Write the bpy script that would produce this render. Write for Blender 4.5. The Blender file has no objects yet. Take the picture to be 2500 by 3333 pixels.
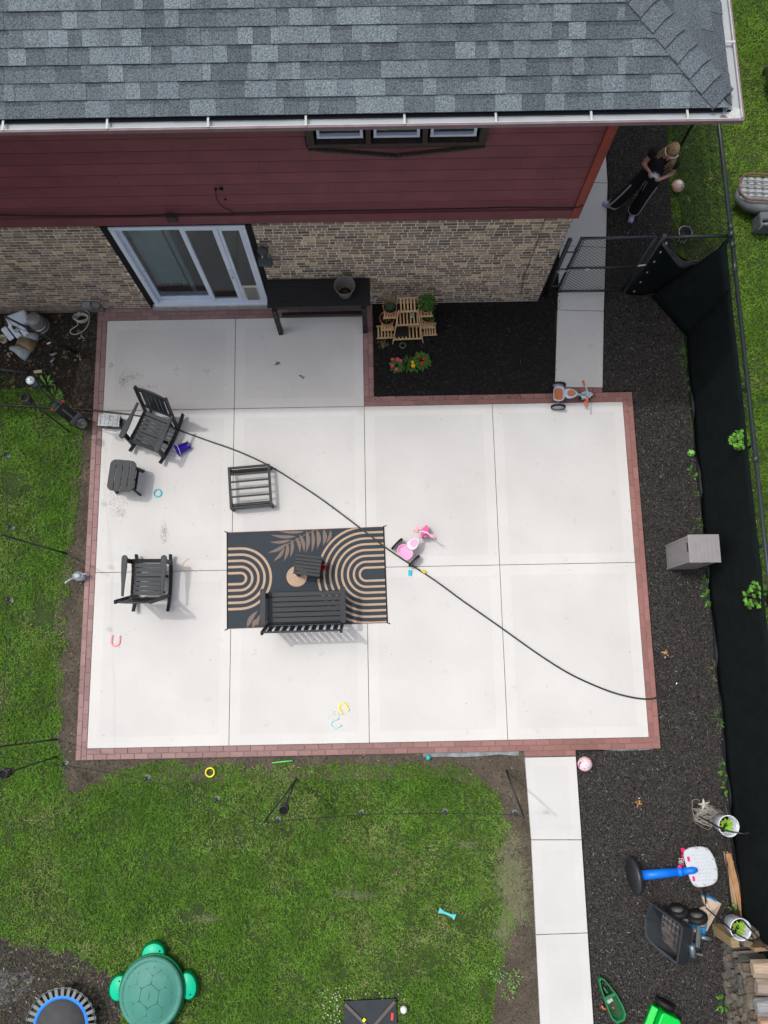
import bpy, bmesh, math, random
import numpy as np
from mathutils import Vector, Matrix, Euler
random.seed(7); RNG=np.random.default_rng(7)
S=bpy.context.scene; COL=S.collection
# ---------------------------------------------------------------- camera
CF=2643.88; CT,CR_,CY=0.189707,0.0113621,-0.0306810
CO=Vector((4.63677,1.14912,13.17056))
def _cam():
    cr,sr=math.cos(CR_),math.sin(CR_);cy,sy=math.cos(CY),math.sin(CY);ct,st=math.cos(CT),math.sin(CT)
    r=Vector((1,0,0));u=Vector((0,ct,st));f=Vector((0,st,-ct))
    M=Matrix(((cy,-sy,0),(sy,cy,0),(0,0,1)))
    return M@(cr*r+sr*u),M@(-sr*r+cr*u),M@f
CRT,CUP,CFW=_cam()
cd=bpy.data.cameras.new('camera'); cam=bpy.data.objects.new('camera',cd); COL.objects.link(cam)
cd.sensor_fit='VERTICAL'; cd.sensor_height=24; cd.lens=CF/3333*24; cd.clip_end=500
cam.matrix_world=Matrix(((CRT.x,CUP.x,-CFW.x,CO.x),(CRT.y,CUP.y,-CFW.y,CO.y),(CRT.z,CUP.z,-CFW.z,CO.z),(0,0,0,1)))
S.camera=cam
S.render.resolution_x=768; S.render.resolution_y=1024
# ---------------------------------------------------------------- light
W=bpy.data.worlds.new('World'); S.world=W; W.use_nodes=True
LD=Vector((.38,-.165,-1)).normalized()
nt=W.node_tree; sky=nt.nodes.new('ShaderNodeTexSky'); sky.sky_type='NISHITA'; sky.sun_disc=False
sky.sun_elevation=math.asin(-LD.z); sky.sun_rotation=math.atan2(-LD.x,-LD.y)
sky.air_density=1.0; sky.dust_density=6; sky.ozone_density=1.0; sky.altitude=0
hs=nt.nodes.new('ShaderNodeHueSaturation'); hs.inputs['Saturation'].default_value=.55   # overcast: a nearly white sky
nt.links.new(sky.outputs[0],hs.inputs['Color']); nt.links.new(hs.outputs[0],nt.nodes['Background'].inputs[0]); nt.nodes['Background'].inputs[1].default_value=.15
sl=bpy.data.lights.new('sun','SUN'); sl.energy=1.05; sl.angle=math.radians(1.0); sl.color=(1,.985,.965)
so=bpy.data.objects.new('sun',sl); COL.objects.link(so); so.location=(0,8,14); so.rotation_euler=LD.to_track_quat('-Z','Y').to_euler()
S.view_settings.view_transform='Standard'; S.view_settings.look='None'; S.view_settings.exposure=.34; S.view_settings.gamma=1
# ---------------------------------------------------------------- helpers
KD=2500/1659
def P(x,y,z=0.):
    d=CFW+CRT*((x-1250)/CF)+CUP*((1666.5-y)/CF); return CO+d*((z-CO.z)/d.z)
def D(x,y,z=0.): return P(x*KD,y*KD,z)
def Q(x0,y0,s): return lambda a,b,z=0.: P(x0+a/s,y0+b/s,z)
def proj(p):
    d=Vector(p)-CO; k=d.dot(CFW); return 1250+CF*d.dot(CRT)/k,1666.5-CF*d.dot(CUP)/k
def post_h(b,t):
    B=P(*b); best=(1e9,0)
    for i in range(20,260):
        h=i*.01; q=proj((B.x,B.y,h)); e=(q[0]-t[0])**2+(q[1]-t[1])**2
        if e<best[0]: best=(e,h)
    return best[1]
MATS={}
def mat(name,c,rough=.6,metal=0,var=.12,scale=8.,bump=0.,bscale=60.,attr=False,spec=.28,c2=None,stretch=(1,1,1),alpha=1,coat=0,trans=0):
    if name in MATS: return MATS[name]
    m=bpy.data.materials.new(name); m.use_nodes=True; N=m.node_tree.nodes; L=m.node_tree.links
    b=N['Principled BSDF']; b.inputs['Roughness'].default_value=rough; b.inputs['Metallic'].default_value=metal
    b.inputs['Specular IOR Level'].default_value=spec; b.inputs['Coat Weight'].default_value=coat
    b.inputs['Transmission Weight'].default_value=trans
    tc=N.new('ShaderNodeTexCoord'); mp=N.new('ShaderNodeMapping'); mp.inputs['Scale'].default_value=stretch
    L.new(tc.outputs['Object'],mp.inputs[0])
    n=N.new('ShaderNodeTexNoise'); n.inputs['Scale'].default_value=scale; n.inputs['Detail'].default_value=6; L.new(mp.outputs[0],n.inputs['Vector'])
    r=N.new('ShaderNodeValToRGB'); L.new(n.outputs[0],r.inputs[0])
    r.color_ramp.elements[0].position=.3; r.color_ramp.elements[1].position=.7
    if c2 is None:
        r.color_ramp.elements[0].color=[x*(1-var) for x in c]+[1]; r.color_ramp.elements[1].color=[min(1,x*(1+var)) for x in c]+[1]
    else:
        r.color_ramp.elements[0].color=list(c)+[1]; r.color_ramp.elements[1].color=list(c2)+[1]
    out=r.outputs[0]
    if attr:
        a=N.new('ShaderNodeAttribute'); a.attribute_name='col'
        mx=N.new('ShaderNodeMix'); mx.data_type='RGBA'; mx.blend_type='MULTIPLY'; mx.inputs[0].default_value=1
        L.new(out,mx.inputs[6]); L.new(a.outputs['Color'],mx.inputs[7]); out=mx.outputs[2]
    L.new(out,b.inputs['Base Color'])
    if bump:
        n2=N.new('ShaderNodeTexNoise'); n2.inputs['Scale'].default_value=bscale; n2.inputs['Detail'].default_value=5; L.new(mp.outputs[0],n2.inputs['Vector'])
        bp=N.new('ShaderNodeBump'); bp.inputs['Strength'].default_value=bump; bp.inputs['Distance'].default_value=.01
        L.new(n2.outputs[0],bp.inputs['Height']); L.new(bp.outputs[0],b.inputs['Normal'])
    MATS[name]=m; return m
class G:
    def __init__(s): s.v=[];s.f=[];s.m=[];s.s=[];s.c=[]
    def add(s,vs,fs,mi=0,sm=False,col=(1,1,1)):
        o=len(s.v); s.v+= [tuple(v) for v in vs]
        for f in fs: s.f.append([i+o for i in f]); s.m.append(mi); s.s.append(sm); s.c.append(col)
        return s
    def box(s,c,d,rot=None,mi=0,col=(1,1,1),tap=1.):
        M=Matrix.Identity(3)
        if rot is not None: M=Euler(rot).to_matrix() if not isinstance(rot,Matrix) else rot
        c=Vector(c); vs=[]
        for z in (-.5,.5):
            k=1 if z<0 else tap
            for x,y in ((-.5,-.5),(.5,-.5),(.5,.5),(-.5,.5)): vs.append(c+M@Vector((x*d[0]*k,y*d[1]*k,z*d[2])))
        return s.add(vs,[(3,2,1,0),(4,5,6,7),(0,1,5,4),(1,2,6,5),(2,3,7,6),(3,0,4,7)],mi,False,col)
    def bar(s,a,b,w,h,mi=0,up=(0,0,1),col=(1,1,1)):
        a=Vector(a);b=Vector(b);t=(b-a);l=t.length;t.normalize();u=Vector(up)
        x=t.cross(u)
        if x.length<1e-4: x=t.cross(Vector((0,1,0)))
        x.normalize();z=x.cross(t); M=Matrix((x,t,z)).transposed()
        return s.box((a+b)/2,(w,l,h),M,mi,col)
    def tube(s,pts,r,n=8,mi=0,closed=False,sm=True,col=(1,1,1)):
        pts=[Vector(p) for p in pts]; N=len(pts); rr=r if isinstance(r,(list,tuple)) else [r]*N
        vs=[];up=None
        for i,p in enumerate(pts):
            if closed: t=pts[(i+1)%N]-pts[i-1]
            else: t=pts[min(i+1,N-1)]-pts[max(i-1,0)]
            t.normalize()
            if up is None: up=Vector((0,0,1)) if abs(t.z)<.9 else Vector((1,0,0))
            x=t.cross(up); x.normalize(); up=x.cross(t); up.normalize()
            for k in range(n):
                a=2*math.pi*k/n; vs.append(p+(x*math.cos(a)+up*math.sin(a))*rr[i])
        fs=[]
        for i in range(N if closed else N-1):
            j=(i+1)%N
            for k in range(n): fs.append((i*n+k,i*n+(k+1)%n,j*n+(k+1)%n,j*n+k))
        o=len(s.v); s.add(vs,fs,mi,sm,col)
        if not closed:
            s.f.append([o+k for k in range(n)][::-1]);s.m.append(mi);s.s.append(False);s.c.append(col)
            s.f.append([o+(N-1)*n+k for k in range(n)]);s.m.append(mi);s.s.append(False);s.c.append(col)
        return s
    def lathe(s,prof,c=(0,0,0),n=28,mi=0,M=None,sm=True,sq=(1,1),col=(1,1,1)):
        vs=[];c=Vector(c)
        for r,z in prof:
            for k in range(n):
                a=2*math.pi*k/n; v=Vector((r*math.cos(a)*sq[0],r*math.sin(a)*sq[1],z))
                vs.append(c+(M@v if M is not None else v))
        fs=[]
        for i in range(len(prof)-1):
            for k in range(n): fs.append((i*n+k,i*n+(k+1)%n,(i+1)*n+(k+1)%n,(i+1)*n+k))
        o=len(s.v); s.add(vs,fs,mi,sm,col)
        if prof[0][0]>1e-4 and prof[-1][0]>1e-4: return s
        if prof[0][0]>1e-4: s.f.append([o+k for k in range(n)][::-1]);s.m.append(mi);s.s.append(False);s.c.append(col)
        if prof[-1][0]>1e-4: s.f.append([o+(len(prof)-1)*n+k for k in range(n)]);s.m.append(mi);s.s.append(False);s.c.append(col)
        return s
    def prism(s,poly,z0,z1,mi=0,M=None,c=(0,0,0),col=(1,1,1)):
        n=len(poly); c=Vector(c); vs=[]
        for z in (z0,z1):
            for x,y in poly:
                v=Vector((x,y,z)); vs.append(c+(M@v if M is not None else v))
        return s.add(vs,[tuple(range(n))[::-1],tuple(range(n,2*n))]+[(i,(i+1)%n,n+(i+1)%n,n+i) for i in range(n)],mi,False,col)
    def ell(s,c,r,n=16,m=10,mi=0,M=None,col=(1,1,1)):
        c=Vector(c); r=Vector(r) if not isinstance(r,(int,float)) else Vector((r,r,r))
        vs=[];fs=[]
        for i in range(m+1):
            t=math.pi*i/m
            for k in range(n):
                a=2*math.pi*k/n; v=Vector((r.x*math.sin(t)*math.cos(a),r.y*math.sin(t)*math.sin(a),-r.z*math.cos(t)))
                vs.append(c+(M@v if M is not None else v))
        for i in range(m):
            for k in range(n): fs.append((i*n+k,i*n+(k+1)%n,(i+1)*n+(k+1)%n,(i+1)*n+k))
        return s.add(vs,fs,mi,True,col)
    def cap(s,a,b,ra,rb,n=12):
        a=Vector(a);b=Vector(b); s.ell(a,ra,n,8); s.ell(b,rb,n,8); s.tube([a,b],[ra,rb],n); return s
    def leaf(s,c,d,l,w,mi=0,col=(1,1,1),droop=.2):
        c=Vector(c);d=Vector(d).normalized(); x=d.cross(Vector((0,0,1)))
        if x.length<1e-3: x=Vector((1,0,0))
        x.normalize(); m=c+d*l*.5+Vector((0,0,droop*l*.25)); e=c+d*l-Vector((0,0,droop*l))
        up=Vector((0,0,w*.25))
        return s.add([c,m-x*w/2+up,m,m+x*w/2+up,e],[(0,1,2),(0,2,3),(1,4,2),(2,4,3)],mi,True,col)
    def build(s,name,m,parent=None,bevel=0,loc=None,rot=None):
        me=bpy.data.meshes.new(name); me.from_pydata(s.v,[],s.f)
        ms=m if isinstance(m,(list,tuple)) else [m]
        for q in ms: me.materials.append(q)
        me.polygons.foreach_set('material_index',s.m); me.polygons.foreach_set('use_smooth',s.s)
        if any(c!=(1,1,1) for c in s.c):
            a=me.color_attributes.new('col','FLOAT_COLOR','CORNER')
            lt=np.array([len(f) for f in s.f]); cc=np.repeat(np.array([list(c)+[1] for c in s.c],dtype=np.float32),lt,axis=0)
            a.data.foreach_set('color',cc.ravel())
        me.validate(); me.update()
        o=bpy.data.objects.new(name,me); COL.objects.link(o)
        if parent is not None: o.parent=parent
        if loc is not None: o.location=loc
        if rot is not None: o.rotation_euler=rot
        if bevel:
            b=o.modifiers.new('b','BEVEL'); b.width=bevel; b.segments=2; b.limit_method='ANGLE'; b.angle_limit=math.radians(40)
        return o
def tag(o,label,cat,group=None):
    o['label']=label;o['category']=cat
    if group:o['group']=group
    return o
def T(name,label,cat,loc=(0,0,0),rz=0.,group=None,rot=None):
    o=bpy.data.objects.new(name,None); COL.objects.link(o); o.location=loc; o.empty_display_size=.1
    o.rotation_euler=rot if rot else (0,0,rz); return tag(o,label,cat,group)
def st(o): o['kind']='structure'; return o
def stuff(o,label,cat): o['kind']='stuff'; return tag(o,label,cat)
def copy_tree(o,parent=None):
    c=o.copy(); COL.objects.link(c); c.parent=parent
    for ch in list(o.children): copy_tree(ch,c)
    return c
_g=RNG.random((8,512,512))
def vn(x,y,s,k=0):
    x=np.asarray(x)/s+37.3*k+300;y=np.asarray(y)/s+11.1*k+300;xi=np.floor(x).astype(int);yi=np.floor(y).astype(int);fx=x-xi;fy=y-yi
    fx=fx*fx*(3-2*fx);fy=fy*fy*(3-2*fy);g=_g[k%8]
    a=g[xi%512,yi%512];b=g[(xi+1)%512,yi%512];c=g[xi%512,(yi+1)%512];d=g[(xi+1)%512,(yi+1)%512]
    return (a*(1-fx)+b*fx)*(1-fy)+(c*(1-fx)+d*fx)*fy
def inpoly(x,y,poly):
    r=np.zeros(len(x),bool);n=len(poly)
    for i in range(n):
        x1,y1=poly[i][:2];x2,y2=poly[(i+1)%n][:2]
        c=((y1>y)!=(y2>y))
        with np.errstate(divide='ignore',invalid='ignore'): xx=(x2-x1)*(y-y1)/(y2-y1+1e-12)+x1
        r^=c&(x<xx)
    return r
def npmesh(name,V,F,C,m):
    """V (n,k,3) per-element verts, F (f,4|3) local faces, C (n,3)"""
    n,k,_=V.shape; Fa=np.array(F); nf,fs=Fa.shape
    me=bpy.data.meshes.new(name); me.vertices.add(n*k); me.vertices.foreach_set('co',V.astype(np.float32).ravel())
    idx=(Fa[None]+(np.arange(n)*k)[:,None,None]).ravel()
    me.loops.add(len(idx)); me.loops.foreach_set('vertex_index',idx.astype(np.int32))
    me.polygons.add(n*nf); me.polygons.foreach_set('loop_start',(np.arange(n*nf)*fs).astype(np.int32))
    try: me.polygons.foreach_set('loop_total',np.full(n*nf,fs,dtype=np.int32))
    except Exception: pass
    me.materials.append(m); me.update(calc_edges=True)
    a=me.color_attributes.new('col','FLOAT_COLOR','CORNER')
    cc=np.ones((n*nf*fs,4),dtype=np.float32); cc[:,:3]=np.repeat(C,nf*fs,axis=0); a.data.foreach_set('color',cc.ravel())
    me.validate(); o=bpy.data.objects.new(name,me); COL.objects.link(o); return o
def rpts(poly,dens,prob=None):
    xs=[p[0] for p in poly];ys=[p[1] for p in poly];x0,x1,y0,y1=min(xs),max(xs),min(ys),max(ys)
    n=int((x1-x0)*(y1-y0)*dens); x=RNG.uniform(x0,x1,n);y=RNG.uniform(y0,y1,n); k=inpoly(x,y,poly)
    x=x[k];y=y[k]
    if prob is not None: k=RNG.random(len(x))<prob(x,y); x=x[k];y=y[k]
    return x,y
def sheet(name,poly,z,m,th=.02):
    poly=[(p[0],p[1]) for p in poly]
    return st(G().prism(poly,z-th,z).build(name,m))
def arc(c,r,a0,a1,n,z=0): return [Vector((c[0]+r*math.cos(math.radians(a0+(a1-a0)*i/n)),c[1]+r*math.sin(math.radians(a0+(a1-a0)*i/n)),z)) for i in range(n+1)]
def rrect(w,h,r,n=5):
    p=[]
    for cx,cy,a in ((w/2-r,h/2-r,0),(-w/2+r,h/2-r,90),(-w/2+r,-h/2+r,180),(w/2-r,-h/2+r,270)):
        for i in range(n+1):
            t=math.radians(a+90*i/n); p.append((cx+r*math.cos(t),cy+r*math.sin(t)))
    return p
def rnd(a,b): return random.uniform(a,b)
# ================================================================ setting
X=[0,2.2157,4.4135,6.5835,8.8]; Y=[0,2.7612,5.5054,7.13]; WY=7.36
m_soil=mat('soil',(.085,.07,.052),.95,var=.35,scale=3,bump=.8,bscale=40)
m_soil2=mat('dark_soil',(.022,.018,.014),.95,var=.4,scale=5,bump=1,bscale=40)
m_mulch=mat('mulch_base',(.013,.011,.010),.95,var=.4,scale=20,bump=1,bscale=60)
m_turf=mat('turf_base',(.026,.046,.012),1,var=.4,scale=2,bump=1,bscale=90,c2=(.045,.07,.02))
m_chip=mat('mulch_chip',(1,1,1),.85,var=.1,attr=True,scale=50)
m_blade=mat('grass_blade',(1,1,1),.6,var=.06,attr=True,scale=30,spec=.08)
st(G().box((4,4,-.08),(160,160,.04)).build('ground',m_turf))
# beds
left_bed=[(-9,5.25),D(60,835)[:2],D(130,840)[:2],D(175,905)[:2],(-.14,5.3),(-.14,WY),(-9,WY)]
sheet('planting_soil',left_bed,-.028,m_soil2)
strip_left=[D(160,880)[:2],D(178,1000)[:2],D(165,1090)[:2],D(160,1230)[:2],D(140,1330)[:2],D(145,1420)[:2],D(135,1600)[:2],D(148,1710)[:2],D(170,1722)[:2],(-.1,-.5),(-.1,6.2),D(150,850)[:2]]
soil_poly=[D(145,860)[:2],D(160,900)[:2],D(150,1060)[:2],D(140,1200)[:2],D(115,1330)[:2],D(120,1600)[:2],D(138,1760)[:2],D(260,1690)[:2],D(560,1690)[:2],D(980,1680)[:2],D(1080,1730)[:2],D(1095,1900)[:2],D(1060,2212)[:2],D(1050,2500)[:2],(7.3,-6),(7.3,0),(-.1,0),(-.1,5.9)]
sheet('bare_soil',soil_poly,-.054,m_soil)
soil_up=[(-.17,WY),(-.36,WY),D(172,760)[:2],D(160,830)[:2],D(150,900)[:2],(-.17,5.0)]
sheet('bare_soil',soil_up,-.024,m_soil)
mud=[D(-60,2020)[:2],D(60,2035)[:2],D(150,2060)[:2],D(215,2090)[:2],D(270,2140)[:2],D(250,2230)[:2],D(200,2400)[:2],D(-80,2400)[:2]]
m_mud=mat('mud',(.05,.042,.038),.9,var=.4,scale=6,bump=1,bscale=30)
sheet('mud_patch',mud,-.052,m_mud)
pud=[D(-30,2085)[:2],D(28,2105)[:2],D(70,2098)[:2],D(62,2150)[:2],D(20,2170)[:2],D(-30,2180)[:2]]
sheet('puddle',pud,-.046,mat('puddle_water',(.08,.08,.085),.25,var=.2,scale=6,bump=.1),th=.004)
bed_mid=[(4.55,5.6),(7.69,5.6),(7.75,7.2),(7.6,WY+.02),(4.55,WY+.02)]
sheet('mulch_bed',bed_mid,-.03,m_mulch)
mulch_r=[(8.5,5.6),(8.62,7.2),(8.86,9.5),(8.86,13),(9.75,13),D(1440,265)[:2],D(1452,470)[:2],(9.9,7.4),(9.93,5),(9.99,2),(10.05,-1),(10.15,-6),(7.45,-6),(7.4,-3.),(7.5,-.1),(8.9,-.1),(8.9,5.6)]
sheet('mulch_bed',mulch_r,-.03,m_mulch)
bed_side=[(7.4,7.2),(7.85,7.2),(8.06,9.6),(8.06,13),(7.4,13)]
sheet('mulch_bed',bed_side,-.031,m_mulch)
# ---- concrete
def concrete(name,base,streak):
    m=bpy.data.materials.new(name); m.use_nodes=True;N=m.node_tree.nodes;L=m.node_tree.links;b=N['Principled BSDF'];b.inputs['Roughness'].default_value=.85;b.inputs['Specular IOR Level'].default_value=.3
    tc=N.new('ShaderNodeTexCoord');mp=N.new('ShaderNodeMapping');mp.inputs['Scale'].default_value=(90,3,1) if streak else (12,12,1);L.new(tc.outputs['Object'],mp.inputs[0])
    n=N.new('ShaderNodeTexNoise');n.inputs['Scale'].default_value=1;n.inputs['Detail'].default_value=4;L.new(mp.outputs[0],n.inputs[0])
    n2=N.new('ShaderNodeTexNoise');n2.inputs['Scale'].default_value=.9;n2.inputs['Detail'].default_value=5;L.new(tc.outputs['Object'],n2.inputs[0])
    n3=N.new('ShaderNodeTexNoise');n3.inputs['Scale'].default_value=4.5;n3.inputs['Detail'].default_value=6;n3.inputs['Roughness'].default_value=.6;L.new(tc.outputs['Object'],n3.inputs[0])
    r=N.new('ShaderNodeMapRange');L.new(n.outputs[0],r.inputs[0]);r.inputs[3].default_value=.965;r.inputs[4].default_value=1.03
    r2=N.new('ShaderNodeMapRange');L.new(n2.outputs[0],r2.inputs[0]);r2.inputs[1].default_value=.3;r2.inputs[2].default_value=.7;r2.inputs[3].default_value=.93;r2.inputs[4].default_value=1.05
    r3=N.new('ShaderNodeMapRange');L.new(n3.outputs[0],r3.inputs[0]);r3.inputs[1].default_value=.63;r3.inputs[2].default_value=.82;r3.inputs[3].default_value=1;r3.inputs[4].default_value=.76
    n4=N.new('ShaderNodeTexNoise');n4.inputs['Scale'].default_value=140;n4.inputs['Detail'].default_value=3;L.new(tc.outputs['Object'],n4.inputs[0])
    r4=N.new('ShaderNodeMapRange');L.new(n4.outputs[0],r4.inputs[0]);r4.inputs[1].default_value=.25;r4.inputs[2].default_value=.75;r4.inputs[3].default_value=.94;r4.inputs[4].default_value=1.05
    def mul(a,c):
        q=N.new('ShaderNodeMath');q.operation='MULTIPLY';L.new(a,q.inputs[0]);L.new(c,q.inputs[1]);return q.outputs[0]
    v=mul(mul(mul(r.outputs[0],r2.outputs[0]),r3.outputs[0]),r4.outputs[0])
    mx=N.new('ShaderNodeMix');mx.data_type='RGBA';mx.blend_type='MULTIPLY';mx.inputs[0].default_value=1;mx.inputs[6].default_value=(*base,1);L.new(v,mx.inputs[7]);L.new(mx.outputs[2],b.inputs['Base Color'])
    bp=N.new('ShaderNodeBump');bp.inputs['Strength'].default_value=.25;bp.inputs['Distance'].default_value=.004;L.new(n.outputs[0],bp.inputs['Height']);L.new(bp.outputs[0],b.inputs['Normal'])
    return m
m_con=concrete('concrete_trowelled',(.572,.566,.548),False); m_conb=concrete('concrete_broomed',(.545,.540,.525),True); m_joint=mat('joint',(.13,.125,.12),.9)
m_con2=concrete('concrete_old',(.50,.495,.485),False)
def slab(g,x0,x1,y0,y1,gap=.005,ins=.17,z=0.,q=None):
    f=q if q else (lambda x,y:(x,y))
    A=[(x0+gap,y0+gap),(x1-gap,y0+gap),(x1-gap,y1-gap),(x0+gap,y1-gap)]
    B=[(x0+ins,y0+ins),(x1-ins,y0+ins),(x1-ins,y1-ins),(x0+ins,y1-ins)]
    vs=[Vector((*f(*p),-.1)) for p in A]+[Vector((*f(*p),z)) for p in A]+[Vector((*f(*p),z)) for p in B]
    fs=[(0,1,5,4),(1,2,6,5),(2,3,7,6),(3,0,4,7)]+[(4+i,4+(i+1)%4,8+(i+1)%4,8+i) for i in range(4)]
    g.add(vs,fs,0); g.add(vs[8:],[(0,1,2,3)],1)
g=G()
for i in range(4):
    for j in range(2): slab(g,X[i],X[i+1],Y[j],Y[j+1])
for i in range(2): slab(g,X[i],X[i+1],Y[2],Y[3])
g.box(((X[0]+X[4])/2,Y[2]/2,-.055),(X[4]-.02,Y[2]-.02,.08),mi=2); g.box((X[2]/2,(Y[2]+Y[3])/2,-.055),(X[2]-.02,Y[3]-Y[2],.08),mi=2)
g.v=[v for v in g.v]
st(g.build('patio',[m_con,m_conb,m_joint],bevel=0))
# paths
def path(name,rows,mats):
    g=G()
    for (a,b,c,d) in rows:   # a,b lower left/right ; c,d upper right/left
        def f(u,v,a=a,b=b,c=c,d=d): 
            p=(1-v)*((1-u)*Vector(a[:2])+u*Vector(b[:2]))+v*((1-u)*Vector(d[:2])+u*Vector(c[:2])); return (p.x,p.y)
        w=(Vector(b[:2])-Vector(a[:2])).length; h=(Vector(d[:2])-Vector(a[:2])).length
        gp=.006; 
        A=[(gp/w,gp/h),(1-gp/w,gp/h),(1-gp/w,1-gp/h),(gp/w,1-gp/h)]; iw=.14/w; ih=.14/h
        B=[(iw,ih),(1-iw,ih),(1-iw,1-ih),(iw,1-ih)]
        vs=[Vector((*f(*p),-.1)) for p in A]+[Vector((*f(*p),0)) for p in A]+[Vector((*f(*p),0)) for p in B]
        g.add(vs,[(0,1,5,4),(1,2,6,5),(2,3,7,6),(3,0,4,7)]+[(4+i,4+(i+1)%4,8+(i+1)%4,8+i) for i in range(4)],0); g.add(vs[8:],[(0,1,2,3)],1)
    return st(g.build(name,mats))
lx=[D(1133,1631),D(1147,1814),D(1157,2019)]; rx=[D(1244,1627),D(1257,1814),D(1270,2015)]
lx[0]=Vector((lx[0].x,-.264,0));rx[0]=Vector((rx[0].x,-.264,0)); dl=lx[2]-lx[1];dr=rx[2]-rx[1]
lx+=[lx[2]+dl*1.02,lx[2]+dl*2.05];rx+=[rx[2]+dr*1.02,rx[2]+dr*2.05]
path('path',[(lx[i+1],rx[i+1],rx[i],lx[i]) for i in range(4)],[concrete('concrete_walk',(.53,.525,.52),False),concrete('concrete_walk_broomed',(.515,.51,.505),True)])
path('path',[((7.66,5.78),(8.48,5.76),(8.60,7.15),(7.79,7.19)),((7.79,7.19),(8.60,7.15),(8.72,8.35),(7.9,8.4)),((7.9,8.4),(8.72,8.35),(8.84,9.6),(7.98,9.65)),((7.98,9.65),(8.84,9.6),(8.86,11),(8.0,11)),((8.0,11),(8.86,11),(8.9,14),(8.0,14))],[m_con2,m_con2])
# pavers
m_pav=mat('paver',(1,1,1),.9,var=.12,scale=40,attr=True,bump=.3,bscale=120)
m_grout=mat('grout',(.2,.165,.135),.95,var=.2,scale=20)
g=G(); gg=G()
def pav(x0,y0,x1,y1,rows,w,out,L=.213,z=0.):
    a=Vector((x0,y0,0));b=Vector((x1,y1,0));t=(b-a);l=t.length;t.normalize();o=Vector((*out,0)).normalized()
    for r in range(rows):
        s=-(.5*L if r%2 else 0)
        while s<l-.01:
            s0=max(s,0)+.0035;s1=min(s+L,l)-.0035
            if s1-s0>.03:
                c=a+t*((s0+s1)/2)+o*(w*(r+.5)); ang=math.atan2(t.y,t.x)+rnd(-.006,.006)
                q=rnd(.88,1.12); k=vn([c.x],[c.y],1.5,3)[0]; 
                warm=min(1,max(0,(c.x-2)/6)); base=(.285-.02*warm,.180-.052*warm,.174-.060*warm)
                g.box((c.x,c.y,-.04+rnd(-.002,.003)),(s1-s0,w-.007,.08),(0,0,ang),0,tuple(v*q*(.9+.2*k) for v in base))
            s+=L
    c=(a+b)/2+o*(w*rows/2); gg.box((c.x,c.y,-.05),(l if abs(t.x)>.5 else w*rows,w*rows if abs(t.x)>.5 else l,.078))
w=.086
pav(0,Y[3],0,-.172,2,w,(-1,0)); pav(0,0,X[4]+.172,0,2,w,(0,-1)); pav(X[4],0,X[4],Y[2]+.172,2,w,(1,0))
pav(X[2],Y[2],X[4],Y[2],2,w,(0,1)); pav(X[2],Y[2]+.172,X[2],WY,2,w,(1,0)); pav(-.172,Y[3],X[2]+.172,Y[3],3,.076,(0,1))
pav(7.66,Y[2]+.172,8.47,Y[2]+.172,1,w,(0,1)); pav(lx[0].x,-.172,rx[0].x,-.172,1,w,(0,-1))
st(g.build('paver_border',m_pav,bevel=.006)); st(gg.build('paver_joints',m_grout))
g=G(); pts_=[(5.25+i*.1,-.185-.055*(.4+vn([i*.1],[0],.22,2)[0])) for i in range(16)]; g.prism([(5.25,-.15),*pts_,(6.75,-.15)][::-1],-.07,-.035); g.prism([(7.9,-.16),(8.3,-.20),(8.7,-.205),(8.95,-.16)],-.07,-.028); st(g.build('concrete_edging',mat('edging',(.20,.22,.23),.9,var=.35,scale=9)))
# ---- mulch chips, litter, grass
def chips(name,polys,dens,pal,zr,size=(.02,.055),wid=(.004,.010),light=.05,prob=None):
    xs=[];ys=[]
    for p in polys:
        x,y=rpts(p,dens,prob); xs.append(x);ys.append(y)
    x=np.concatenate(xs);y=np.concatenate(ys);n=len(x)
    a=RNG.uniform(0,2*np.pi,n);l=RNG.uniform(*size,n)/2;w=RNG.uniform(*wid,n)/2;tl=RNG.normal(0,.25,n)
    dx=np.cos(a);dy=np.sin(a);z=RNG.uniform(*zr,n);r=RNG.normal(0,.5,n)
    V=np.zeros((n,4,3))
    for i,(s,t) in enumerate(((-1,-1),(1,-1),(1,1),(-1,1))):
        V[:,i,0]=x+dx*l*s-dy*w*t;V[:,i,1]=y+dy*l*s+dx*w*t;V[:,i,2]=z+l*s*tl+w*t*r+.006
    pal=np.array(pal);c=pal[RNG.integers(0,len(pal),n)]*RNG.uniform(.6,1.4,(n,1))
    k=RNG.random(n)<light; c[k]*=RNG.uniform(2,4.8,(k.sum(),1))
    return npmesh(name,V,[(0,1,2,3)],c,m_chip)
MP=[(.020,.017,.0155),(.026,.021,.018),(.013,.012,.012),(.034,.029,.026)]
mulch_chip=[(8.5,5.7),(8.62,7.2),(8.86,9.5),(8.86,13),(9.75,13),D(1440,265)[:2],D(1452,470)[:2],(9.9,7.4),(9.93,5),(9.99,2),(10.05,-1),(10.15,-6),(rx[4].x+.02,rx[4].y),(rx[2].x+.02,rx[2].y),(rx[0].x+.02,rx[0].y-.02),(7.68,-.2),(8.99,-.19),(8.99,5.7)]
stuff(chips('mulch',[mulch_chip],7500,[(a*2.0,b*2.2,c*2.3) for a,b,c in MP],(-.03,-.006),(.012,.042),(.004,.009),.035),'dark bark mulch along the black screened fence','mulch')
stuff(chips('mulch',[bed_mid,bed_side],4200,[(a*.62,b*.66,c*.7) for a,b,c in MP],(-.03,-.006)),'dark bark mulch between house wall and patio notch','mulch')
stuff(chips('leaf_litter',[left_bed],2600,[(.03,.024,.018),(.02,.017,.014),(.05,.04,.028)],(-.028,-.01),(.01,.05),(.004,.016),.06),'dark soil with leaf litter left of the patio','leaf litter')
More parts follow.
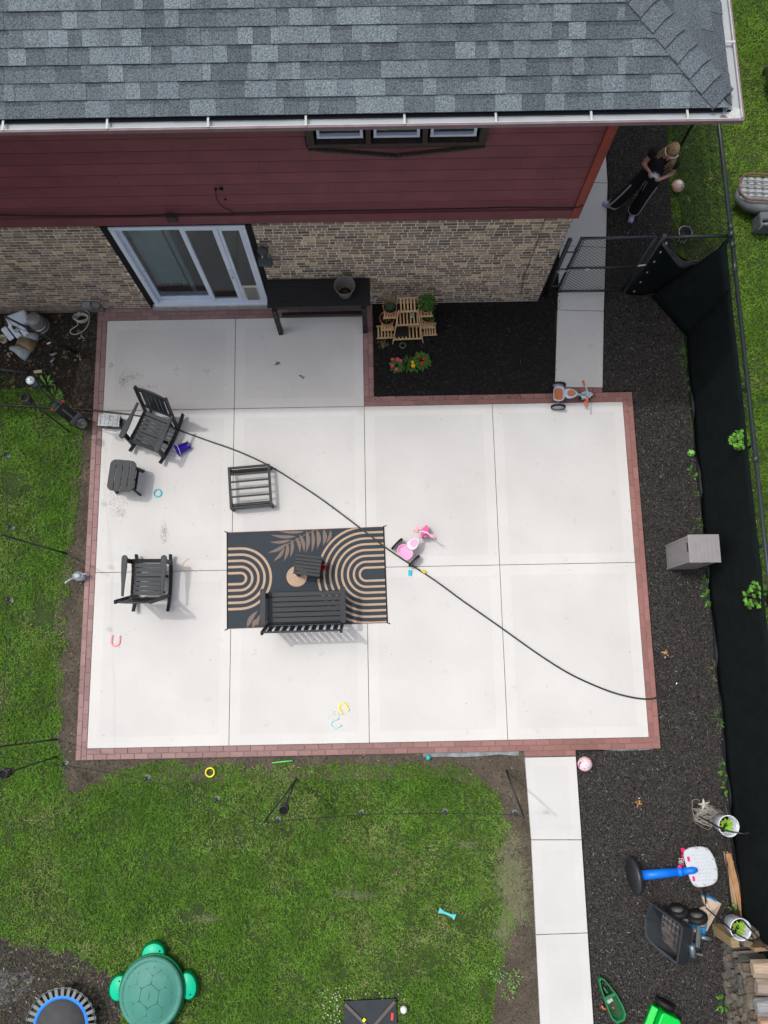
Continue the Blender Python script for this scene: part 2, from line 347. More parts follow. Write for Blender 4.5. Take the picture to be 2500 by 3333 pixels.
stuff(chips('soil_crumbs',[soil_poly],2200,[(.075,.062,.046),(.06,.05,.037),(.1,.085,.065)],(-.056,-.048),(.006,.03),(.004,.012),.02),'loose soil crumbs between lawn and pavers','soil')
stuff(chips('soil_crumbs',[soil_up],1800,[(.06,.05,.036),(.045,.037,.027),(.08,.068,.05)],(-.026,-.016),(.006,.03),(.004,.012),.02),'brown dirt strip with crumbs between left bed and pavers','soil')
stuff(chips('mud_clods',[mud],2600,[(.05,.042,.036),(.035,.03,.026),(.07,.06,.05)],(-.053,-.044),(.01,.06),(.004,.02),.05),'muddy crumbs and dead grass in the corner by the trampoline','mud')
lawn_l=[D(-700,800)[:2],D(0,800)[:2],D(60,812)[:2],D(110,835)[:2],D(160,880)[:2],D(176,915)[:2],D(178,990)[:2],D(168,1060)[:2],D(160,1150)[:2],D(158,1250)[:2],D(140,1320)[:2],D(146,1380)[:2],D(140,1430)[:2],D(132,1500)[:2],D(136,1620)[:2],D(140,1690)[:2],D(150,1712)[:2],D(190,1692)[:2],D(240,1668)[:2],D(300,1655)[:2],D(360,1640)[:2],D(450,1652)[:2],D(600,1650)[:2],D(760,1648)[:2],D(900,1646)[:2],D(1000,1652)[:2],D(1030,1680)[:2],D(1060,1700)[:2],D(1085,1710)[:2],D(1098,1750)[:2],D(1105,1800)[:2],D(1090,1850)[:2],D(1085,1900)[:2],D(1110,1950)[:2],D(1115,2000)[:2],D(1095,2060)[:2],D(1075,2120)[:2],D(1060,2230)[:2],D(1060,2600)[:2],D(-700,2600)[:2]]
bare=[(D(415,1360-0)*0),]
def patch(px,py,r): c=D(px,py); return (c.x,c.y,r)
bares=[patch(105,1330,.36),patch(150,1350,.2),patch(30,1050,.32),patch(120,1600,.12),patch(420,1975,.12),patch(1105,1920,.3),patch(60,1500,.1)]
def wob(x,y): return x+(vn(x,y,.16,1)-.5)*.22+(vn(x,y,.05,2)-.5)*.1, y+(vn(x,y,.16,4)-.5)*.22+(vn(x,y,.05,5)-.5)*.1
def grass(name,poly,dens,prob=None,tint=(1,1,1),dry=.5,green=1.):
    x,y=rpts(poly,dens); 
    xw,yw=wob(x,y); k=inpoly(xw,yw,poly); x=x[k];y=y[k]
    p=.18+.82*np.clip((vn(x,y,.16,0)*.5+vn(x,y,.05,1)*.5)*3.2-.75,0,1)
    if prob is not None: p=p*prob(x,y)
    k=RNG.random(len(x))<p; x=x[k];y=y[k];n=len(x)
    a=RNG.uniform(0,2*np.pi,n);l=RNG.uniform(.03,.075,n)*(.7+.6*vn(x,y,.5,3));w=RNG.uniform(.0022,.0048,n);el=np.radians(RNG.uniform(18,75,n))
    dx=np.cos(a);dy=np.sin(a);px=-dy;py=dx
    h=l*np.sin(el);d=l*np.cos(el);z0=-.050
    V=np.zeros((n,5,3))
    V[:,0]=np.stack([x-px*w,y-py*w,np.full(n,z0)],1);V[:,1]=np.stack([x+px*w,y+py*w,np.full(n,z0)],1)
    mx_=x+dx*d*.45;my_=y+dy*d*.45;mz=z0+h*.7
    V[:,2]=np.stack([mx_+px*w*.9,my_+py*w*.9,mz],1);V[:,3]=np.stack([mx_-px*w*.9,my_-py*w*.9,mz],1)
    V[:,4]=np.stack([x+dx*d,y+dy*d,z0+h*.92],1)
    big=vn(x,y,1.0,2)*.42+vn(x,y,.38,6)*.33+vn(x,y,.12,7)*.25; sm=RNG.random(n)
    dr=np.clip((big-.475)*5*dry+ (sm-.82)*1.4,0,1)[:,None]
    G1=np.array([.064,.150,.017]);G2=np.array([.108,.228,.026]);DR=np.array([.26,.25,.12])
    gm=np.clip(vn(x,y,.35,5)*.6+RNG.random(n)*.5,0,1)[:,None]
    c=(G1*(1-gm)+G2*gm)*(1-dr)+DR*dr; c*=RNG.uniform(.55,1.45,(n,1))*(.80+.42*vn(x,y,.22,1)+.2*vn(x,y,.07,4))[:,None]*green*np.array(tint)
    V2=V.copy(); F=[(0,1,2,3),(3,2,4,4)]
    # split: quads then tips as degenerate-free mesh
    V6=np.zeros((n,8,3)); V6[:,:4]=V[:,:4]; V6[:,4]=V[:,3];V6[:,5]=V[:,2];V6[:,6]=V[:,4]+np.stack([px*w*.15,py*w*.15,0*x],1);V6[:,7]=V[:,4]-np.stack([px*w*.15,py*w*.15,0*x],1)
    return npmesh(name,V6,[(0,1,2,3),(4,5,6,7)],c,m_blade)
def pr(x,y):
    p=np.ones(len(x))
    for cx,cy,r in bares:
        d=np.hypot(x-cx,y-cy)+ (vn(x,y,.1,2)-.5)*.3; p*=np.clip((d-r*.4)/(r*.6),.12,1)
    xw,yw=wob(x,y); k=inpoly(xw,yw,mud); p[k]*=.06
    return p
vis=[D(-60,780)[:2],D(1140,780)[:2],D(1140,2260)[:2],D(-60,2260)[:2]]
stuff(grass('lawn_grass',[(max(px,-2.3),max(py,-4.9)) for px,py in lawn_l],5600,pr),'mown green lawn with dry patches around the patio','grass')
lawn_r=[(10.14,13.5),(9.72,13.5),D(1436,262)[:2],D(1450,470)[:2],(9.98,7.5),(10.02,7.3),(10.1,3),(10.22,-5),(11.0,-5),(12.6,3),(14.2,13.5)]
stuff(grass('lawn_grass',lawn_r,4200,None,(1.18,1.05,.95),.35,1.12),'bright green lawn on the far side of the fence','grass')
g=G()
for (px,py) in ((1085,1905),(1120,1870),(1108,1960),(1090,1845),(1100,1925),(1085,2015),(1128,1935),(1118,1905),(1095,1880),(1112,1815),(1095,1990),(1125,1975)):
    c=D(px,py)
    for k in range(420):
        a=rnd(0,6.28);r=abs(random.gauss(0,.09)); p=Vector((c.x+r*math.cos(a),c.y+1.4*r*math.sin(a),-.04+rnd(0,.03)))
        g.leaf(p,(math.cos(a+rnd(-1,1)),math.sin(a+rnd(-1,1)),rnd(0,.4)),rnd(.03,.08),.004,col=tuple(v*rnd(.7,1.2) for v in (.22,.23,.13)))
for cx,cy in ((445,1985),(745,1930),(790,1935),(1010,1825)):
    c=D(cx,cy)
    for k in range(200):
        p=Vector((c.x+random.gauss(0,.11),c.y+random.gauss(0,.035),-.02+rnd(0,.02))); a=rnd(0,6.28)
        g.leaf(p,(math.cos(a),math.sin(a),.1),rnd(.02,.06),.004,col=tuple(v*rnd(.7,1.2) for v in (.2,.21,.12)))
stuff(g.build('grass_clippings',m_blade),'dry pale grass clippings lying at the lawn edge by the path','grass clippings')
g=G()
for (px,py,sx,sy,n) in ((266,825,.035,.05,90),(285,812,.10,.04,90),(318,835,.10,.02,50),(250,1075,.09,.14,120),(262,1108,.05,.06,60),(356,1150,.03,.08,110),(728,1540,.06,.05,22),(445,800,.03,.02,20),(380,800,.03,.04,20),(240,790,.03,.03,30)):
    c=D(px,py)
    for k in range(n): g.leaf((c.x+random.gauss(0,sx),c.y+random.gauss(0,sy),.0025),(rnd(-1,1),rnd(-1,1),0),rnd(.008,.022),.009,col=tuple(v*rnd(.7,1.2) for v in (.23,.216,.195)),droop=0)
stuff(g.build('dirt_marks',m_blade),'dried mud scuffs on the pale concrete at the left side','dirt')
# tiny debris on the concrete
g=G()
for k in range(190):
    x=rnd(.1,8.7);y=rnd(.1,5.4) if k<130 else rnd(5.6,7.0)
    if k>=130 and x>4.3: x=rnd(7.8,8.5);y=rnd(5.9,7.3)
    a=rnd(0,6.28);l=rnd(.006,.028)
    g.leaf((x,y,.003),(math.cos(a),math.sin(a),0),l,l*.35,col=random.choice([(.06,.05,.04),(.12,.1,.07),(.03,.03,.03)]),droop=0)
stuff(g.build('twig_litter',m_blade),'tiny twigs and leaf crumbs scattered over the pale concrete','litter')
# ================================================================ house
HX0,HX1,HY1=-9.,7.47,16.
EZ=5.98; EY=6.56; EX=8.22; PM=.42
m_brick=mat('brick',(1,1,1),.9,var=.42,scale=26,attr=True,bump=.5,bscale=90)
m_mort=mat('mortar',(.74,.66,.59),.95,var=.15,scale=20)
m_side=mat('siding',(1,1,1),.6,var=.2,scale=2.2,stretch=(1.2,1,1.2),attr=True,bump=.15,bscale=40)
m_dark=mat('dark_room',(.02,.022,.024),.9)
m_shing=mat('shingle',(1,1,1),.95,var=.75,scale=70,attr=True,bump=1,bscale=120,spec=.2)
m_gut=mat('gutter_metal',(.34,.37,.39),.45,.0,var=.06,scale=3); m_gtrim=mat('gutter_mauve',(.20,.135,.145),.5)
m_gwh=mat('gutter_white',(.42,.44,.42),.5,var=.12,scale=15)
m_fascia=mat('fascia',(.012,.014,.02),.8)
m_brown=mat('brown_trim',(.045,.033,.028),.7,var=.3,scale=14)
m_white=mat('white_vinyl',(.60,.66,.76),.4,var=.05,scale=6)
m_blackc=mat('black_caulk',(.008,.008,.009),.9,var=.5,scale=40)
m_cable=mat('cable_black',(.012,.012,.014),.5)
def glass(name,tint,gl):
    m=bpy.data.materials.new(name);m.use_nodes=True;N=m.node_tree.nodes;L=m.node_tree.links
    for n in list(N): 
        if n.type!='OUTPUT_MATERIAL': N.remove(n)
    o=[n for n in N if n.type=='OUTPUT_MATERIAL'][0]
    t=N.new('ShaderNodeBsdfTransparent');t.inputs[0].default_value=(*tint,1);s=N.new('ShaderNodeBsdfGlossy');s.inputs['Roughness'].default_value=.03
    f=N.new('ShaderNodeLayerWeight');f.inputs[0].default_value=.5;pw=N.new('ShaderNodeMath');pw.operation='POWER';L.new(f.outputs['Facing'],pw.inputs[0]);pw.inputs[1].default_value=5;a=N.new('ShaderNodeMath');a.operation='MULTIPLY_ADD';L.new(pw.outputs[0],a.inputs[0]);a.inputs[1].default_value=.8;a.inputs[2].default_value=gl
    x=N.new('ShaderNodeMixShader');L.new(a.outputs[0],x.inputs[0]);L.new(t.outputs[0],x.inputs[1]);L.new(s.outputs[0],x.inputs[2]);L.new(x.outputs[0],o.inputs[0]);return m
m_glass=glass('window_glass',(.66,.75,.78),.10); m_clear=glass('bulb_glass',(.93,.95,.96),.06)
H=T('house','two storey brick and maroon siding house with a grey shingle hip roof','house',(0,0,0))
DX0,DX1,DZ=.74,2.90,2.68
bz=2.74
# brick wall
g=G();mm=G()
ch=.0775; nr=int(bz/ch)
for r in range(nr):
    z=r*ch+.02; s=-9+(.105 if r%2 else 0)+rnd(-.02,.02)
    while s<HX1:
        L_=rnd(.12,.225) if random.random()<.85 else rnd(.07,.1); a=s; b=min(s+L_,HX1)-.013; s+=L_
        for (p,q) in ([(a,b)] if (b<DX0 or a>DX1 or z>DZ) else [(a,min(b,DX0))] if a<DX0 else [(max(a,DX1),b)] if b>DX1 else []):
            if q-p<.03 or q<-7: continue
            t=random.random()
            if t<.48: c=(.150,.118,.094)
            elif t<.76: c=(.205,.168,.130)
            elif t<.87: c=(.085,.072,.062)
            else: c=(.30,.242,.16)
            k=rnd(.75,1.2); c=tuple(v*k*q for v,q in zip(c,(1.95,1.86,1.75)))
            g.box(((p+q)/2,WY+.0465+rnd(-.0015,.0015),z+ch/2),(q-p,.1,ch-.0195+rnd(-.004,.003)),None,0,c)
for r in range(nr):  # side wall
    z=r*ch+.02; s=WY+.02+(.1 if r%2 else 0)
    while s<HY1-2:
        t=random.random(); c=(.145,.110,.085) if t<.55 else (.215,.172,.130) if t<.8 else (.30,.24,.15)
        g.box((HX1-.045,s+.1,z+ch/2),(.1,.195,ch-.014),None,0,c); s+=.21
g.build('brick_wall',m_brick,H)
mm.box(((HX0+DX0)/2,WY+.112,bz/2),(DX0-HX0,.22,bz)); mm.box(((DX1+HX1)/2-.01,WY+.112,bz/2),(HX1-DX1-.02,.22,bz)); mm.box(((DX0+DX1)/2,WY+.112,(bz+DZ)/2),(DX1-DX0,.218,bz-DZ))
mm.box((HX1-.13,(WY+HY1)/2+.12,bz/2),(.22,HY1-WY-.24,bz-.004))
mm.build('wall_core',m_mort,H)
g=G(); g.box((-1.6,WY-.02,.06),(3.1,.10,.10),col=(.36,.32,.27)); g.build('stone_ledge',mat('stone_ledge',(.17,.15,.125),.9,var=.35,scale=9,bump=.6),H)
# siding
g=G(); z=bz+.20; r=0
hh=.235
WZ0,WZ1,WX0,WX1=4.42,5.75,3.86,5.99
while z<5.95:
    s=HX0; 
    while s<HX1:
        e=min(s+rnd(1.4,3.7),HX1)
        if e>-8.9:
            k=rnd(.93,1.07); c=(.205*k,.060*k,.072*k)
            for (p,q) in ([(s,e)] if (z+hh<WZ0+.02 or e<WX0 or s>WX1) else [(s,min(e,WX0+.02)),(WX1-.02,e)] if (s<WX0 and e>WX1) else [(s,WX0+.02)] if s<WX0 else [(WX1-.02,e)] if e>WX1 else []):
                p+=.0015;q-=.0015
                if q-p<.05: continue
                y0=WY-.026;y1=WY-.017;zt=min(z+hh+.01,5.96)
                vs=[(p,y0,z),(q,y0,z),(q,y1,zt),(p,y1,zt),(p,y0+.014,z),(q,y0+.014,z),(q,y1+.012,zt),(p,y1+.012,zt)]
                g.add(vs,[(0,1,2,3),(4,7,6,5),(0,4,5,1),(1,5,6,2),(3,2,6,7),(0,3,7,4)],0,False,c)
                g.box(((p+q)/2,y1-.0025,zt-.027),(q-p,.006,.011),None,0,tuple(v*.80 for v in c))  # darker strip paints the gap shadow under each lap into the colour
        s=e
    z+=hh; r+=1
z=bz+.2
while z<5.95:  # east side
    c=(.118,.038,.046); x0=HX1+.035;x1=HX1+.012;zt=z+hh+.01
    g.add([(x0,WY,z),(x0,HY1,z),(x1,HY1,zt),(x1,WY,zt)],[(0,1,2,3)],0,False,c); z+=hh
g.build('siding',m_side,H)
g=G(); g.box((HX0/2+HX1/2,WY-.03,bz+.10),(HX1-HX0,.05,.20)); g.box((HX1+.02,(WY+HY1)/2,bz+.1),(.04,HY1-WY,.2)); g.build('skirt_board',mat('skirt_paint',(.16,.047,.056),.6,var=.12,scale=5),H)
g=G(); g.box(((HX0+WX0)/2,WY+.1,(bz+5.96)/2),(WX0-HX0,.2,5.96-bz)); g.box(((HX1+WX1)/2,WY+.1,(bz+5.96)/2),(HX1-WX1-.01,.2,5.96-bz));g.box(((WX0+WX1)/2,WY+.1,(bz+WZ0)/2),(WX1-WX0,.2,WZ0-bz));g.box(((WX0+WX1)/2,WY+.1,(WZ1+5.96)/2),(WX1-WX0,.2,5.96-WZ1)); g.box((HX1-.1,(WY+HY1)/2,(bz+5.96)/2),(.2,HY1-WY-.1,5.96-bz)); g.build('upper_wall',m_side,H)
g=G(); g.box((HX1-.03,WY-.047,(bz+5.9)/2),(.085,.03,5.9-bz)); g.box((HX1+.03,WY+.005,(bz+5.9)/2),(.03,.13,5.9-bz)); g.build('corner_trim',mat('corner_trim',(.27,.05,.03),.55,var=.15,scale=5),H)
# soffit, fascia
g=G(); g.box(((HX0+EX)/2,(EY+WY)/2+.03,EZ-.16),(EX-HX0-.05,WY-EY,.03)); g.box(((EX+HX1)/2,(WY+HY1)/2,EZ-.16),(EX-HX1,HY1-WY,.032)); g.build('soffit',mat('soffit',(.10,.05,.05),.7),H)
g=G(); g.box(((HX0+EX)/2,EY+.055,EZ-.085),(EX-HX0-.06,.03,.15)); g.box((EX-.055,(EY+HY1)/2+.02,EZ-.085),(.03,HY1-EY-.1,.15)); g.build('fascia',m_fascia,H)
# roof: real stepped courses
RZ=lambda t: EZ+.01+PM*t
RF=T('roof','','roof'); 
for k in ('label','category'): del RF[k]
RF.parent=H
g=G(); ex=.1475; ridge=4.9; n=int(ridge/ex)
sl_=math.sqrt(1+PM*PM); nrm=Vector((0,-PM,1)).normalized()
for r in range(n):
    t0=r*ex;t1=(r+1)*ex+.045; s=HX0; off=rnd(0,.3); s-=off
    xr=EX-t0-.02
    prev=None
    while s<xr:
        w_=rnd(.07,.27); e=min(s+w_,xr)
        if e>-5.5:
            raised=random.random()<.52
            t=random.random(); 
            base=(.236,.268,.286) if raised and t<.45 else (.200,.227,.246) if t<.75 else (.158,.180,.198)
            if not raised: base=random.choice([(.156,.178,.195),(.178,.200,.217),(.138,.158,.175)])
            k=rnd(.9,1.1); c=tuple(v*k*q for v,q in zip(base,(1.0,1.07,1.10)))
            th=.014 if raised else .008
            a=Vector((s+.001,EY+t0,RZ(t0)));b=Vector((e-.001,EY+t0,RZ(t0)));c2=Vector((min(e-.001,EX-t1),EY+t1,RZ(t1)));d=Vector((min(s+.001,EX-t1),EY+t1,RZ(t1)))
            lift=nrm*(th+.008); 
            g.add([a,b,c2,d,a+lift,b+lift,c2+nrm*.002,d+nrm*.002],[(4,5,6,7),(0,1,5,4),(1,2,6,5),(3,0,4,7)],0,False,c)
            if not raised and random.random()<.8:   # darker band under the overlap
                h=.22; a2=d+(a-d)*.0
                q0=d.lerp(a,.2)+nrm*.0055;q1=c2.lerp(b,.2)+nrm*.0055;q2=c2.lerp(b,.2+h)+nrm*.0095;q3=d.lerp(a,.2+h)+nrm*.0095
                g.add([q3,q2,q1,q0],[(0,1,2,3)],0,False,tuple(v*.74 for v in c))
        s=e
nr2=Vector((PM,0,1)).normalized()
for r in range(n):   # east slope
    t0=r*ex;t1=(r+1)*ex+.045; s=EY+t0+.02
    while s<13:
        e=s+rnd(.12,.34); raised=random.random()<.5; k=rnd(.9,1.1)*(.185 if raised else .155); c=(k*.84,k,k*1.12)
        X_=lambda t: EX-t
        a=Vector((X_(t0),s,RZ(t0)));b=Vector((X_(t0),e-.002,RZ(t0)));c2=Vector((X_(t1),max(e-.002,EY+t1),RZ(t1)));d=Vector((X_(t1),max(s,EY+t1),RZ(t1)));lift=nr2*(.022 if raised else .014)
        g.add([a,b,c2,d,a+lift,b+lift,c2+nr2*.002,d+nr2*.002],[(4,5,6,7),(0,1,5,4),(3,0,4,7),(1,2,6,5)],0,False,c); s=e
g.build('shingles',m_shing,RF)
g=G(); g.add([(HX0,EY+.02,EZ-.02),(EX-.02,EY+.02,EZ-.02),(EX-ridge,EY+ridge,RZ(ridge)-.03),(HX0,EY+ridge,RZ(ridge)-.03),(EX-.02,13,EZ-.02),(EX-ridge,13,RZ(ridge)-.03),(HX0,15,RZ(.8))],[(0,1,2,3),(1,4,5,2),(3,2,5,6)]); g.build('roof_deck',m_fascia,RF)
g=G(); hd=Vector((-1,1,PM)).normalized(); side1=Vector((-1,-1,0)).normalized(); 
for i in range(36):
    t=.08+i*.128; c0=Vector((EX-t,EY+t,RZ(t)+.042)); c1=Vector((EX-t-.19,EY+t+.19,RZ(t+.19)+.016))
    k=rnd(.15,.225); col=(k*.85,k,k*1.15); w_=.155
    dz=PM*w_*.7071
    l0=c0+Vector((-w_*.7071,-w_*.7071,-dz));r0=c0+Vector((w_*.7071,w_*.7071,-dz)); 
    l1=c1+Vector((-w_*.7071,-w_*.7071,-dz));r1=c1+Vector((w_*.7071,w_*.7071,-dz)); dn=Vector((0,0,-.032))
    g.add([l0,c0,r0,r1,c1,l1,l0+dn,c0+dn,r0+dn,l1+dn,r1+dn],[(0,1,4,5),(1,2,3,4),(0,6,7,1),(1,7,8,2),(0,5,9,6),(2,8,10,3)],0,False,col)
g.build('hip_cap',m_shing,RF)
# gutter
GT=T('gutter','','gutter'); 
for k in ('label','category'): del GT[k]
GT.parent=H
gw=.15
g=G(); g.box(((HX0+EX)/2,EY-gw/2+.03,EZ-.055),(EX-HX0+.1,gw-.01,.006)); g.box((EX+gw/2-.03,(EY+13)/2,EZ-.055),(gw-.01,13-EY,.006)); g.box(((HX0+EX)/2,EY+.028,EZ-.065),(EX-HX0,.006,.07)); g.box((EX-.028,(EY+13)/2,EZ-.065),(.006,13-EY,.07)); g.build('channel',m_gut,GT); g=G(); g.box(((HX0+EX)/2-.02,EY+.008,EZ-.034),(EX-HX0-.1,.034,.02)); g.build('gutter_gap_shade',m_fascia,GT)  # black strip stands in for the shade between shingle edge and gutter
g=G(); yo=EY-gw+.03; xo=EX+gw-.03
g.box(((HX0+xo)/2,yo,EZ-.032),(xo-HX0,.02,.05)); g.box((xo,(yo+13)/2+.01,EZ-.032),(.02,13-yo,.05)); g.build('lip',m_gtrim,GT)
g=G(); g.box(((HX0+xo)/2-.02,yo+.013,EZ-.012),(xo-HX0-.05,.008,.022)); g.box((xo-.013,(yo+13)/2,EZ-.012),(.008,13-yo-.05,.022)); g.build('inner_bead',mat('bead_grey',(.40,.42,.45),.3),GT)
for hx in (-1.0,0.02,.98,2.01,3.01,3.98,4.96,5.87,6.82,7.78):
    g=G(); g.box((hx,yo+.06,EZ+.002),(.022,.115,.008)); g.box((hx,yo+.02,EZ-.004),(.024,.03,.012)); g.build('hanger',m_gwh,GT)
for hy in (7.32,8.3,9.3):
    g=G(); g.box((xo-.06,hy,EZ+.002),(.115,.022,.008)); g.build('hanger',m_gwh,GT)
g=G(); g.prism([(xo-.14,yo+.012),(xo-.012,yo+.012),(xo-.012,yo+.14),(xo-.075,yo+.16),(xo-.12,yo+.10),(xo-.17,yo+.075)],EZ-.052,EZ-.035); g.build('corner_piece',m_gwh,GT)
g=G()
for k in range(40): p=(xo-rnd(.03,.22),yo+rnd(.02,.08),EZ-.045+rnd(0,.015)); g.leaf(p,(rnd(-1,1),rnd(-1,1),0),rnd(.02,.05),.006,col=(.05,.045,.035))
g.build('gutter_debris',m_blade,GT)
# upper window
WN=T('window','',''); 
for k in ('label','category'): del WN[k]
WN.parent=H
g=G(); y=WY-.05
g.box(((WX0+WX1)/2,y,WZ0+.065),(WX1-WX0,.09,.06)); 
for x in (WX0+.045,WX1-.045): g.box((x,y,(WZ0+WZ1)/2+.05),(.09,.092,WZ1-WZ0-.1))
ws=(WX1-WX0-.18-.12)/3
xs=[WX0+.09+i*(ws+.06) for i in range(3)]
for i in (1,2): g.box((xs[i]-.03,y,(WZ0+WZ1)/2+.05),(.06,.094,WZ1-WZ0-.1))
g.build('frame',m_brown,WN,bevel=.004)
for x in xs:
    g=G(); z0=WZ0+.15;z1=WZ1
    g.box((x+ws/2,WY-.03,z0+.02),(ws-.06,.05,.04)); g.box((x+.05,WY-.03,(z0+z1)/2+.02),(.035,.05,z1-z0-.04)); g.box((x+ws-.05,WY-.03,(z0+z1)/2+.02),(.035,.05,z1-z0-.04)); g.build('sash',m_white,WN,bevel=.003)
    g=G(); g.box((x+ws/2,WY-.015,(z0+z1)/2),(ws-.12,.006,z1-z0)); g.build('pane',m_glass,WN)
g=G(); zc=WZ0-.005; mx_=(WX0+WX1)/2
g.bar((WX0,WY-.075,zc),(mx_,WY-.075,zc-.16),.03,.045,up=(0,1,0)); g.bar((mx_,WY-.075,zc-.16),(WX1,WY-.075,zc),.03,.045,up=(0,1,0))
g.build('sill_board',mat('weathered_sill',(.055,.045,.036),.9,var=.5,scale=30),WN)
g=G(); g.box(((WX0+WX1)/2,WY+1.2,(WZ0+WZ1)/2),(WX1-WX0+.6,.02,1.6),mi=0); g.box(((WX0+WX1)/2,WY+.7,WZ0-.05),(WX1-WX0,1,.02),mi=1); 
for i,x in enumerate(xs): g.box((x+ws/2,WY+.35,WZ0+.35),(ws*.9,.02,.5),(rnd(-.2,.2),0,rnd(-.2,.2)),1)
g.build('room_behind',[m_dark,mat('room_pale',(.30,.29,.25),.9)],WN)
# sliding door
SD=T('sliding_door','','');
for k in ('label','category'): del SD[k]
SD.parent=H
fy=WY+.05; a0,a1,zb,zt=.855,2.80,.11,2.60
g=G()
for x0_,x1_,z0_,z1_ in ((DX0,a0,.02,DZ),(a1,DX1,.02,DZ),(DX0,DX1,zt,DZ)): g.box(((x0_+x1_)/2,WY+.08,(z0_+z1_)/2),(x1_-x0_-.002,.14,z1_-z0_))
g.build('casing',m_blackc,SD)
g=G(); g.box(((DX0+DX1)/2+.06,WY+.01,.06),(DX1-DX0-.02,.16,.10)); g.build('threshold',mat('threshold_stone',(.30,.28,.25),.85,var=.25,scale=14),SD)
g=G()
g.box(((a0+a1)/2,fy,zt-.035),(a1-a0,.12,.07)); g.box(((a0+a1)/2,fy-.02,zb+.03),(a1-a0,.15,.06)); g.box((a0+.035,fy,(zb+zt)/2),(.07,.12,zt-zb-.1)); g.box((a1-.03,fy,(zb+zt)/2),(.06,.12,zt-zb-.1))
g.build('frame',m_white,SD,bevel=.004)
def panel(x0,x1,y,name='door_panel',sw=.055,z0=zb+.07,z1=zt-.08):
    g=G(); g.box((x0+sw/2,y,(z0+z1)/2),(sw,.045,z1-z0)); g.box((x1-sw/2,y,(z0+z1)/2),(sw,.045,z1-z0)); g.box(((x0+x1)/2,y,z0+.04),(x1-x0-2*sw,.044,.08)); g.box(((x0+x1)/2,y,z1-.025),(x1-x0-2*sw,.044,.05))
    o=g.build(name,m_white,SD,bevel=.003)
    g=G(); g.box(((x0+x1)/2,y,(z0+z1)/2+.02),(x1-x0-2*sw+.01,.008,z1-z0-.1)); g.build('pane',m_glass,SD); return o
panel(a0+.072,1.90,fy+.035); panel(1.84,2.385,fy-.02,sw=.075)
o=panel(2.395,2.738,fy-.03,'pet_door_panel',.045)
g=G(); g.box((2.566,fy-.035,.45),(.25,.03,.56)); g.build('pet_door_frame',mat('cream_plastic',(.55,.54,.45),.5),SD,bevel=.004)
g=G(); g.box((2.566,fy-.058,.47),(.19,.008,.42)); g.build('pet_flap',mat('flap',(.20,.20,.18),.4,var=.2,scale=10),SD)
g=G(); g.tube([(2.35,fy-.05,1.05),(2.35,fy-.09,1.08),(2.35,fy-.09,1.28),(2.35,fy-.05,1.31)],.012); g.build('handle',m_white,SD)
g=G(); g.box((1.8,WY+2.6,1.4),(5,.05,2.8)); g.box((1.8,WY+1.4,.02),(5,2.4,.03),mi=1); g.box((1.8,WY+1.4,2.78),(5,2.4,.03)); g.box((-.6,WY+1.4,1.4),(.05,2.4,2.8));g.box((4.3,WY+1.4,1.4),(.05,2.4,2.8)); g.build('room_behind',[m_dark,mat('room_floor',(.035,.02,.014),.4)],SD)
g=G(); n=30; vs=[];fs=[]
for i in range(n+1):
    x=.98+.50*i/n; yy=fy+.16+.02*math.sin(i*1.9); zb_=.42+.06*abs(math.sin(i*math.pi/n*2.2))
    vs+=[(x,yy,zb_),(x,yy,2.55)]
for i in range(n): fs.append((2*i,2*i+2,2*i+3,2*i+1))
g.add(vs,fs,0,True); g.build('curtain',mat('curtain_fabric',(.55,.58,.53),.9,var=.08),SD)
g=G(); g.box((1.56,fy+.16,1.3),(.07,.05,2.3)); g.build('blind_post',mat('blind_pale',(.33,.42,.38),.8),SD)
# wall light, cable, outlet, bracket
q=lambda a,b:(250+a/2.37,650+b/2.37)
WL=G(); lx_,lz_=2.98,1.75
WL.ell((lx_+.0,WY-.09,lz_+.30),(.085,.06,.075)); WL.tube([(lx_,WY-.07,lz_+.26),(lx_,WY-.1,lz_+.12)],.025); WL.box((lx_,WY-.13,lz_+.02),(.20,.10,.18),(.35,0,0)); 
for k in range(6): WL.box((lx_-.085+k*.034,WY-.10,lz_+.12),(.012,.08,.03),(.35,0,0))
WL.build('wall_light',mat('lamp_grey',(.05,.06,.065),.6),H,bevel=.006)
def PW(x,y,yy=WY-.065):
    d=CFW+CRT*((x-1250)/CF)+CUP*((1666.5-y)/CF); return CO+d*((yy-CO.y)/d.y)
pts=[PW(x,y) for x,y in ((0,700),(120,703),(250,703),(400,703),(520,700),(560,697),(700,697),(900,690),(1100,686),(1250,684),(1400,681),(1550,678),(1640,675),(1880,676),(1898,668))]
pts=[Vector((-6,WY-.06,2.95))]+pts
g=G(); g.tube(pts,.011,6); g.tube([p+Vector((0,-.01,.018+.012*math.sin(i))) for i,p in enumerate(pts[:8])],.008,6)
g.build('wall_cable',m_cable,H)
g=G(); g.tube([PW(x,y,WY-.05) for x,y in ((702,618),(703,640),(712,662),(728,676),(745,684),(760,692))],.006,6); g.box(PW(720,616,WY-.04),(.05,.03,.03)); g.box(PW(703,617,WY-.04),(.03,.02,.03)); g.box(PW(734,650,WY-.045),(.03,.02,.02)); g.build('phone_cable',m_cable,H)
g=G(); c=PW(560,712,WY-.07); g.box((c.x,c.y,c.z),(.14,.05,.13)); g.build('bracket',m_brown,H,bevel=.006)
g=G(); g.tube([PW(x,y,WY-.02) for x,y in ((1790,676),(1772,720),(1757,760),(1745,800),(1725,850),(1705,900),(1695,960))],.005,5); g.build('thin_wire',m_brown,H)
g=G(); c=P(285,1003,.25); g.box((c.x,WY-.07,.28),(.13,.09,.10)); g.box((c.x+.12,WY-.05,.24),(.12,.06,.12),(0,.5,0)); g.build('outlet_box',mat('outlet_grey',(.22,.23,.24),.5),H,bevel=.006)
